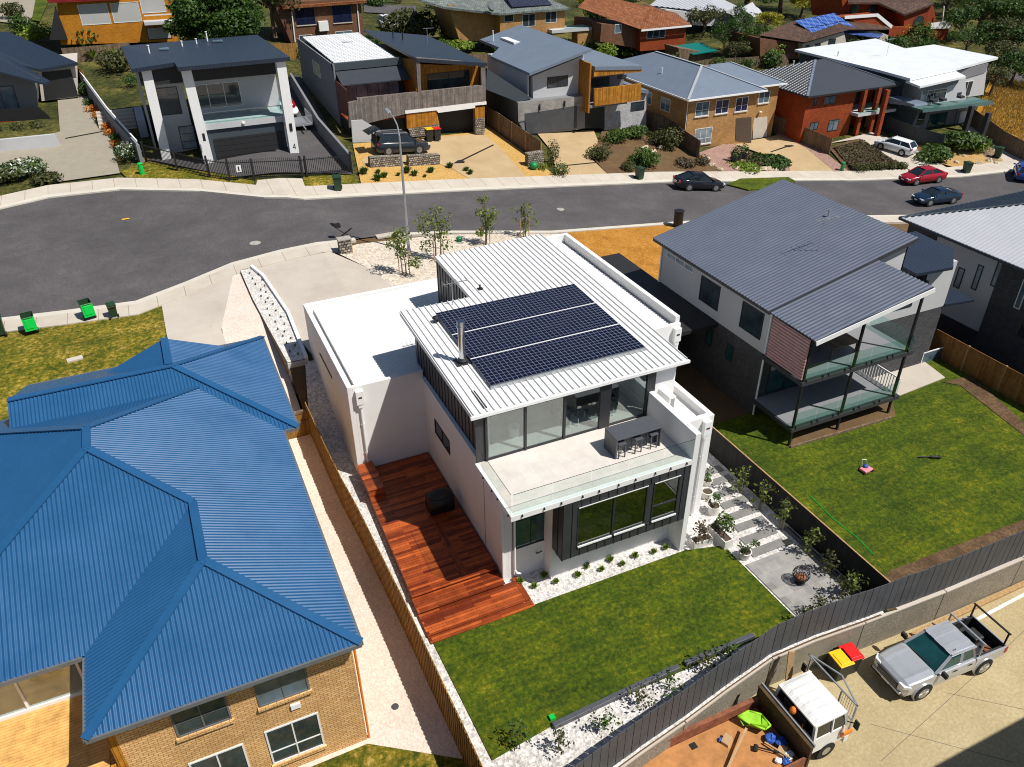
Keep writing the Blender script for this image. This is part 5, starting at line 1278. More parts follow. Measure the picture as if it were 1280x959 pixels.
boxp(h, 'skylight', (23.5,99,9.1), (24.8,100.2,9.25), 'window_glass')
pw = fac(None, 'sunlit_wall_panel', 82.2, [(439,151), (453,150), (481,167), (484,181), (441,180)], .15, 'light_render'); tag(pw, 'pale panel painted as the sunlit end of the timber wall behind the dark wagon', 'wall')  # pale colour stands for sunlight on the rest of the timber wall
# ---- grey and white house
zD = lambda x, y: (590+x/4.567, 20+y/4.567)
h = T('grey_white_house', 'grey and white house with blue grey roofs and a timber boxed balcony', 'house', (42, 84, 0))
rr_ = slab_part(h, 'roof', [(39.9,82.8,7.4),(47.6,82.8,9.3),(47.6,101.5,9.3),(41.9,101.7,7.9),(41.9,95.5,7.9),(39.9,93.6,7.4)], .3, 'roof_bluegrey')
boxp(rr_, 'skylight', (43.4,94.5,8.3), (44.3,98.5,8.5), 'frame_white')
vents(rr_, [(42.6,99,8.0,1.2)], 'trim_white')
fac(h, 'front_wall', 84.1, [zD(345,345), zD(640,225), zD(632,460), zD(350,485)], 12, 'light_render')
boxp(h, 'side_wall', (40.35,84.2,2.0), (40.5,95,7.35), 'light_render')
boxp(h, 'rear_body', (40.5,86,0), (47.4,96,7.2), 'light_render')
gw_ = fac(h, 'garage', 83.0, [zD(262,495), zD(645,455), zD(645,640), zD(600,650), zD(310,682), zD(270,612)], 14, 'grey_render')
gd = fac(h, 'garage_door', 82.9, [zD(300,560), zD(600,512), zD(598,640), zD(312,676)], .06, 'fence_slate')
fac(h, 'left_annex', 83.4, [zD(85,300), zD(345,470), zD(262,492), zD(80,420)], 9, 'navy_render')
fac(h, 'garage_header', 82.92, [zD(262,497), zD(645,457), zD(645,512), zD(300,558), zD(300,600), zD(265,605)], .05, 'block_grey')
for p in ((385,520),(527,500)):
    a_ = py(*zD(*p), 82.9); m = M(); m.box((a_.x-.07,82.75,a_.z-.35),(a_.x+.07,82.9,a_.z+.3)); m.build('wall_lamp', m_['black_metal'], h)
wy(h, 84.1, zD(428,412), zD(548,338), cols=2, fm='frame_dark', gm='window_glass')
r2 = slab_part(h, 'balcony_roof', [(47.35,81.4,7.66),(53.6,81.4,7.2),(53.6,94.5,7.1),(47.35,94.5,7.6)], .4, 'roof_bluegrey')
boxp(h, 'timber_side', (46.8,81.6,2.6), (47.0,86,8.0), 'timber_honey')
fac(h, 'timber_fascia', 81.5, [zD(697,302), zD(972,290), zD(972,318), zD(697,347)], .3, 'timber_honey')
bb = fac(h, 'balcony_box', 81.5, [zD(700,418), zD(965,387), zD(967,482), zD(700,516)], .25, 'timber_honey')
boxp(h, 'balcony_floor', (47,81.7,3.1), (52.1,85,3.4), 'grey_render')
boxp(h, 'recess_wall', (47.4,84.6,-.4), (53.2,92,7.0), 'grey_render')
wy(h, 84.6, zD(665,410), zD(785,345), cols=1, fm='frame_dark', gm='window_glass'); wy(h, 84.6, zD(830,362), zD(882,335), cols=1, fm='frame_dark', gm='window_glass')
fac(h, 'white_wall', 83.4, [zD(757,515), zD(995,440), zD(995,632), zD(757,655)], 8, 'weatherboard')
fac(h, 'entry', 83.35, [zD(640,510), zD(756,515), zD(756,640), zD(640,640)], 1, 'frame_dark')
wy(h, 83.4, zD(905,545), zD(985,485), cols=1, fm='frame_dark', gm='window_glass')
fac(h, 'low_roof', 83.0, [zD(960,422), zD(1008,424), zD(1008,445), zD(965,440)], 6, 'roof_bluegrey')
# ---- blonde brick house
zE = lambda x, y: (780+x/5.33, 60+y/5.33)
h = T('blonde_brick_house', 'two storey blonde brick house with a pale blue grey hip roof', 'house', (62, 77.3, -2))
boxp(h, 'brick_wall', (57.7,77.4,-2.4), (67.6,92,4.0), 'brick_blonde'); boxp(h, 'brick_wall', (67.6,79.2,-2.8), (72.3,92,4.0), 'brick_blonde')
fs, A_, B_ = hip(None, 57.0, 68.3, 76.7, 98, 4.05, radians(21.5)); m = M()
for f in fs: m.poly(f)
fs2, A2, B2 = hip(None, 60.0, 72.9, 78.6, 88.6, 4.05, radians(21.5))
for f in fs2: m.poly(f)
rr_ = m.build('roof', m_['roof_bluegrey'], h)
m = M(); m.beam((57.0,76.7,4.1), (A_[0],A_[1],A_[2]+.04), .3, .06); m.beam((68.3,76.7,4.1), (A_[0],A_[1],A_[2]+.04), .3, .06); m.beam((A_[0],A_[1],A_[2]+.04),(B_[0],B_[1],B_[2]+.04),.3,.06); m.beam((72.9,78.6,4.1),(B2[0],B2[1],B2[2]+.04),.3,.06); m.build('ridge_capping', m_['roof_pale'], rr_)
m = M(); m.beam((57,76.66,3.97),(68.3,76.66,3.97),.14,.18); m.beam((57,76.7,3.97),(57,98,3.97),.14,.18); m.beam((68.3,78.56,3.97),(72.9,78.56,3.97),.14,.18); m.build('gutter', m_['trim_white'], rr_)
vents(rr_, [(59.5,86,5.0,.6)], 'trim_white')
for a, b in (((470,460),(572,352)), ((603,443),(703,338)), ((735,428),(832,322))): wy(h, 77.4, zE(*a), zE(*b), cols=2, rows=2, split=.42, fm='frame_white', gm='window_sky' if a[0] == 470 else 'window_navy', sill='tile_light')
wy(h, 79.2, zE(890,372), zE(975,285), cols=2, fm='frame_white', gm='window_sky', sill='tile_light')
wy(h, 77.4, zE(462,648), zE(590,525), cols=3, rows=2, split=.35, fm='frame_white', gm='window_curtain', sill='tile_light')
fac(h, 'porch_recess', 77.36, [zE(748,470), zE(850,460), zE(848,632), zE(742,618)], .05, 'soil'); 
gd = fac(h, 'garage_door', 79.12, [zE(862,468), zE(955,458), zE(952,592), zE(858,606)], .06, 'tile_light')
for y0 in (81.0, 85.0, 88.5): win(h, (57.7,0), (0,1), (-1,0), y0, y0+2.0, 1.6, 3.1, cols=2, fm='frame_white', gm='window_sky')
m = M(); m.cyl((57.62,77.5,-2.2),(57.62,77.5,4.0),.05); m.build('downpipe', m_['trim_white'], h)
a_ = py(*zE(900,425), 79.2); m = M(); m.ell((a_.x,78.95,a_.z),.2,.2,.16,8,6); m.build('wall_lamp', m_['ceramic'], h)
# ---- red brick house
zF = lambda x, y: (960+x/5.818, 60+y/5.818)
h = T('red_brick_house', 'two storey red brick house with a dark pyramid roof on tall brick columns', 'house', (79, 75.6, -2.7))
boxp(h, 'brick_wall', (74.0,75.9,-3.2), (81.9,87.5,3.1), 'brick_red'); boxp(h, 'rear_wall', (81.9,78.5,-3.2), (87.6,87.5,3.1), 'brick_red')
fs, A_, B_ = hip(None, 73.3, 88.3, 75.2, 88.4, 3.1, radians(20.5)); m = M(); m.poly(fs[0]); m.poly(fs[1]); m.poly(fs[2]); rr_ = m.build('roof', m_['roof_charcoal'], h)
m = M(); ribs(m, fs[3], .55, .07, 'trap'); m.build('left_slope', m_['roof_charcoal'], rr_)
m = M(); m.beam((73.3,75.2,3.16),(A_[0],A_[1],A_[2]+.04),.3,.06); m.beam((88.3,75.2,3.16),(B_[0],B_[1],B_[2]+.04),.2,.05); m.build('ridge_capping', m_['roof_bluegrey'], rr_)
m = M(); m.beam((73.3,75.16,3.0),(88.3,75.16,3.0),.14,.2); m.beam((73.3,75.2,3.0),(73.3,88.4,3.0),.14,.2); m.build('gutter', m_['frame_dark'], rr_)
vents(rr_, [(77.5,83,4.9,.5)], 'trim_white')
for a, b in (((300,600),(370,535)), ((428,608),(520,515))): wy(h, 75.9, zF(*a), zF(*b), cols=2, fm='frame_dark', gm='window_sky')
wy(h, 75.9, zF(325,425), zF(362,360), cols=1, fm='frame_dark', gm='window_glass'); wy(h, 75.9, zF(398,415), zF(500,345), cols=2, fm='frame_dark', gm='window_sky')
boxp(h, 'balcony_slab', (81.6,74.6,-.1), (88.0,78.6,.25), 'light_render')
gq = boxp(h, 'balustrade', (81.7,74.65,.25), (87.9,74.68,1.3), 'teal_glass')
for p, q in (((635,630),(685,340)), ((735,612),(775,330)), ((790,640),(858,320))):
    a_ = G(*zF(*p)); post(h, (a_.x,a_.y,a_.z-.3), (a_.x,a_.y,3.0), .5, 'brick_red')
win(h, (0,78.5), (1,0), (0,-1), 82.3, 84.6, -2.6, -.4, cols=2, fm='frame_dark', gm='window_glass'); win(h, (0,78.5), (1,0), (0,-1), 82.3, 85.6, .4, 2.7, cols=3, fm='frame_dark', gm='window_glass')
boxp(h, 'timber_gate', (86.0,77.2,-2.9), (88.3,77.3,-.9), 'fence_yellow')
# ---- white roofed house
zW = lambda x, y: (1010+x/4.74, 30+y/4.74)
h = T('white_roofed_house', 'large grey house with a flat white roof and a teal glass balcony at upper right', 'house', (93, 73, -3))
rr_ = slab_part(h, 'roof', [(88.2,78.9,4.15),(88.0,73.6,4.1),(98.3,75.4,4.1),(108.4,77.4,4.3),(108.8,88.4,4.2),(102.6,88.0,4.2),(105.0,95.9,4.2),(88.0,94.5,4.2)], .3, 'roof_offwhite')
slab_part(h, 'lower_roof', [(87.6,71.6,3.6),(97.4,73.2,3.6),(98.2,75.5,3.75),(88.0,74.2,3.75)], .25, 'roof_offwhite')
boxp(h, 'side_wall', (88.6,74.8,.2), (88.9,94,3.85), 'navy_render')
fac(h, 'front_wall', 74.0, [zW(680,372), zW(935,312), zW(935,450), zW(660,480)], 14, 'light_render')
fac(h, 'front_wall', 76.2, [zW(880,300), zW(1062,255), zW(1040,420), zW(860,445)], 12, 'light_render')
fac(h, 'wall_band', 76.1, [zW(880,282), zW(1070,232), zW(1052,286), zW(885,338)], .1, 'grey_render')
fac(h, 'wall_band', 73.9, [zW(680,372), zW(890,318), zW(890,350), zW(686,420)], .1, 'grey_render')
wy(h, 73.9, zW(690,480), zW(828,378), cols=3, fm='frame_white', gm='window_glass'); wy(h, 76.1, zW(868,440), zW(982,335), cols=3, fm='frame_white', gm='window_glass')
fac(h, 'lower_wall', 73.6, [zW(660,505), zW(1000,470), zW(930,640), zW(600,640)], 12, 'grey_render')
wy(h, 73.6, zW(700,625), zW(830,520), cols=2, fm='frame_dark', gm='window_teal'); wy(h, 73.6, zW(850,640), zW(885,510), cols=1, fm='frame_dark', gm='window_glass')
wy(h, 73.6, zW(640,600), zW(700,520), cols=1, fm='frame_dark', gm='window_glass')
fac(h, 'garage_panel', 73.5, [zW(905,520), zW(945,515), zW(915,635), zW(880,640)], .2, 'light_render')
gb2 = fac(h, 'balcony_slab', 71.6, [zW(680,510), zW(1098,462), zW(1098,478), zW(680,526)], 3.0, 'teal_metal')
fac(h, 'balustrade', 71.6, [zW(680,478), zW(1098,440), zW(1098,462), zW(680,510)], .04, 'teal_glass')
for p in ((1022,690),(930,630)):
    a_ = G(*zW(*p)); post(h, (a_.x,a_.y,a_.z-.3), (a_.x,a_.y,.35), .55, 'charcoal')
fax(h, 'low_blue_roof', 86.8, [zW(475,432), zW(630,478), zW(632,490), zW(475,470)], 2.2, 'roof_bluegrey')
wx(h, 88.6, zW(548,410), zW(645,400), cols=2, fm='frame_grey', gm='shed_red', z_=0) if False else win(h, (88.6,0), (0,1), (-1,0), 76.5, 79.5, 1.3, 2.9, cols=2, fm='frame_grey', gm='window_curtain')
aerial(rr_, *[pz(1108,70,4.2)[i] for i in (0,1)], 4.2, 2.2, boom=1.4); vents(rr_, [(pz(1047,70,4.2).x, pz(1047,70,4.2).y, 4.2, .5)])
# ---- house at far left
z1 = lambda x, y: (x/3.835, y/3.835)
h = T('far_left_house', 'low house at the far left with a dark navy roof and dark garage door', 'house', (-9, 107, 4.5))
Yg = 106
a_ = py(*z1(372,300), Yg-.6); b_ = py(*z1(190,332), Yg-.6); 
slab_part(h, 'roof', [tuple(a_), tuple(b_), tuple(py(*z1(-200,240), Yg+1)), tuple(py(*z1(-200,160), Yg+14)), tuple(py(*z1(40,152), Yg+13))], .3, 'roof_navy')
fac(h, 'wall', Yg+.1, [z1(180,330), z1(370,312), z1(375,465), z1(200,485)], 8, 'tile_light')
fac(h, 'garage_door', Yg, [z1(200,348), z1(338,333), z1(376,462), z1(216,480)], .08, 'black_clad')
Yf = 101.5
slab_part(h, 'porch_roof', [tuple(py(*z1(240,388), Yf-1)), tuple(py(*z1(205,398), Yf-1.2)), tuple(py(*z1(-200,290), Yf-1)), tuple(py(*z1(-200,180), Yf+4)), tuple(py(*z1(10,258), Yf+4))], .2, 'roof_navy')
fac(h, 'porch_wall', Yf+1, [z1(-200,330), z1(40,345), z1(175,395), z1(180,500), z1(170,540), z1(-200,560)], 5, 'grey_render')
wy(h, Yf+1, z1(-40,540), z1(60,410), cols=2, fm='frame_dark', gm='window_sky')
fac(h, 'porch_slab', Yf-1.5, [z1(-200,590), z1(250,575), z1(250,590), z1(-200,625)], 4, 'deck_boards')
gq = fac(h, 'porch_rail', Yf-1.5, [z1(-200,545), z1(180,510), z1(255,575), z1(-200,590)], .05, 'black_metal')
gw_ = fac(None, 'garden_wall', 90.3, [(-60,181), (68,168), (76,184), (50,190), (-60,204)], .4, 'light_render'); tag(gw_, 'pale rendered garden wall below the far left porch', 'wall')
# ================================================================ second row of houses up the hill
def backhouse(name, label, loc): return T(name, label, 'house', loc)
# orange brick
Y = 128
h = backhouse('orange_brick_house', 'orange brick house with white blinds and a red roof edge at top left', (3, Y, 6))
fac(h, 'brick_wall', Y, [(70,-12),(216,-12),(222,52),(76,56)], 9, 'brick_orange')
fac(h, 'roof', Y-.8, [(62,4),(150,0),(150,-10),(40,-16)], 11, 'tile_red')
for a, b in (((103,32),(133,4)), ((143,29),(172,2)), ((178,17),(204,-4))): wy(h, Y, a, b, cols=1, fm='frame_white', gm='window_blind')
fac(h, 'balcony', Y-1.8, [(180,28),(215,26),(215,30),(181,32)], 1.8, 'light_render'); fac(h, 'balcony_rail', Y-1.8, [(180,19),(214,17),(214,18.5),(180,20.5)], .05, 'trim_white')
wy(h, Y, (186,50), (212,33), cols=1, fm='frame_dark', gm='window_blind')
fac(h, 'garage_side_shade', Y-.5, [(62,50),(69,8),(85,50)], .4, 'black_clad')  # black panel stands for the side of the house lying in shade
# brown brick
Y = 127
h = backhouse('brown_brick_house', 'brown brick two storey house with a terracotta roof and navy curtained windows', (28, Y, 5))
fac(h, 'brick_wall', Y, [(342,4),(450,-2),(456,47),(365,56)], 8, 'brick_brown')
slab_part(h, 'roof', [tuple(py(352,9,Y-.7)), tuple(py(458,1,Y-.7)), tuple(py(450,-14,Y+9)), tuple(py(320,-14,Y+9))], .3, 'tile_terracotta')
wy(h, Y, (371,32), (392,9), cols=2, fm='frame_dark', gm='window_navy', sill='tile_light'); wy(h, Y, (417,29), (438,6), cols=2, fm='frame_dark', gm='window_navy', sill='tile_light')
wy(h, Y, (375,55), (390,43), cols=2, fm='frame_white', gm='window_glass'); wy(h, Y, (420,47), (440,38), cols=2, fm='frame_white', gm='window_sky')
for p, q in (((364,9),(369,53)), ((446,3),(450,45))):
    a_, b_ = py(*p, Y-.1), py(*q, Y-.1); post(h, a_, b_, .14, 'trim_white', 'downpipe')
a_ = py(404,32,Y-.3); boxp(h, 'air_conditioner', (a_.x-.7,Y-.7,a_.z-.7), (a_.x+.7,Y-.02,a_.z+.6), 'trim_white')
# tile roofed house
Y = 124
h = backhouse('cream_brick_house', 'cream brick house with a grey green tiled hip roof and small balcony', (60, Y, 2))
fac(h, 'brick_wall', Y, [(560,6),(628,10),(628,50),(575,52)], 8, 'brick_blonde'); fac(h, 'brick_wall', Y-2, [(625,16),(706,10),(706,42),(625,52)], 9, 'brick_blonde')
ya = Y-2.6
slab_part(h, 'roof', [tuple(py(624,17,ya)), tuple(py(712,10,ya)), tuple(py(660,-14,ya+8)), tuple(py(632,-14,ya+8))], .3, 'tile_greygreen'); slab_part(h, 'roof', [tuple(py(523,-1,ya+2.4)), tuple(py(556,9,ya+2.2)), tuple(py(624,16.6,ya-.02)), tuple(py(632,-14,ya+8)), tuple(py(530,-16,ya+10))], .3, 'tile_greygreen')
a_ = [py(640,10,ya+1.2), py(690,7,ya+1.2), py(680,-4,ya+4), py(632,-4,ya+4)]; boxx = M(); boxx.slab([tuple(p+Vector((0,0,.15))) for p in a_], .08); boxx.build('solar_panel', m_['solar_cells'], h)
wy(h, Y-2, (630,28), (642,18), cols=1, fm='frame_white', gm='window_glass'); wy(h, Y-2, (653,34), (669,17), cols=2, fm='frame_white', gm='window_glass'); wy(h, Y-2, (681,29), (696,14), cols=2, fm='frame_white', gm='window_glass')
fac(h, 'balcony', Y-3.4, [(690,38),(740,34),(740,38),(690,42)], 3, 'light_render'); fac(h, 'balcony_rail', Y-3.4, [(706,27),(740,24),(740,34),(706,37)], .04, 'teal_glass'); fac(h, 'balcony_pier', Y-3.2, [(722,38),(742,36),(742,58),(722,60)], 2, 'brick_blonde')
a_ = py(613,9,ya-.2); m = M(); m.cyl((a_.x,ya-.3,a_.z),(a_.x+.1,ya-.5,a_.z+.12),.7,.55,12); m.build('satellite_dish', m_['frame_grey'], h)
# terracotta
Y = 118
h = backhouse('terracotta_house', 'dark brown brick house with a terracotta tiled hip roof', (82, Y, 1))
fac(h, 'brick_wall', Y, [(752,30),(802,34),(802,62),(750,52)], 9, 'brick_brown'); fac(h, 'brick_wall', Y-1, [(800,36),(857,32),(857,60),(800,64)], 9, 'brick_red')
a1, a2, a3, a4 = py(722,9,Y+3), py(801,37,Y-1.7), py(864,31,Y-1.7), py(845,16,Y+5); r1_ = py(814,9,Y+4); r0_ = py(740,-8,Y+9)
m = M(); m.add([tuple(a1),tuple(a2),tuple(r1_),tuple(r0_)], [(0,1,2,3)]); m.add([tuple(a2),tuple(a3),tuple(r1_)], [(0,1,2)]); m.add([tuple(a3),tuple(a4),tuple(r1_)], [(0,1,2)]); m.add([tuple(r1_),tuple(a4),tuple(a4+Vector((0,6,0))),tuple(r0_+Vector((6,2,0)))],[(0,1,2,3)]); rr_ = m.build('roof', m_['tile_terracotta'], h)
m = M(); m.beam(a2+Vector((0,0,.06)), r1_+Vector((0,0,.06)), .35, .1); m.build('ridge_tiles', m_['tile_terracotta'], rr_)
m = M(); m.beam(a2-Vector((0,.1,.15)), a3-Vector((0,.1,.15)), .18,.25); m.build('gutter', m_['trim_white'], rr_)
wy(h, Y-1, (808,49), (832,36), cols=3, fm='frame_white', gm='window_glass'); wy(h, Y, (768,42), (777,30), cols=1, fm='frame_white', gm='window_sky')
# pale roofed pavilion houses
Y = 132
h = backhouse('pale_roof_house', 'house with a pale ribbed hip roof at the top of the picture', (100, Y, 2))
a1, a2, a3, r_ = py(812,7,Y), py(895,17,Y-4), py(922,8,Y-1), py(885,-10,Y+6)
m = M(); ribs(m, [tuple(a1),tuple(a2),tuple(r_),tuple(py(832,-8,Y+6))], .9, .1, 'trap'); m.add([tuple(a2),tuple(a3),tuple(r_)],[(0,1,2)]); m.build('roof', m_['roof_lightgrey'], h)
fac(h, 'wall', Y-3, [(832,12),(894,18),(918,10),(918,34),(832,30)], 6, 'light_render')
for (x0, y0, x1, y1) in ((913,14,933,29),(926,9,954,21)):
    fac(h, 'wing_wall', Y-6+(2 if x0 > 920 else 0), [(x0-2,y0+3),(x1-2,y1-3),(x1-3,y1+16),(x0-2,y0+24)], 3, 'grey_render')
    yy = Y-6.4+(2 if x0 > 920 else 0); m = M(); ribs(m, [tuple(py(x0,y0+1,yy)),tuple(py(x1-12,y1+1,yy-.4)),tuple(py(x1,y1-4,yy+2)),tuple(py(x0+14,y0-6,yy+3))], .9, .1, 'trap'); m.build('wing_roof', m_['roof_lightgrey'], h)
# brown tiled with solar
Y = 106
h = backhouse('brown_tile_house', 'brown tiled house with a block of blue solar panels on its roof', (103, Y, -1))
fac(h, 'brick_wall', Y, [(950,48),(1003,54),(1002,74),(950,72)], 8, 'brick_brown'); fac(h, 'cream_wall', Y-1, [(1003,55),(1055,40),(1060,64),(1003,74)], 6, 'tile_light'); fac(h, 'cream_wall', Y+3, [(1050,44),(1112,36),(1108,58),(1050,64)], 6, 'tile_light')  # brick_wall gets a darker brick to stand for shade on that side
a1, a2, a3, r1_, r2_ = py(948,44,Y+1), py(1006,53,Y-1.8), py(1062,37,Y-1.4), py(991,27,Y+5), py(1032,18,Y+6)
m = M()
for f in ([a1,a2,r1_], [a2,a3,r2_,r1_], [a1,r1_,r2_,py(985,30,Y+9)], [a3,r2_,py(1080,22,Y+9)], [a3,py(1114,37,Y+1.5),py(1096,24,Y+6),py(1050,18,Y+7)]): m.poly([tuple(p) for p in f])
rr_ = m.build('roof', m_['tile_brown'], h)
d = (a3-a2); s_ = (r2_-a3)*.9
c0 = a2+d*.12+(r1_-a2)*.25
for i in range(2):
    for j in range(2):
        p0 = py(993+i*26+j*13-0, 27-i*5+j*9, Y+3.6-j*1.7)+Vector((0,0,.2)); pts = [py(993+j*15+i*25, 28+j*10-i*5, Y+4-j*2.2), py(993+j*15+i*25+24, 28+j*10-i*5-5, Y+4-j*2.2), py(993+j*15+i*25+24+14, 28+j*10-i*5-5+9.2, Y+2-j*2.2), py(993+j*15+i*25+14, 28+j*10-i*5+9.2, Y+2-j*2.2)]
        m = M(); m.slab([tuple(p+Vector((0,0,.22))) for p in pts], .08); m.build('solar_panel', m_['solar_blue'], rr_)
for a, b in (((1005,70),(1012,56)),((1017,66),(1026,54)),((1034,60),(1045,48))): wy(h, Y-1, a, b, cols=1, fm='frame_dark', gm='window_glass')
m = M(); pts = [py(1052,41,Y-.5), py(1098,47,Y-2.5), py(1104,43,Y), py(1056,37,Y+1.5)]; m.slab([tuple(p) for p in pts], .08); m.build('pergola_roof', m_['solar_blue'], h)
# arched brick house
Y = 112
h = backhouse('arched_brick_house', 'red brown brick house with arched openings and a dark tiled roof at top right', (132, Y, 0))
fac(h, 'brick_wall', Y+2, [(1052,-4),(1130,12),(1132,38),(1055,26)], 8, 'brick_red'); fac(h, 'gable_wall', Y-2, [(1130,18),(1166,4),(1172,34),(1130,40)], 9, 'brick_red'); fac(h, 'terrace', Y-3, [(1055,22),(1098,18),(1120,34),(1186,36),(1184,50),(1115,46)], 2.5, 'brick_red')
slab_part(h, 'roof', [tuple(py(1060,3,Y)), tuple(py(1098,3,Y)), tuple(py(1131,18,Y-2.6)), tuple(py(1168,4,Y-2.6)), tuple(py(1150,-8,Y+7)), tuple(py(1060,-10,Y+8))], .3, 'tile_brown')
def arch(p0, p1, Yp):
    a_, b_ = py(*p0, Yp), py(*p1, Yp); r = (b_.x-a_.x)/2; c = (a_.x+b_.x)/2; zt = b_.z-r*.8
    vs = [(a_.x,Yp,a_.z),(b_.x,Yp,a_.z)]+[(c+r*cos(pi*k/10),Yp,zt+r*.8*sin(pi*k/10)) for k in range(11)]
    m = M(); n = len(vs); m.add(vs+[(x,y+.2,z) for x, y, z in vs], [tuple(range(n))]+[(i,n+i,n+(i+1)%n,(i+1)%n) for i in range(n)]); m.build('arch_opening', m_['window_glass'], h)
arch((1062,19),(1075,4),Y+1.9); arch((1082,24),(1099,5),Y+1.9); arch((1141,33),(1157,19),Y-2.1)
fac(h, 'white_rail', Y-3.2, [(1056,20),(1098,17),(1116,32),(1114,36),(1096,21),(1056,24)], .1, 'trim_white'); fac(h, 'balcony_rail', Y-3.2, [(1164,29),(1189,26),(1189,36),(1164,36)], .08, 'trim_white')
for p, q in (((1180,8),(1178,28)),):
    post(h, py(*p,Y-3), py(*q,Y-3), .15, 'trim_white', 'post')
# teal roofed shed
h = T('garden_shed', 'small garden shed with a teal ribbed roof behind the blonde brick house', 'shed', (86,113,0))
fac(h, 'wall', 112, [(848,60),(888,66),(888,82),(850,78)], 4, 'fence_weathered')
slab_part(h, 'roof', [tuple(py(866,68,111.4)), tuple(py(897,63,111.4)), tuple(py(875,53,116)), tuple(py(843,57,116))], .15, 'roof_teal')
# ================================================================ fences, walls and plants across the street
def gline(*pts): return GP(*pts)
fence('timber_fence', 'tall brown timber fence between the timber house and the grey and white house', [(35.6,100),(35.7,92)]+gline((640,178),(676,203)), 2.2, 'fence_weathered', 'timber_pole', 2.6)
o = T('gabion_pier', 'stone filled gabion block at the street end of the brown fence', 'gabion', tuple(G(668,207)))
a_ = G(668,207); boxp(o, 'stones', (a_.x-.9,a_.y-.4,a_.z-.1), (a_.x+.9,a_.y+.4,a_.z+1.4), 'gabion')
m = M()
for x in (-.9,.9):
    for z in (0,1.4): m.beam((a_.x+x,a_.y-.42,a_.z+z), (a_.x+x,a_.y+.42,a_.z+z), .04)
m.build('cage', m_['galvanised'], o)
fence('timber_fence', 'weathered timber fence between the grey and white house and the blonde brick house', [(57.0,92),(57.0,84)]+gline((835,172),(873,198)), 2.0, 'fence_weathered', 'fence_weathered')
fence('timber_fence', 'weathered timber fence between the blonde and the red brick houses', [(72.9,92),(73.2,84)]+gline((1000,178),(1036,194)), 2.0, 'fence_weathered', 'fence_weathered')
fence('metal_fence', 'dark navy metal fence beside the white hatchback', [(88.4,86)]+gline((1105,163),(1140,178),(1176,188)), 1.9, 'fence_navy', 'fence_navy')
fence('timber_fence', 'weathered timber fence at the foot of the dry golden slope', gline((1212,157),(1250,186),(1300,212)), 2.1, 'fence_weathered', 'fence_weathered')
fence('timber_fence', 'yellow timber fence behind the pillar house and timber house', gline((335,74),(382,72)), 1.9, 'fence_yellow', 'fence_yellow')
fence('slat_fence', 'dark slatted fence below the orange brick house', gline((82,78),(165,70)), 1.7, 'fence_weathered', 'fence_weathered')
fence('slat_fence', 'grey slatted fence behind the grey and white house', gline((570,84),(612,84)), 1.8, 'fence_weathered', 'fence_weathered')
fence('timber_fence', 'grey timber fence behind the blonde brick house roof', gline((880,88),(945,84),(985,80)), 1.6, 'fence_weathered', 'fence_weathered')
fence('timber_fence', 'honey coloured fence panel beside the far left garage', gline((98,104),(112,118)), 2.4, 'timber_honey', None)
rw = fence('rendered_wall', 'grey rendered wall with a white rail between the pebble driveway and the pillar house', gline((106,112),(140,160),(178,204)), 1.7, 'grey_render', None, thick=.3)
rl = M()
for (a, b_) in zip(gline((106,112),(140,160),(178,204)), gline((106,112),(140,160),(178,204))[1:]): rl.beam((a[0],a[1],g(*a)+2.1), (b_[0],b_[1],g(*b_)+2.1), .12)
rl.build('rail', m_['trim_white'], rw)
fence('rendered_wall', 'brown grey wall along the right edge of the dark driveway', gline((366,110),(400,168),(440,215)), 1.7, 'grey_render', None, thick=.25)
# black picket fence with a notice
pf = gline((183,203),(260,222),(288,226),(380,222),(440,216)); o = T('picket_fence', 'black metal picket fence across the dark driveway', 'fence', (pf[0][0],pf[0][1],g(*pf[0])))
m = M(); rl = M()
for (a, b_) in zip(pf, pf[1:]):
    A_, B_ = Vector((*a,0)), Vector((*b_,0)); n = int((B_-A_).length/.17)
    for i in range(n):
        p = A_+(B_-A_)*(i/n); z = g(p.x,p.y); m.box((p.x-.022,p.y-.022,z+.1),(p.x+.022,p.y+.022,z+1.75))
    for zz in (.25, 1.6): rl.beam((a[0],a[1],g(*a)+zz), (b_[0],b_[1],g(*b_)+zz), .06)
m.build('pickets', m_['black_metal'], o); rl.build('rail', m_['black_metal'], o)
for p in [(183,203),(222,214),(262,222),(288,226),(318,226),(378,222),(384,222),(440,216)]:
    a_ = G(*p); boxp(o, 'post', (a_.x-.09,a_.y-.09,a_.z), (a_.x+.09,a_.y+.09,a_.z+2.0), 'black_metal')
a_ = G(301,226); s_ = boxp(o, 'notice', (a_.x-.22,a_.y-.16,a_.z+.85), (a_.x+.22,a_.y-.12,a_.z+1.45), 'paper')
m = M(); m.box((a_.x-.11,a_.y-.175,a_.z+.95),(a_.x+.11,a_.y-.161,a_.z+1.0)); m.box((a_.x-.06,a_.y-.175,a_.z+1.05),(a_.x+.06,a_.y-.161,a_.z+1.35)); m.build('notice_symbol', m_['black_metal'], s_)
# gabion walls in the yellow gravel
for i, (a, b_, lb) in enumerate((((463,210),(503,208),'left stone gabion wall in the yellow gravel below the dark wagon'),((511,208),(550,206),'right stone gabion wall in the yellow gravel below the dark wagon'))):
    p, q = G(*a), G(*b_); o = T('gabion_wall', lb, 'gabion', (p+q)/2, 'gabion walls in the yellow gravel')
    m = M(); m.beam(p+Vector((0,.3,.45)), q+Vector((0,.3,.45)), .7, 1.1); m.build('stones', m_['gabion'], o)
    m = M()
    for z in (0, 1.02): m.beam(p+Vector((0,-.07,z)), q+Vector((0,-.07,z)), .04)
    m.build('cage', m_['galvanised'], o)
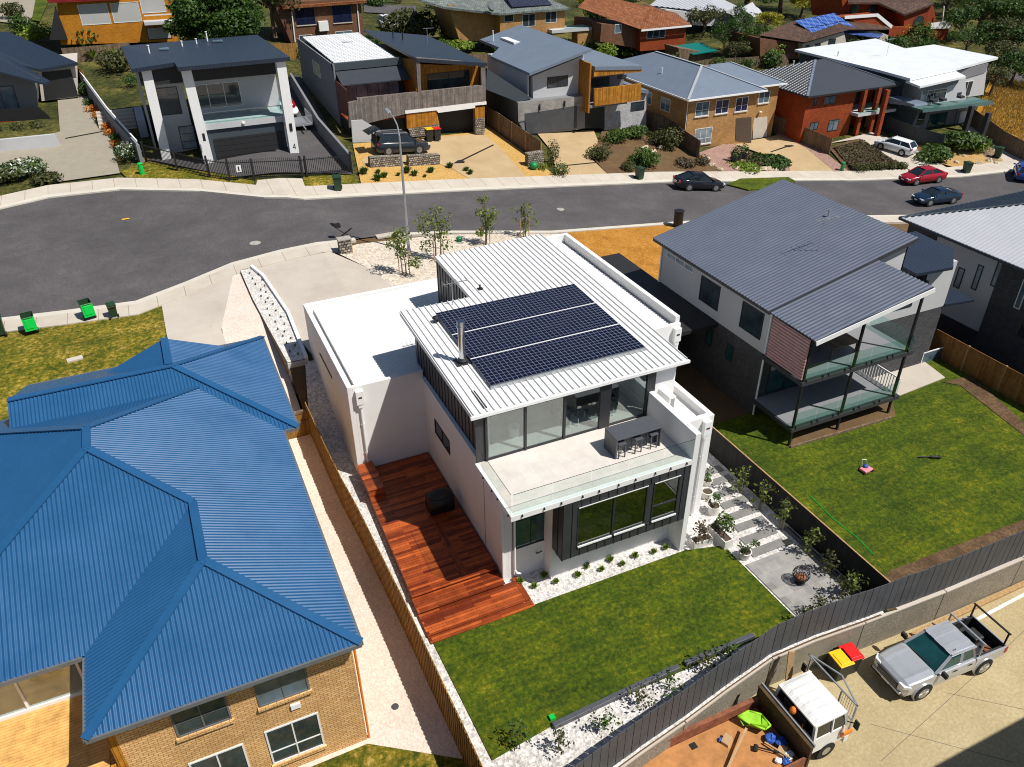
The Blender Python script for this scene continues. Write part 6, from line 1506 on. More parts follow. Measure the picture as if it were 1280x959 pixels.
# ---------------------------------------------------------------- plants
def bush(name, label, p, r, h, leaf, n, seed, group=None, cat='bush', size=None, at=None, flowers=None, trunk=True):
    q = Vector(at) if at else G(*p); rr = random.Random(seed); o = T(name, label, cat, q, group)
    if flowers: leaf = 'leaf_flowering'
    m = M(); k = max(3, int(4+r*1.5)); size = size or max(.10, r*.085); n = int(n*1.9)
    for i in range(k):
        a = rr.uniform(0, 2*pi); d = rr.uniform(.1, .6)*r if i else 0
        leaves(m, (q.x+cos(a)*d, q.y+sin(a)*d, q.z+h*rr.uniform(.38,.62)), r*rr.uniform(.5,.72), r*rr.uniform(.5,.72), h*rr.uniform(.36,.46), n//k, size, rr, .6)
    m.build('foliage', m_[leaf], o)
    if trunk:
        s_ = M()
        for i in range(3):
            a = rr.uniform(0, 2*pi); s_.tube([(q.x,q.y,q.z-.1),(q.x+cos(a)*r*.2,q.y+sin(a)*r*.2,q.z+h*.3),(q.x+cos(a)*r*.4,q.y+sin(a)*r*.4,q.z+h*.6)], .05*max(.5,r*.5), 5, .5)
        s_.build('stem', m_['bark'], o)
    return o
def tree(name, label, p, r, h, leaf, n, seed, group=None, at=None, size=None, low=-.25, k=15):
    q = Vector(at) if at else G(*p); rr = random.Random(seed); o = T(name, label, 'tree', q, group)
    t_ = M(); m = M(); size = size or r*.055; n = int(n*1.7)
    top = q+Vector((rr.uniform(-.2,.2)*r, rr.uniform(-.2,.2)*r, h*.62)); t_.tube([q-Vector((0,0,.2)), q+(top-q)*.5+Vector((rr.uniform(-.1,.1)*r,0,0)), top], r*.075, 8, .45)
    for i in range(k):
        a = 2*pi*i/k*2.4+rr.uniform(-.5,.5); el_ = rr.uniform(low, 1.0); d = r*rr.uniform(.45,.78)*cos(el_*1.1)
        c = q+Vector((cos(a)*d, sin(a)*d, h*(.58+.30*el_))); t_.tube([q+(top-q)*rr.uniform(.45,.95), (q+(top-q)*.8+c)/2+Vector((0,0,-.05*h)), c], r*.028, 5, .4)
        leaves(m, c, r*rr.uniform(.28,.45), r*rr.uniform(.28,.45), h*rr.uniform(.10,.17), n//k, size, rr, .45)
    t_.build('trunk', m_['bark'], o); m.build('crown', m_[leaf], o)
    return o
tree('broadleaf_tree', 'big rounded dark green tree behind the pillar house roof', (272,60), 6.6, 11.5, 'leaf_dark', 13000, 1, at=(11.6,119,3.6), size=.26, low=-.9, k=30)
tree('broadleaf_tree', 'olive green tree right of the big rounded tree', (330,52), 4.5, 9, 'leaf_olive', 1500, 2, at=(20.5,128,6))
bush('bush', 'large olive bush behind the timber house roof', (515,52), 4.2, 4.8, 'leaf_olive', 1500, 3)
bush('hedge_bush', 'bright clipped hedge mound below the cream brick house', (570,62), 4.5, 1.6, 'leaf_bright', 700, 4, cat='hedge')
tree('small_tree', 'dark leafy small tree at the steps of the cream brick house', (603,56), 3.0, 6.0, 'leaf_dark', 1100, 5)
tree('conifer', 'dark upright tree between the cream brick and terracotta houses', (741,58), 3.0, 7.5, 'leaf_dark', 1100, 6)
bush('bush', 'low green bush in the yard beside the terracotta house', (790,70), 2.8, 1.8, 'leaf_mid', 500, 7)
bush('bush', 'yellow green bush along the fence of the terracotta house', (768,66), 2.2, 1.6, 'leaf_bright', 400, 8)
for i, (p, r, h, lf, lb) in enumerate((((878,46),3.6,6,'leaf_olive','round olive tree beside the terracotta house'),((905,72),3.2,6.5,'leaf_dark','dark tree in the gap behind the blonde brick house'),((922,66),2.6,8,'leaf_dark','slender dark tree behind the blonde brick house roof'),((940,74),3.4,5.5,'leaf_mid','mid green tree left of the brown tiled house'),((962,78),3.0,3.6,'leaf_bright','bright bush at the corner of the brown tiled house'),((918,82),2.6,4,'leaf_olive','olive bush behind the teal roofed shed'))):
    tree('garden_tree', lb, p, r, h, lf, 1000, 20+i)
for i, (p, r, h, lf, lb) in enumerate((((935,22),6.5,8,'leaf_dark','dark spreading tree at the top behind the brown tiled house'),((975,16),7,9,'leaf_dark','broad dark tree at the top centre right'),((1000,22),4,5,'leaf_yellow','yellow green tree at the top above the solar roof'),((958,40),3.2,3.5,'leaf_yellow','lime green bush left of the brown tiled roof'),((1035,12),3.5,5,'leaf_mid','green tree beside the arched brick house'))):
    tree('garden_tree', lb, p, r, h, lf, 1300, 40+i)
for i, (p, r, lf, lb) in enumerate((((1108,50),2.0,'leaf_yellow','yellow shrub left of the arched house terrace'),((1126,52),2.2,'leaf_yellow','yellow green shrub below the arched house terrace'),((1148,56),3.0,'leaf_mid','green shrub in front of the arched gable'),((1140,64),2.0,'leaf_olive','grey green shrub above the white roof'),((1090,44),1.6,'leaf_bright','small bright shrub beside the pergola roof'))):
    bush('bush', lb, p, r, r*1.3, lf, 500, 60+i)
# wooded slope at the upper right: every tree on its own
WT = [(1180,30,5,8,'leaf_mid'),(1205,22,5,8,'leaf_dark'),(1235,20,5.5,9,'leaf_bright'),(1262,16,6,10,'leaf_dark'),(1290,30,6,9,'leaf_mid'),(1195,52,4,6,'leaf_dark'),(1222,48,4.5,7,'leaf_dark'),(1250,48,4.6,8,'leaf_mid'),(1275,54,5,8,'leaf_dark'),(1205,72,3.2,5,'leaf_mid'),(1232,72,3.8,6,'leaf_dark'),(1258,76,4.2,7,'leaf_olive'),(1284,84,4.4,7,'leaf_dark'),(1244,98,3.6,5.5,'leaf_olive'),(1262,106,3.4,5,'leaf_dark'),(1236,120,2.8,4.2,'leaf_olive'),(1290,112,3.2,4.5,'leaf_mid'),(1185,8,6,8,'leaf_dark'),(1225,2,7,9,'leaf_mid'),(1270,-4,7,10,'leaf_dark'),(1150,2,6,6,'leaf_mid'),(1110,-6,6,6,'leaf_dark')]
for i, (x, y, r, h, lf) in enumerate(WT): tree('hillside_tree', 'bushy tree on the wooded slope at the upper right', (x,y), r, h, lf, 900, 100+i, 'trees on the upper right slope')
for i, (x, y) in enumerate(((30,40),(24,24),(46,52))): bush('bush', ('dark bush below the pale gravel yard at top left','small bush at the edge of the top left yard','bright bush behind the far left house roof')[i], (x,y), 2.2, 2.4, ('leaf_dark','leaf_olive','leaf_bright')[i], 500, 130+i)
# golden grass
rr = random.Random(77); m = M(); ga = GP((1222,152),(1244,100),(1300,104),(1310,190))
for i in range(9000):
    u_, v_ = rr.random(), rr.random()
    A_ = Vector(ga[0]).lerp(Vector(ga[3]), u_); B_ = Vector(ga[1]).lerp(Vector(ga[2]), u_); p = A_.lerp(B_, v_); z = g(p.x,p.y); a = rr.uniform(0, 2*pi); s = rr.uniform(.5,1.3)
    w = Vector((cos(a), sin(a), 0))*.045*s; tip = Vector((p.x+rr.uniform(-.25,.25), p.y+rr.uniform(-.25,.25), z+.45*s)); b0 = Vector((p.x,p.y,z)); m.add([b0-w, b0+w, tip], [(0,1,2)])
tag(m.build('dry_grass', m_['leaf_grass']), 'tall dry golden grass on the slope at the right edge', 'grass', kind='stuff')
# front gardens
FG = [((770,178),1.9,1.7,'leaf_mid','wide green shrub below the white weatherboard wall'),((795,172),2.0,1.5,'leaf_mid','green shrub right of the wide shrub at the weatherboard wall'),((752,200),1.7,1.6,'leaf_olive','olive shrub at the driveway edge of the grey and white house'),((812,208),2.2,2.0,'leaf_mid','rounded shrub beside the green bin left of the black sedan'),((838,186),2.0,2.3,'leaf_olive','tall shrub against the weathered fence end'),((848,172),2.2,2.2,'leaf_mid','dense shrub between the fence and the sandstone steps'),((826,182),1.8,1.8,'leaf_olive','grey green shrub in the middle of the dry garden'),((880,205),1.2,1.0,'leaf_brown','brown shrub above the black sedan'),((785,212),1.2,.9,'leaf_olive','low shrub near the footpath in the dry garden'),((858,208),1.5,.8,'leaf_brown','dry brown mound beside the black sedan roof')]
for i, (p, r, h, lf, lb) in enumerate(FG): bush('shrub', lb, p, r, h, lf, 420, 150+i, cat='shrub')
bush('shrub', 'feathery grey green shrub beside the gabion pier', (690,205), 1.1, 2.8, 'leaf_olive', 330, 170, cat='shrub'); bush('shrub', 'low agave like shrub at the driveway corner beside the gabion pier', (701,220), 1.2, 1.4, 'leaf_mid', 260, 171, cat='shrub'); bush('shrub', 'small yellow green shrub beside the green globe in the yellow gravel', (678,212), .7, .7, 'leaf_bright', 120, 172, cat='shrub')
bush('ground_cover', 'dark green mound at the kerb of the blonde brick house driveway', (964,205), 2.9, .9, 'leaf_dark', 1100, 173, cat='shrub', trunk=False)
bush('ground_cover', 'bright green low planting in front of the pink gravel', (930,210), 2.2, .6, 'leaf_bright', 400, 174, cat='shrub', trunk=False)
bush('ground_cover', 'dry brown planting beside the dark green mound', (945,204), 2.0, .7, 'leaf_brown', 300, 175, cat='shrub', trunk=False)
rr = random.Random(31); m = M()
bedp = [Vector(p) for p in GP((1042,186),(1078,176),(1136,206),(1132,212),(1066,214))]
for i in range(7000):
    u_, v_ = rr.random(), rr.random(); p = (bedp[0].lerp(bedp[1],u_)).lerp(bedp[4].lerp(bedp[3],u_), v_); edge = v_ > .8
    z = g(p.x,p.y)+rr.uniform(.05,.22 if not edge else .5); s = rr.uniform(.06,.14); a = rr.uniform(0,2*pi); m.add([(p.x+cos(a)*s,p.y+sin(a)*s,z),(p.x-sin(a)*s,p.y+cos(a)*s,z+.05),(p.x-cos(a)*s,p.y-sin(a)*s,z),(p.x+sin(a)*s,p.y-cos(a)*s,z-.05)], [(0,1,2,3)])
tag(m.build('ground_cover', m_['leaf_brown']), 'brown grey ground cover filling the bed of the red brick house', 'ground cover', kind='stuff')
for i, x in enumerate((1072,1086,1100,1114,1126)): bush('lavender_bush', 'grey green low bush in the row along the footpath of the red brick house', (x,214-i*.6), 1.1, .9, 'leaf_olive', 240, 180+i, 'low bushes along the red brick house path', 'shrub')
bush('hedge_bush', 'broad clipped hedge below the teal balcony', (1205,188), 3.2, 2.2, 'leaf_mid', 1000, 190, cat='hedge'); bush('hedge_bush', 'bright shrub at the end of the hedge below the teal balcony', (1226,192), 1.2, 1.5, 'leaf_bright', 260, 191, cat='hedge'); bush('hedge_bush', 'green hedge mound beside the navy fence end', (1170,200), 2.6, 1.5, 'leaf_mid', 700, 192, cat='hedge'); bush('shrub', 'yellow green bush at the corner of the navy fence', (1183,182), 1.2, 1.6, 'leaf_yellow', 260, 193, cat='shrub')
# stones
rr = random.Random(9)
for i, (x, y) in enumerate([(922,212),(930,213),(938,213),(946,214),(954,213),(962,213),(970,214),(978,213),(900,213),(890,207),(884,200),(818,178),(826,186),(815,192),(806,186),(798,196),(1186,199),(1195,204),(1212,208),(1224,206),(1236,202),(1205,196),(1245,205)]):
    q = G(x,y); m = M(); s = rr.uniform(.35,.65); m.ell(q+Vector((0,0,.1)), s, s*.7, s*.55, 7, 5, .22, rr); tag(m.build('garden_rock', m_['rock'], loc=tuple(q)), 'sandstone garden rock edging the beds across the street', 'rock', 'sandstone rocks of the front gardens')
TU2 = [(455,218),(473,217),(481,222),(498,220),(509,216),(518,220),(531,222),(539,216),(563,210),(583,214),(588,218),(472,226)]
TB = tuft('t','',.55,.6,60,12).build('gravel_tuft', m_['leaf_mid']); TB['category'] = 'plant'
for i, p in enumerate(TU2):
    q = G(*p); s_ = TB if i == 0 else TB.copy()
    if i: COL.objects.link(s_)
    put(s_, (q.x,q.y,q.z+.02), i, 'small green tuft scattered in the yellow gravel of the timber house', 'tufts in the yellow gravel', rr.uniform(.5,1.3))
# far left garden
for i, (p, r, h, lf, fl, lb) in enumerate((((20,222),2.6,1.3,'leaf_mid',('petal_white',26),'green bush with white flowers at the left edge by the kerb'),((46,216),1.8,1.4,'leaf_mid',('petal_white',40),'bush covered in white flowers near the left kerb'),((60,226),1.8,.8,'leaf_olive',None,'low olive planting at the corner of the pebble driveway'),((158,200),1.4,1.8,'leaf_mid',('petal_white',24),'white flowering bush at the street end of the grey rendered wall'),((108,120),1.2,1.8,'leaf_dark',None,'dark bush at the top of the flower row'),((6,228),1.8,1.2,'leaf_olive',None,'grey green bush at the left frame edge'))): bush('flower_bush', lb, p, r, h, lf, 420, 200+i, None, 'bush', flowers=fl)
for i in range(8):
    t = i/7; p = (112+t*36, 132+t*52); bush('orange_flower', 'orange flowering plant in the row along the grey rendered wall', p, .8, .8, 'petal_orange' if i % 3 else 'leaf_mid', 170, 220+i, 'orange flowers along the wall', 'plant')
for i in range(6): bush('lavender_bush', 'grey green lavender clump on the wall below the far left porch', None, 1.0, .9, 'leaf_olive', 220, 240+i, 'lavender below the far left porch', 'shrub', at=(-18.2+i*1.75, 91.2, 5.1))
for i, p in enumerate(((118,74),(140,74))):
    q = G(*p); rr2 = random.Random(i); o = T('yucca', 'spiky yellow green plant below the orange brick house', 'plant', q, 'spiky plants below the orange brick house'); m = tuft('t','',1.6,1.6,60,i+3); m.v = [(x+q.x,y+q.y,z+q.z) for x, y, z in m.v]; m.build('fronds', m_['leaf_bright'], o); m = M(); m.cyl(q, q+Vector((0,0,.4)), .2, .12, 8); m.build('stem', m_['bark'], o)
bush('shrub', 'dark clipped shrub on the terrace beside the pillar house', (164,108), 1.3, 1.3, 'leaf_dark', 260, 250, cat='shrub')
# terrace steps beside the pillar house
o = T('garden_steps', 'pale garden steps and terrace beside the pillar house', 'steps', (-3,92,4)); 
for i in range(6):
    boxp(o, 'step', (-4.2+i*.0, 93+i*.6, 3.4+i*.25), (-.6, 93.6+i*.6, 3.75+i*.25), 'concrete_grey')
boxp(o, 'terrace_wall', (-.5,90,3.2), (.3,96,5.2), 'light_render')
# street trees in the cream gravel
for i, (p, h, r, n, lb) in enumerate((((505,343),3.6,1.15,420,'leaning young gum tree nearest the street lamp in the cream gravel'),((548,326),4.3,1.3,520,'young gum tree with a bent bright crown in the cream gravel'),((606,306),4.2,.95,430,'slim upright young tree with two stakes in the cream gravel'),((655,298),3.0,.9,220,'smallest young tree beside the dry orange lawn'))):
    q = G(*p); o = young_tree('street_tree', lb, 'tree', tuple(q), h, r, int(n*1.3), 'leaf_gum', 300+i, None, 2, .12)
    for dx in (-.35, .4): m = M(); m.cyl((q.x+dx,q.y-.1,q.z-.1), (q.x+dx,q.y-.1,q.z+1.7), .035, n=6); m.build('stake', m_['stake'], o)

# garden bushes between the back yards
BB = [(110,60,'leaf_mid'),(150,88,'leaf_olive'),(392,74,'leaf_mid'),(470,58,'leaf_dark'),(548,70,'leaf_mid'),(560,52,'leaf_dark'),(632,66,'leaf_dark'),(716,66,'leaf_dark'),(735,72,'leaf_mid'),(755,80,'leaf_bright'),(842,88,'leaf_olive'),(868,92,'leaf_dark'),(900,90,'leaf_mid'),(930,88,'leaf_dark'),(965,84,'leaf_dark'),(1062,72,'leaf_olive'),(1080,66,'leaf_mid'),(1120,70,'leaf_dark'),(1160,72,'leaf_dark'),(1180,84,'leaf_olive'),(470,8,'leaf_dark'),(500,4,'leaf_olive'),(545,10,'leaf_dark'),(735,8,'leaf_yellow'),(790,4,'leaf_dark'),(765,18,'leaf_mid'),(240,20,'leaf_dark')]
for i, (x, y, lf) in enumerate(BB):
    rr3 = random.Random(500+i); bush('garden_bush', 'leafy bush in the back yards behind the far row of houses', (x,y), rr3.uniform(1.8,3.2), rr3.uniform(1.6,3.4), lf, 420, 400+i, 'bushes in the back yards')
# ================================================================ vehicles
def car_thing(name, label, cat, paint, kind, glass='car_glass', s=1.0):
    o = local(T(name, label, cat))
    L, Wd, Ht = {'sedan':(4.7,1.80,1.46), 'coupe':(4.5,1.80,1.36), 'hatch':(4.25,1.77,1.48), 'suv':(5.0,1.96,1.75)}[kind]
    w = Wd/2; wb = L*.57; zb = .95 if kind != 'suv' else 1.08; hood = zb-.08
    st = [(-.5,.80,.38,zb-.22),(-.485,.90,.28,zb-.04),(-.44,.97,.24,zb+(.04 if kind != 'suv' else 0)),(-.30,1,.22,zb+.03),(0,1,.2,zb),(.17,1,.2,zb-.02),(.24,.99,.2,hood),(.40,.95,.22,hood-.10),(.465,.88,.26,hood-.20),(.5,.74,.36,hood-.32)]
    m = M(); rings = []
    for fx, fw_, z0, z1 in st:
        x, ww = fx*L, fw_*w; zm = z0+(z1-z0)*.6
        half = [(ww*.90,z0),(ww*.99,z0+.12),(ww,zm),(ww*.95,z1-.03),(ww*.86,z1)]
        ring = [(x,-a,b) for a, b in half]+[(x,-ww*.4,z1+.025),(x,0,z1+.035),(x,ww*.4,z1+.025)]+[(x,a,b) for a, b in half[::-1]]
        rings.append(ring)
    n = len(rings[0]); vs = [p for r in rings for p in r]; fs = []
    for i in range(len(rings)-1):
        for j in range(n): fs.append((i*n+j, i*n+(j+1)%n, (i+1)*n+(j+1)%n, (i+1)*n+j))
    fs += [tuple(range(n))[::-1], tuple(range((len(rings)-1)*n, len(rings)*n))]
    m.add(vs, fs); body = m.build('body', m_[paint], o, smooth=True)
    g0 = {'sedan':(-.40,-.20,.06,.26), 'coupe':(-.42,-.14,.04,.25), 'hatch':(-.475,-.36,.08,.29), 'suv':(-.475,-.42,.08,.25)}[kind]
    a, b, c, d = [t*L for t in g0]; wl, wt = w*.90, w*.68; z0 = zb; zr_ = Ht
    V = [(a,-wl*.94,z0),(d,-wl*.94,z0-.06),(d,wl*.94,z0-.06),(a,wl*.94,z0),(b,-wt,zr_-.05),(c,-wt,zr_-.05),(c,wt,zr_-.05),(b,wt,zr_-.05)]
    m = M(); m.add(V, [(0,1,5,4),(1,2,6,5),(2,3,7,6),(3,0,4,7),(4,5,6,7)]); m.build('windows', m_[glass], o)
    m = M(); k = .06
    R = []
    for x in (b-k, b+(c-b)*.25, b+(c-b)*.75, c+k):
        e = .0 if x in (b-k, c+k) else .045
        R.append([(x,-wt-.04,zr_-.07+e*.4),(x,-wt*.6,zr_-.02+e*.8),(x,0,zr_-.01+e),(x,wt*.6,zr_-.02+e*.8),(x,wt+.04,zr_-.07+e*.4)])
    vs = [p for r in R for p in r]; m.add(vs, [(i*5+j, (i+1)*5+j, (i+1)*5+j+1, i*5+j+1) for i in range(3) for j in range(4)])
    for (p, q) in ((4,0),(5,1),(6,2),(7,3)): m.beam(Vector(V[p])*1.0, Vector(V[q])*1.0, .11, .07)
    for sg in (-1,1):
        xm = (b+c)/2-.1; m.beam((xm,sg*wt*1.0,zr_-.06), (xm,sg*wl*.95,z0), .09, .05)
    m.build('roof', m_[paint], o, smooth=False)
    for sx in (-1,1):
        for sy in (-1,1):
            x = sx*wb/2-(.02*L if kind == 'suv' else 0); r = .33 if kind != 'suv' else .39
            q = M(); q.cyl((x,sy*(w*.98),r),(x,sy*(w*1.004),r), r*1.16, n=20); q.build('wheel_arch', m_['rubber'], body)
            q = M(); q.cyl((x,sy*(w-.2),r),(x,sy*(w+.015),r), r, n=20); wl_ = q.build('wheel', m_['rubber'], o)
            q = M(); q.cyl((x,sy*(w+.012),r),(x,sy*(w+.022),r), r*.66, n=16)
            for t in range(5): q.beam((x,sy*(w+.02),r),(x+cos(t*1.257)*r*.62,sy*(w+.02),r+sin(t*1.257)*r*.62), .05,.02,(0,1,0))
            q.build('rim', m_['rim'], wl_)
    for sy in (-1,1):
        q = M(); q.obox((L*.463,sy*w*.66,hood-.26),(.10,-sy*.05,0),(.03*sy*0,.17,0),(0,0,.07)); q.build('headlight', m_['lamp_clear'], o)
        q = M(); q.obox((-L*.485,sy*w*.74,zb-.12),(.05,0,0),(0,.16,0),(0,0,.09)); q.build('taillight', m_['lamp_red'], o)
        q = M(); q.ell((d-.25,sy*(w+.08),zb+.05),.08,.12,.08,8,5); q.build('mirror', m_[paint], o)
    q = M(); q.box((L*.492,-.5,.42),(L*.503,.5,.55)); q.build('grille', m_['rubber'], o)
    q = M(); q.box((L*.503,-.19,.44),(L*.507,.19,.54)); q.build('number_plate', m_['plate'], o)
    q = M(); q.box((-L*.506,-.19,.62),(-L*.500,.19,.74)); q.build('number_plate', m_['plate'], o)
    o['L'] = 0; del o['L']
    return o
def park(o, pf, pr, wbm, z=None):
    """stand a car on the ground so that one side's wheels are at two photo points"""
    a, b = G(*pf), G(*pr); return a, b
def stand(o, x, y, rz, s=1.0):
    o.location = (x, y, g(x,y)+.02); o.rotation_euler.z = rz; o.scale = (s,s,s)
    d = Vector((cos(rz), sin(rz), 0)); zf, zb = g(x+d.x*1.4*s, y+d.y*1.4*s), g(x-d.x*1.4*s, y-d.y*1.4*s)
    o.rotation_euler.y = -math.atan2(zf-zb, 2.8*s); o.location.z = (zf+zb)/2+.04
def byp(o, side, pf, pr, s, half=.9):
    """front and rear near-side wheel pixels; side=+1 when the near side is the car's right"""
    a, b = G(*pf), G(*pr); d = (a-b); d.z = 0; d.normalize(); n = Vector((-d.y, d.x, 0))*(1 if side > 0 else -1)
    c = (a+b)/2+n*half*s; stand(o, c.x, c.y, math.atan2(d.y, d.x), s)
c = car_thing('parked_car', 'black sedan parked at the far kerb in front of the dry garden', 'car', 'car_black', 'sedan'); byp(c, 1, (894.4,239.8), (860.6,239.4), 1.13)
c = car_thing('parked_car', 'red sedan parked at the far kerb', 'car', 'car_red', 'sedan'); a_ = G(1151,227.5); stand(c, a_.x, a_.y, radians(180-8), 1.12)
c = car_thing('parked_car', 'dark blue coupe on the road beyond the striped metal roof', 'car', 'car_dark_blue', 'coupe'); a_ = G(1173,255); stand(c, a_.x, a_.y+.5, radians(180-10), 1.12)
c = car_thing('parked_car', 'bright blue hatchback cut by the right frame edge', 'car', 'car_blue', 'hatch'); a_ = G(1278,222); stand(c, a_.x, a_.y, radians(40), 1.12)
c = car_thing('parked_car', 'white hatchback on the driveway of the red brick house', 'car', 'car_white', 'hatch'); a_ = G(1117,189); stand(c, a_.x, a_.y, radians(108), 1.12)
suv = car_thing('parked_car', 'dark slate wagon with its tailgate open in front of the timber house', 'car', 'car_slate', 'suv'); byp(suv, 1, (527,194.5), (486,197), 1.16, .98)
q = M(); q.obox((-2.75,0,2.02),(.52,0,.22),(0,.72,0),(-.02,0,.03)); tg = q.build('tailgate', m_['car_slate'], suv); q = M(); q.obox((-2.78,0,2.06),(.40,0,.17),(0,.58,0),(-.012,0,.02)); q.build('rear_window', m_['car_glass'], tg)
q = M(); q.box((-2.49,-.66,.75),(-2.44,.66,1.62)); q.build('boot_opening', m_['rubber'], suv)
q = M(); q.box((-1.9,-.62,1.77),(.3,-.57,1.83)); q.box((-1.9,.57,1.77),(.3,.62,1.83)); q.build('roof_rails', m_['galvanised'], suv)
c = car_thing('parked_car', 'white four wheel drive parked behind the timber house roof', 'car', 'car_white', 'suv'); a_ = G(489,38); stand(c, a_.x, a_.y, radians(-80), 1.15)
# ---- silver ute
ut = local(T('pickup_ute', 'silver dual cab ute with a black tub and ladder racks on the tan concrete', 'ute'))
w = .93; m = M(); rings = []
for x, fw_, z0, z1 in [(2.66,.66,.52,.86),(2.60,.82,.42,.98),(2.42,.94,.36,1.06),(1.9,.99,.34,1.13),(1.25,1,.34,1.17),(1.05,1,.34,1.14),(.2,1,.36,1.12),(-1.0,1,.38,1.12)]:
    ww = fw_*w; zm = z0+(z1-z0)*.55; half = [(ww*.92,z0),(ww*.99,z0+.14),(ww,zm),(ww*.965,z1-.05),(ww*.88,z1)]
    k = .045 if 1.2 < x < 2.5 else .01
    rings.append([(x,-a,b) for a, b in half]+[(x,-ww*.62,z1+k),(x,-ww*.45,z1+k*.55),(x,0,z1+k*.6),(x,ww*.45,z1+k*.55),(x,ww*.62,z1+k)]+[(x,a,b) for a, b in half[::-1]])
n = len(rings[0]); m.add([p for r in rings for p in r], [(i*n+j,(i+1)*n+j,(i+1)*n+(j+1)%n,i*n+(j+1)%n) for i in range(len(rings)-1) for j in range(n)]+[tuple(range(n)), tuple(range((len(rings)-1)*n, len(rings)*n))[::-1]])
for sy in (-1,1):
    m.add([(-1.0,sy*w*.86,.55),(-2.66,sy*w*.86,.62),(-2.66,sy*w*.86,1.14),(-1.0,sy*w*.86,1.14),(-1.0,sy*w,.40),(-2.66,sy*w*.97,.62),(-2.66,sy*w*.97,1.14),(-1.0,sy*w,1.14)], [(0,1,2,3),(4,7,6,5),(3,2,6,7),(0,4,5,1),(1,5,6,2),(0,3,7,4)])
    for xw in (1.62,-1.60): m.cyl((xw,sy*(w-.1),.42),(xw,sy*(w+.02),.42),.50,n=24)
ub = m.build('body', m_['car_silver'], ut, smooth=False, bevel=.012)
m = M(); m.box((-2.72,-w*.93,.62),(-2.64,w*.93,1.13)); m.build('tailgate', m_['car_silver'], ut, bevel=.01)
m = M(); m.box((-2.62,-.79,.60),(-1.02,.79,.66)); m.box((-2.63,-.80,.66),(-2.60,.80,1.16)); m.box((-1.04,-.80,.66),(-1.01,.80,1.16))
for sy in (-1,1): m.box((-2.63,sy*.80-.04,.66),(-1.01,sy*.80+.04,1.165))
tub = m.build('tub_liner', m_['ute_tub'], ut)
for i, (a, b_, mt) in enumerate((((-2.4,-.5,.67),(-1.9,.1,.95),'dark_plastic'),((-1.8,.1,.67),(-1.2,.65,.9),'dark_plastic'),((-2.35,.25,.67),(-1.95,.7,.78),'rust'),((-1.5,-.6,.67),(-1.2,-.3,.74),'blue_fabric'))):
    m = M(); m.box(a, b_); o_ = m.build('tool_bag', m_[mt], tub, bevel=.05)
V = [(-.98,-.80,1.12),(1.12,-.82,1.15),(1.12,.82,1.15),(-.98,.80,1.12),(-.86,-.66,1.70),(.32,-.66,1.715),(.32,.66,1.715),(-.86,.66,1.70)]
m = M(); m.add(V, [(0,1,5,4),(1,2,6,5),(2,3,7,6),(3,0,4,7),(4,5,6,7)]); m.build('windows', m_['car_glass_teal'], ut)
m = M(); R = []
for x, e in ((-.92,.0),(-.6,.05),(0,.06),(.38,.02)): R.append([(x,yy,1.745+e*(1-abs(yy)/.8)+(0.0 if abs(yy) < .7 else -.035)) for yy in (-.73,-.62,-.42,-.4,-.2,-.18,.18,.2,.4,.42,.62,.73)])
for r in R:
    for j in (3,4,7,8): r[j] = (r[j][0], r[j][1], r[j][2]+.018)
m.add([p for r in R for p in r], [(i*12+j,(i+1)*12+j,(i+1)*12+j+1,i*12+j+1) for i in range(3) for j in range(11)])
for p, q_ in ((4,0),(5,1),(6,2),(7,3)): m.beam(V[p], V[q_], .10, .07)
for sy in (-1,1): m.beam((-.25,sy*.67,1.74),(-.2,sy*.81,1.12),.12,.05); m.beam((-.95,sy*.70,1.70),(.36,sy*.68,1.75),.07,.07); m.beam((-.95,sy*.80,1.14),(1.1,sy*.83,1.16),.05,.05)
m.build('roof', m_['car_silver'], ut)
for xw in (1.62,-1.60):
    for sy in (-1,1):
        q = M(); q.cyl((xw,sy*(w-.24),.40),(xw,sy*(w+.035),.40),.46,n=24); q.build('wheel_arch', m_['rubber'], ub)
        q = M(); q.cyl((xw,sy*(w-.2),.39),(xw,sy*(w+.055),.39),.39,n=24); wl_ = q.build('wheel', m_['rubber'], ut)
        q = M(); q.cyl((xw,sy*(w+.05),.39),(xw,sy*(w+.062),.39),.27,n=18)
        for t in range(6): q.beam((xw,sy*(w+.065),.39),(xw+cos(t*1.047)*.25,sy*(w+.065),.39+sin(t*1.047)*.25),.06,.02,(0,1,0))
        q.build('rim', m_['rim'], wl_)
m = M(); m.box((2.60,-.52,.66),(2.685,.52,.92)); m.box((2.55,-.8,.40),(2.665,.8,.5)); m.build('grille', m_['rubber'], ut)
m = M()
for k in range(3): m.box((2.68,-.5,.70+k*.075),(2.695,.5,.715+k*.075))
m.build('grille_bars', m_['galvanised'], ut)
m = M(); m.obox((2.62,0,.58),(.09,0,0),(0,.74,0),(0,0,.06)); m.build('bumper', m_['car_silver'], ut, bevel=.03)
m = M(); m.box((2.708,-.2,.53),(2.72,.2,.64)); m.build('number_plate', m_['plate'], ut)
for sy in (-1,1):
    q = M(); q.obox((2.50,sy*.70,.93),(.14,-sy*.08,0),(0,.15,0),(0,0,.08)); q.build('headlight', m_['lamp_clear'], ut, bevel=.02)
    q = M(); q.obox((-2.66,sy*.86,.95),(.06,0,0),(0,.06,0),(0,0,.16)); q.build('taillight', m_['lamp_red'], ut)
    q = M(); q.obox((.92,sy*1.06,1.25),(.07,0,0),(0,.13,0),(0,0,.11)); q.build('mirror', m_['rubber'], ut, bevel=.03)
    for xx in (.15,-.65): q = M(); q.box((xx-.09,sy*(w+.0),1.0),(xx+.09,sy*(w+.03),1.04)); q.build('door_handle', m_['rubber'], ut)
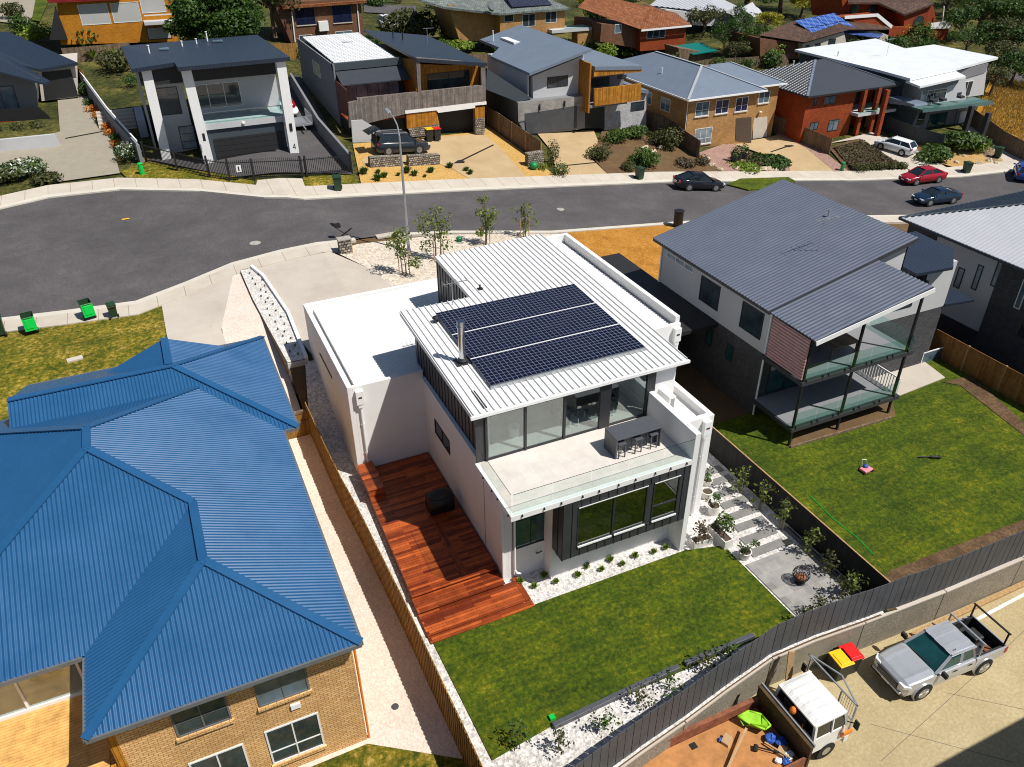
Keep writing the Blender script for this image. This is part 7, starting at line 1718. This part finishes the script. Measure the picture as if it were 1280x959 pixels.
m = M(); m.beam((1.10,-.6,1.19),(1.02,.5,1.22),.03,.02); m.build('wiper', m_['rubber'], ut)
for xx in (-1.15,-2.5):
    q = M(); q.beam((xx,-.9,1.92),(xx,.9,1.92),.07,.05)
    for sy in (-1,1): q.beam((xx,sy*.82,1.14),(xx,sy*.82,1.92),.06,.05)
    q.build('ladder_rack', m_['galvanised'] if xx > -2 else m_['black_metal'], ut)
m = M(); m.tube([(.1,.55,1.8),(.05,.55,1.86)],.02,5); m.build('aerial_fin', m_['rubber'], ut)
ut.location = (24.72,12.28,-2.0); ut.rotation_euler.z = radians(180-3)
# ---- tip truck
tr = T('tip_truck', 'small white cab tip truck with a rusty open tray of building waste', 'truck', (15.5,12.2,-2))
x0, x1, y0, y1 = 16.88, 18.4, 11.12, 13.25
m = M(); ring = []
def rr_box(m, x0, x1, y0, y1, z0, z1, tap=.0):
    m.add([(x0,y0,z0),(x1,y0,z0),(x1,y1,z0),(x0,y1,z0),(x0+tap*.2,y0+tap,z1),(x1-tap*1.6,y0+tap,z1),(x1-tap*1.6,y1-tap,z1),(x0+tap*.2,y1-tap,z1)], [(0,3,2,1),(4,5,6,7),(0,1,5,4),(1,2,6,5),(2,3,7,6),(3,0,4,7)])
rr_box(m, x0, x1+.12, y0, y1, -1.35, -.45, .02); cb = m.build('cab', m_['truck_white'], tr, bevel=.06)
m = M(); rr_box(m, x0+.04, x1+.08, y0+.04, y1-.04, -.45, .26, .10); m.build('windows', m_['car_glass'], tr)
for (a, b_) in (((x0+.04,y0+.04),(x0+.06,y0+.14)),((x1+.08,y0+.04),(x1-.08,y0+.14)),((x1+.08,y1-.04),(x1-.08,y1-.14)),((x0+.04,y1-.04),(x0+.06,y1-.14))): m = M(); m.beam((a[0],a[1],-.47),(b_[0],b_[1],.28),.11,.11); m.build('pillar', m_['truck_white'], cb)
m = M(); m.beam(((x0+x1)/2+.1,y0+.04,-.45),((x0+x1)/2+.1,y0+.12,.26),.09,.06); m.build('pillar', m_['truck_white'], cb)
m = M(); nx = 12; R = []
for i in range(7):
    t = i/6; x = x0-.02+(x1-x0-.02)*t; e = .10*(1-abs(2*t-1)**4)
    row = []
    for j in range(25):
        u_ = j/24; y = y0+.08+(y1-y0-.16)*u_; rib = .018 if j % 4 in (1,2) and 1 < j < 23 else 0
        row.append((x, y, .27+e*(1-abs(2*u_-1)**5)+rib*(1 if 0 < i < 6 else 0)))
    R.append(row)
m.add([p for r in R for p in r], [(i*25+j,(i+1)*25+j,(i+1)*25+j+1,i*25+j+1) for i in range(6) for j in range(24)]); m.box((x0-.02,y0+.08,.2),(x1-.04,y1-.08,.275)); m.build('roof', m_['truck_white'], tr)
m = M(); m.box((x0-.035,y0+.5,-.38),(x0-.02,y1-.5,.1)); m.build('rear_window_frame', m_['frame_dark'], cb)
m = M(); m.box((x1+.1,y0-.05,-1.5),(x1+.3,y1+.05,-1.15)); m.build('bumper', m_['truck_white'], tr)
for yy in (y0+.3, y1-.3): q = M(); q.cyl((x1+.12,yy,-.95),(x1+.16,yy,-.95),.13,n=12); q.build('headlight', m_['lamp_clear'], tr)
q = M(); q.box((x1-.15,y0-.1,-.98),(x1+.35,y0-.02,-.8)); q.build('indicator', m_['lamp_orange'], tr)
for yy, sg in ((y0,-1),(y1,1)):
    q = M(); q.beam((x1,yy,-.2),(x1+.12,yy+sg*.28,-.05),.03); q.obox((x1+.12,yy+sg*.30,-.1),(.03,0,0),(0,.1,0),(0,0,.2)); q.build('mirror', m_['rubber'], tr)
for xx in (17.75,13.2):
    for yy in (y0+.1, y1-.1):
        q = M(); q.cyl((xx,yy-.12,-1.58),(xx,yy+.12,-1.58),.42,n=20); wl_ = q.build('wheel', m_['rubber'], tr); q = M(); q.cyl((xx,yy-.13,-1.58),(xx,yy+.13,-1.58),.2,n=14); q.build('rim', m_['rim'], wl_)
m = M(); m.box((11,11.6,-1.55),(18.2,11.8,-1.3)); m.box((11,12.6,-1.55),(18.2,12.8,-1.3)); m.build('chassis', m_['rubber'], tr)
# tray
m = M(); m.box((10.6,10.85,-1.30),(16.45,13.58,-1.22)); m.build('tray_floor', m_['rust'], tr)
plain('tray_ply', rgb(190,132,76,.85), .8, var=.28, scale=2.2, bump=.15)
plain('tray_head', rgb(84,62,34,.8), .8, var=.55, scale=2.5, bump=.3)
m = M(); m.box((10.6,10.95,-1.22),(16.35,13.46,-1.19)); m.build('tray_lining', m_['tray_ply'], tr)
m = M(); m.box((10.6,13.48,-1.22),(16.42,13.58,-.70)); m.box((10.6,13.45,-.72),(16.42,13.62,-.66)); m.build('tray_side', m_['rust'], tr)
m = M(); m.box((10.6,10.85,-1.22),(16.42,10.93,-.75)); m.build('tray_side', m_['rust'], tr)
m = M(); m.box((16.42,10.80,-1.3),(16.52,13.66,-.15)); m.box((16.38,10.80,-.17),(16.58,13.66,-.10)); hb = m.build('headboard', m_['tray_head'], tr)
m = M(); m.beam((16.56,10.8,-.07),(16.56,13.66,-.07),.06); m.build('top_rail', m_['galvanised'], hb)
m = M(); m.cyl((16.75,11.6,-.3),(17.3,12.3,.1),.02,n=6); m.ell((16.78,12.2,.02),.14,.14,.17,10,6); m.build('beacon', m_['lamp_orange'], tr)
m = M()
for a, b_ in (((18.75,13.7,.42),(18.75,11.15,.42)),((18.75,13.7,.42),(19.2,12.4,.42)),((19.2,12.4,.42),(18.75,11.15,.42)),((18.7,11.15,.42),(18.7,11.15,-1.3)),((18.7,13.5,.42),(18.7,13.5,-1.3)),((18.72,11.15,-.4),(18.72,11.9,-.4)),((18.72,11.9,.42),(18.72,11.9,-.4))): m.beam(a, b_, .05)
m.build('ladder_frame', m_['galvanised'], tr)
m = M()
for k in range(7): m.beam((18.72,11.2+k*.1,-.35),(18.72,11.2+k*.1,.4),.012)
m.build('mesh_guard', m_['galvanised'], tr)
# load in the tray
def junk(name, label, cat, m, mat, **k): return tag(m.build(name, m_[mat], **k), label, cat)
m = M(); m.add([(15.24,13.26,-0.80),(15.76,13.26,-0.77),(16.12,12.94,-0.80),(16.08,12.42,-0.75),(15.80,12.38,-0.77),(15.48,12.82,-0.83),(15.35,13.0,-1.1),(15.9,12.55,-1.12)], [(0,1,2,6),(2,3,7,6),(3,4,5,7),(5,0,6,7),(0,5,6),(1,0,6,2)]); m.tube([(15.24,13.26,-0.80),(15.76,13.26,-0.77),(16.12,12.94,-0.80),(16.08,12.42,-0.75),(15.80,12.38,-0.77),(15.48,12.82,-0.83),(15.24,13.26,-.80)],.04,6)
junk('wheelbarrow_tray', 'lime green wheelbarrow tub lying in the truck tray', 'wheelbarrow', m, 'lime_plastic', loc=(15.6,12.8,-1.1), smooth=True)
m = M(); m.beam((13.0,11.4,-1.1),(15.25,12.75,-.85),.09,.05); junk('timber_board', 'long pale timber board lying across the truck tray', 'board', m, 'cardboard', loc=(14,12,-1.1))
m = M(); m.beam((15.6,12.1,-1.05),(16.0,11.2,-1.0),.06); junk('timber_stick', 'short yellow stick beside the lime green tub', 'stick', m, 'stake', loc=(15.8,11.7,-1.1))
m = M(); m.cyl((15.1,12.0,-1.1),(15.25,12.15,-1.05),.09,n=8); m.beam((15.2,12.1,-1.06),(15.85,11.5,-1.02),.04); junk('sledgehammer', 'dark headed hammer lying in the truck tray', 'hammer', m, 'black_metal', loc=(15.3,12,-1.1))
rr = random.Random(4)
for i, (x, y, s, mt, lb, nm, ct) in enumerate(((15.95,12.15,.26,'blue_plastic','blue plastic sack crumpled against the truck headboard','plastic_sack','sack'),(16.15,11.85,.24,'blue_plastic','darker blue sack at the foot of the headboard','plastic_sack','sack'),(15.95,11.55,.16,'cardboard','small cardboard box among the blue sacks','cardboard_box','box'),(16.1,11.35,.2,'paper','crumpled white paper in the tray corner','paper_scrap','paper'),(15.85,11.2,.17,'blue_plastic','blue bag scrap at the near corner of the tray','plastic_sack','sack'),(15.6,11.35,.15,'paper','white rubbish scrap near the tray edge','paper_scrap','paper'),(14.4,12.75,.16,'cardboard','folded cardboard flap at the left of the tray','cardboard_box','box'),(14.25,12.9,.12,'blue_plastic','pale blue bottle beside the cardboard flap','bottle','bottle'))):
    m = M()
    if 'cardboard' in mt: m.obox((x,y,-1.19+s*.6),(s,.08,.05),(-.06,s*.8,0),(0,.03,s*.55))
    else: m.ell((x,y,-1.18+s*.5),s,s*.8,s*.6,9,6,.22,rr)
    junk(nm, lb, ct, m, mt, loc=(x,y,-1.19))
m = M(); m.beam((18.05,13.62,-2.0),(18.25,14.12,.35),.16,.06); m.beam((18.2,13.6,-2.0),(18.4,14.1,.3),.1,.05); junk('timber_plank', 'pair of tan planks leaning on the retaining wall behind the white cab', 'plank', m, 'stake', loc=(18.2,13.7,-2))
# ---------------------------------------------------------------- wheelie bins
def bin_proto(lid, open_, body='bin_green'):
    o = local(T('wheelie_bin', '', 'bin'))
    m = M(); m.add([(-.24,-.26,.08),(.24,-.26,.08),(.24,.26,.05),(-.24,.26,.05),(-.29,-.36,.98),(.29,-.36,.98),(.29,.34,.98),(-.29,.34,.98)], [(0,3,2,1),(0,1,5,4),(1,2,6,5),(2,3,7,6),(3,0,4,7)])
    m.box((-.31,-.38,.93),(.31,-.355,.99)); m.box((-.31,.335,.93),(.31,.36,.99)); m.box((-.31,-.355,.93),(-.285,.335,.99)); m.box((.285,-.355,.93),(.31,.335,.99)); m.add([(-.23,-.25,.12),(.23,-.25,.12),(.23,.25,.12),(-.23,.25,.12)],[(0,1,2,3)])
    m.build('body', m_[body], o)
    m = M()
    if open_: m.obox((0,-.46,.60),(.30,0,0),(0,.07,.37),(0,.022,-.004)); m.obox((0,-.485,.62),(.2,0,0),(0,.05,.25),(0,.02,-.004))
    else: m.obox((0,0,1.02),(.31,0,0),(0,.38,.0),(0,0,.025)); m.obox((0,.02,1.055),(.22,0,0),(0,.26,0),(0,0,.018))
    m.build('lid', m_[lid], o, bevel=.012)
    for sx in (-1,1): m = M(); m.cyl((sx*.24,-.30,.13),(sx*.32,-.30,.13),.13,n=14); m.build('wheel', m_['rubber'], o)
    m = M(); m.cyl((-.24,-.43,.95),(.24,-.43,.95),.02,n=6); m.build('handle', m_['dark_plastic'], o)
    return o
b_open = bin_proto('lid_green', True); b_dark = bin_proto('bin_green', False); b_yel = bin_proto('lid_yellow', False, 'dark_plastic'); b_red = bin_proto('lid_red', False, 'dark_plastic')
used = set()
def place_bin(proto, p, rz, label, group, s=1.0, at=None):
    o = proto if proto.name not in used else copy_tree(proto); used.add(proto.name)
    q = Vector(at) if at else G(*p); put(o, (q.x,q.y,q.z+.10 if not at else q.z), rz, label, group, s)
    return o
GB = 'green lidded bins on the near footpath'
place_bin(b_open, (41,415), radians(8), 'left wheelie bin with its bright green lid hanging open', GB, 1.12)
place_bin(b_open, (112,398), radians(14), 'wheelie bin with an open green lid, right of the leftmost green one', GB, 1.12)
place_bin(b_dark, (143,397), radians(10), 'small dark bin without a lid beside the green lidded bins', None, .85)
place_bin(b_dark, (2,420), radians(5), 'dark bin cut off by the left frame edge', None, 1.1)
place_bin(b_yel, None, radians(175), 'bin with a yellow lid beside the silver ute', 'lidded bins against the retaining wall', 1.08, at=(20.78,13.68,-2.0))
place_bin(b_red, None, radians(175), 'bin with a red lid beside the silver ute', 'lidded bins against the retaining wall', 1.08, at=(21.36,13.74,-2.0))
place_bin(b_yel, (537,177), radians(178), 'yellow lidded bin in front of the timber house stone base', None, 1.25)
place_bin(b_red, (546.5,176.5), radians(178), 'red lidded bin in front of the timber house stone base', None, 1.25)
place_bin(b_dark, (423,239), radians(170), 'dark green bin on the footpath beside the black picket fence', None, 1.25)
place_bin(b_dark, (799,225), radians(186), 'dark green bin on the footpath left of the black sedan', None, 1.2)
place_bin(b_dark, (1207,217), radians(165), 'dark green bin tipped open beside the sandstone bank', None, 1.2)
place_bin(b_dark, (1246,198), radians(200), 'dark bin on the driveway below the teal balcony', None, 1.2)
# small street things
lp = T('street_lamp', 'tall galvanised street lamp standing in the cream gravel', 'street lamp', tuple(G(511,314)))
a_ = G(511,314); zt = 10.9
m = M(); m.cyl((a_.x,a_.y,a_.z-.1),(a_.x,a_.y,zt-.6),.13,.07,10); m.build('pole', m_['galvanised'], lp)
m = M(); m.tube([(a_.x,a_.y,zt-.6),(a_.x,a_.y+.3,zt+.1),(a_.x-.05,a_.y+.9,zt+.5),(a_.x-.1,a_.y+1.7,zt+.7)],.06,8,.8); m.build('arm', m_['galvanised'], lp)
m = M(); m.obox((a_.x-.12,a_.y+2.0,zt+.72),(.15,0,0),(0,.38,.05),(0,0,.07)); lh = m.build('lamp_head', m_['galvanised'], lp, bevel=.04)
m = M(); m.obox((a_.x-.12,a_.y+2.0,zt+.64),(.10,0,0),(0,.25,.03),(0,0,.015)); m.build('lens', m_['lamp_clear'], lh)
m = M(); m.cyl((a_.x,a_.y,a_.z),(a_.x,a_.y,a_.z+.25),.2,.15,10); m.build('base_collar', m_['galvanised'], lp)
lb = T('letterbox_pillar', 'stone letterbox pillar with a metal top beside the near footpath', 'letterbox', tuple(G(432,316)))
a_ = G(432,316); boxp(lb, 'stone_pier', (a_.x-.45,a_.y-.3,a_.z-.1), (a_.x+.45,a_.y+.3,a_.z+1.1), 'gabion'); boxp(lb, 'cap', (a_.x-.5,a_.y-.35,a_.z+1.1), (a_.x+.5,a_.y+.35,a_.z+1.18), 'rock_grey'); boxp(lb, 'timber_side', (a_.x+.452,a_.y-.28,a_.z), (a_.x+.5,a_.y+.28,a_.z+1.05), 'stake'); boxp(lb, 'letter_slot', (a_.x-.2,a_.y-.32,a_.z+.75), (a_.x+.2,a_.y-.3,a_.z+.82), 'frame_dark')
a_ = G(430,300); m = M(); m.beam(a_+Vector((-.3,.3,.1)), a_+Vector((.5,-.9,1.2)), .1); m.box((a_.x-.55,a_.y+.1,a_.z+1.0),(a_.x-.1,a_.y+.5,a_.z+1.25)); tag(m.build('fallen_post', m_['black_metal'], loc=tuple(a_)), 'black post leaning behind the stone letterbox pillar', 'post')
a_ = G(847,284); m = M(); m.cyl(a_, a_+Vector((0,0,1.5)), .42, n=16); m.cyl(a_+Vector((0,0,1.5)), a_+Vector((0,0,1.56)), .46, n=16); tag(m.build('black_drum', m_['black_metal'], loc=tuple(a_)), 'black cylindrical drum at the kerb behind the grey roof corner', 'drum')
for i, (p, lb_) in enumerate((((178,218),'short green marker post at the wall end by the picket fence'),((1052,214),'green marker post in the mulch bed of the red brick house'),((667,212),'round green globe in the yellow gravel near the gabion pier'),((574,302),'green valve box in the gravel at the kerb'))):
    a_ = G(*p); m = M()
    if i == 2: m.ell(a_+Vector((0,0,.4)), .45,.45,.4,12,8)
    else: m.cyl(a_, a_+Vector((0,0,1.0 if i < 2 else .3)), .24, .2, 10); m.ell(a_+Vector((0,0,1.0 if i < 2 else .3)), .26,.26,.1,10,4)
    tag(m.build(('marker_post','marker_post','garden_globe','valve_box')[i], m_['lid_green' if i == 0 else 'green_pipe'], loc=tuple(a_), smooth=i == 2), lb_, ('post','post','ornament','valve box')[i])
for i, (p, q_, lb_) in enumerate((((574,203),(617,182),'dark strip painted as a lamp shadow across the tan driveway of the timber house'),((82,174),(130,165),'thin dark strip painted as a lamp shadow across the pebble driveway'),((963,191),(986,183),'dark strip painted as a lamp shadow across the driveway of the blonde brick house'),((705,208),(746,204),'dark strip painted as a lamp shadow across the driveway of the grey and white house'))):
    a_, b_ = G(*p), G(*q_); m = M(); m.beam(a_+Vector((0,0,.085)), b_+Vector((0,0,.085)), .22, .03)  # flat dark bars laid on the driveways in place of lamp shadows
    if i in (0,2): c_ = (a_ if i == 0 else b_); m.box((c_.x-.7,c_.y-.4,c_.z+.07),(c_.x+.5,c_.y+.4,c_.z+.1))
    tag(m.build('painted_shadow_strip', m_['rubber'], loc=tuple(a_)), lb_, 'drain')
# toys on the right lawn
a_ = G(1082,589); o = T('push_mower', 'small pink and navy push mower lying on the right hand lawn', 'mower', tuple(a_))
m = M(); m.obox(a_+Vector((0,0,.18)),(.42,.05,0),(-.04,.3,0),(0,0,.10)); m.build('deck', m_['pink_plastic'], o, bevel=.06); m = M(); m.ell(a_+Vector((.05,.15,.35)),.22,.2,.18,10,6); m.build('motor', m_['blue_plastic'], o)
m = M(); m.tube([a_+Vector((.3,.2,.2)), a_+Vector((.8,.75,.25)), a_+Vector((.5,.95,.28)), a_+Vector((-.05,.35,.2))], .018, 6); m.build('handle', m_['galvanised'], o); o.scale = (.72,.72,.72)
for dx, dy in ((-.38,-.28),(.38,-.28),(-.38,.28),(.38,.28)): m = M(); m.cyl(a_+Vector((dx,dy-.03,.1)), a_+Vector((dx,dy+.03,.1)), .1, n=10); m.build('wheel', m_['rubber'], o)
a_ = G(1160,573); m = M(); m.cyl(a_+Vector((-.5,.25,.08)), a_+Vector((.1,-.05,.12)), .035, n=8); m.cyl(a_+Vector((.1,-.05,.12)), a_+Vector((.5,-.25,.1)), .07, n=8); m.ell(a_+Vector((.52,-.26,.1)),.1,.1,.1,8,6); tag(m.build('lawn_sprinkler', m_['dark_plastic'], loc=tuple(a_)), 'black and white sprinkler wand lying on the right hand lawn', 'sprinkler')
hp = [G(*p)+Vector((0,0,.04)) for p in ((1012,620),(1040,648),(1070,672),(1092,694))]; m = M(); m.tube(hp, .02, 5); tag(m.build('hose', m_['lid_green'], loc=tuple(hp[0])), 'green garden hose lying along the black fence', 'hose')
# court and yard details
for i, (p, r, lb_) in enumerate((((319,304),.42,'round manhole cover in the court asphalt near the white house driveway'),((700,262),.4,'round manhole cover in the middle of the street'))):
    a_ = G(*p); m = M(); m.cyl(a_+Vector((0,0,.004)), a_+Vector((0,0,.016)), r, n=20); m.cyl(a_+Vector((0,0,.016)), a_+Vector((0,0,.022)), r*.75, n=20); tag(m.build('manhole_cover', m_['rock_grey'], loc=tuple(a_)), lb_, 'manhole cover')
a_ = G(485,294); m = M(); m.box((a_.x-1.0,a_.y-.5,a_.z+.0),(a_.x+1.0,a_.y+.2,a_.z+.13)); m.box((a_.x-.8,a_.y+.2,a_.z),(a_.x+.8,a_.y+.24,a_.z+.11)); tag(m.build('storm_drain', m_['concrete_grey'], loc=tuple(a_)), 'concrete storm drain lid at the kerb beside the letterbox pillar', 'drain')
for i, p in enumerate(((157,274),(2,386),(38,305))):
    a_ = G(*p); m = M(); m.ell(a_+Vector((0,0,.02)), (.28,.9,.5)[i], .16, .02, 9, 4, .3, random.Random(i)); 
    if i == 0: tag(m.build('yellow_leaf_litter', m_['lid_yellow'], loc=tuple(a_)), 'small yellow scrap lying on the court asphalt', 'litter')
a_ = G(94,450); m = M(); m.obox(a_+Vector((0,0,.06)), (.42,.06,0), (-.03,.2,0), (0,0,.05)); tag(m.build('concrete_block', m_['tile_light'], loc=tuple(a_)), 'pale concrete block lying on the patchy front lawn', 'block')
a_ = G(494,884); m = M(); m.cyl(a_+Vector((0,0,.02)), a_+Vector((0,0,.05)), .14, n=16); tag(m.build('drain_cover', m_['fence_slate'], loc=tuple(a_)), 'round dark drain cover in the pale gravel beside the cream brick wall', 'drain cover')
m = M(); m.box((27.3,12.35,-2.0),(27.55,12.6,-1.985)); tag(m.build('drain_cover', m_['rubber'], loc=(27.4,12.5,-2)), 'small square drain cover behind the silver ute', 'drain cover')
m = M(); m.beam((28.6,13.3,-1.992),(33,13.45,-1.992),.14,.012); tag(m.build('line_marking', m_['trim_white'], loc=(28.6,13.3,-2)), 'worn white line painted on the tan concrete beside the wall', 'marking')
m = M(); m.box((24.9,13.72,-2.0),(33,13.95,-1.88)); tag(m.build('wheel_kerb', m_['timber_pole'], loc=(27,13.8,-2)), 'low tan kerb at the foot of the retaining wall', 'kerb')
for i, (a, b_) in enumerate((((24.2,11.2),(27.5,8.4)),((20.4,11.4),(24,8.0)),((19.6,10.1),(30.5,12.1)))):
    m = M(); m.beam((a[0],a[1],-1.994),(b_[0],b_[1],-1.994),.018,.008); tag(m.build('expansion_joint', m_['joint_line'], loc=(a[0],a[1],-2)), 'dark joint line cut in the tan concrete yard', 'joint', 'joints in the tan yard')
# trailer and jet ski beside the pillar house
a_ = G(378,162); o = T('box_trailer', 'galvanised cage trailer beside the right white pillar', 'trailer', tuple(a_))
m = M(); m.box((a_.x-1,a_.y-.8,a_.z+.55),(a_.x+1,a_.y+2.6,a_.z+.7)); m.beam((a_.x,a_.y-2,a_.z+.5),(a_.x,a_.y-.8,a_.z+.55),.12); m.build('bed', m_['galvanised'], o)
m = M()
for k in range(9):
    for s in (-1,1): m.beam((a_.x+s,a_.y-.8+k*.42,a_.z+.7),(a_.x+s,a_.y-.8+k*.42,a_.z+1.5),.05)
for s in (-1,1): m.beam((a_.x+s,a_.y-.8,a_.z+1.5),(a_.x+s,a_.y+2.6,a_.z+1.5),.07)
m.beam((a_.x-1,a_.y-.8,a_.z+1.5),(a_.x+1,a_.y-.8,a_.z+1.5),.07); m.build('cage', m_['galvanised'], o)
for s in (-1,1): m = M(); m.cyl((a_.x+s*1.1,a_.y+.9,a_.z+.36),(a_.x+s*1.25,a_.y+.9,a_.z+.36),.36,n=14); m.build('wheel', m_['rubber'], o)
b_ = a_+Vector((0.0,5.2,0)); o = T('jet_ski', 'red and white jet ski parked behind the cage trailer', 'jet ski', tuple(b_))
m = M(); m.ell(b_+Vector((0,0,.9)),.75,1.9,.5,12,8); m.build('hull', m_['trim_white'], o, smooth=True); m = M(); m.ell(b_+Vector((0,-.3,1.5)),.5,1.0,.5,12,8); m.build('cowl', m_['car_red'], o, smooth=True); m = M(); m.ell(b_+Vector((0,.8,1.45)),.35,.8,.25,10,6); m.build('seat', m_['rubber'], o, smooth=True)
# furniture on the teal balcony and in gardens
for i, (p, mt, lb_) in enumerate((((922,201),'dark_plastic','left potted shrub on the pink gravel'),((917,203),'dark_plastic','dark pot at the left end of the pink gravel'),((929,199),'dark_plastic','right potted shrub on the pink gravel'))):
    a_ = G(*p); o = T('plant_pot', lb_, 'pot', tuple(a_)); m = M(); m.cyl(a_, a_+Vector((0,0,.7)), .35, .45, 12); m.build('pot', m_[mt], o); m = M(); leaves(m, a_+Vector((0,0,1.2)), .5,.5,.7,160,.12,random.Random(i),.4); m.build('foliage', m_['leaf_dark'], o)
for i, (X, lb_) in enumerate(((92.3,'left dark armchair on the teal glass balcony'),(94.0,'middle dark armchair on the teal glass balcony'),(97.2,'right dark armchair on the teal glass balcony'))):
    o = T('armchair', lb_, 'chair', (X,72.8,.95)); boxp(o, 'seat', (X-.35,72.6,.98), (X+.35,73.2,1.25), 'charcoal'); boxp(o, 'backrest', (X-.35,73.2,.98), (X+.35,73.3,1.6), 'charcoal')
pw_ = [(150,100,9.5),(135,112,9.3),(120,124,9.6),(90,150,10.5)]
wire = M(); P0, P1 = Vector((118,128,11)), Vector((150,86,8.2)); wire.tube([P0.lerp(P1,t/14)+Vector((0,0,-1.5*4*(t/14)*(1-t/14))) for t in range(15)], .035, 5); tag(wire.build('power_line', m_['galvanised']), 'thin overhead power line crossing the wooded slope at top right', 'cable')
# tall neighbouring building whose shadow falls across the corner of the tan yard
o = T('yard_building', 'plain rendered building beyond the lower yard, throwing its shadow on the tan concrete', 'building', (32,0,-2))
boxp(o, 'wall', (21.5,-14,-2), (48,3.8,8.2), 'light_render'); boxp(o, 'roof', (21.2,-14.3,8.2), (48.3,3.88,8.5), 'roof_charcoal')
for k in range(5):
    for z in (-.5, 3.2): win(o, (0,3.8), (1,0), (0,1), 23+k*5, 25.4+k*5, z, z+1.6, cols=2, fm='frame_dark', gm='window_glass')
# ================================================================ light, sky, camera
w = bpy.data.worlds.new('World'); sc.world = w; w.use_nodes = True
nt = w.node_tree; bg = nt.nodes['Background']
sk = nt.nodes.new('ShaderNodeTexSky'); sk.sky_type = 'NISHITA'; sk.sun_disc = False
SUN = Vector((.42,-.50,1.0)).normalized()
el = math.asin(SUN.z); az = math.atan2(SUN.x, SUN.y)
sk.sun_elevation = el; sk.sun_rotation = az; sk.air_density = 1.0; sk.dust_density = .6; sk.ozone_density = 1.2
nt.links.new(sk.outputs[0], bg.inputs['Color']); bg.inputs['Strength'].default_value = SKY
ld = bpy.data.lights.new('sun', 'SUN'); ld.energy = SUNE; ld.angle = radians(.55); ld.color = (1.0,.955,.88)
lo = bpy.data.objects.new('sun', ld); COL.objects.link(lo); lo.location = (40,-40,80); lo.rotation_euler = SUN.to_track_quat('Z','Y').to_euler()
cd = bpy.data.cameras.new('camera'); co = bpy.data.objects.new('camera', cd); COL.objects.link(co)
cd.sensor_fit = 'HORIZONTAL'; cd.sensor_width = 36; cd.lens = F/1280*36; cd.clip_end = 2000; cd.clip_start = .5
mat = Matrix((R2, -D2, -FW)).transposed().to_4x4(); mat.translation = CAM
co.matrix_world = mat; sc.camera = co
sc.cycles.filter_width = 1.05
sc.view_settings.view_transform = 'Standard'; sc.view_settings.look = 'None'; sc.view_settings.exposure = .12; sc.view_settings.gamma = 1
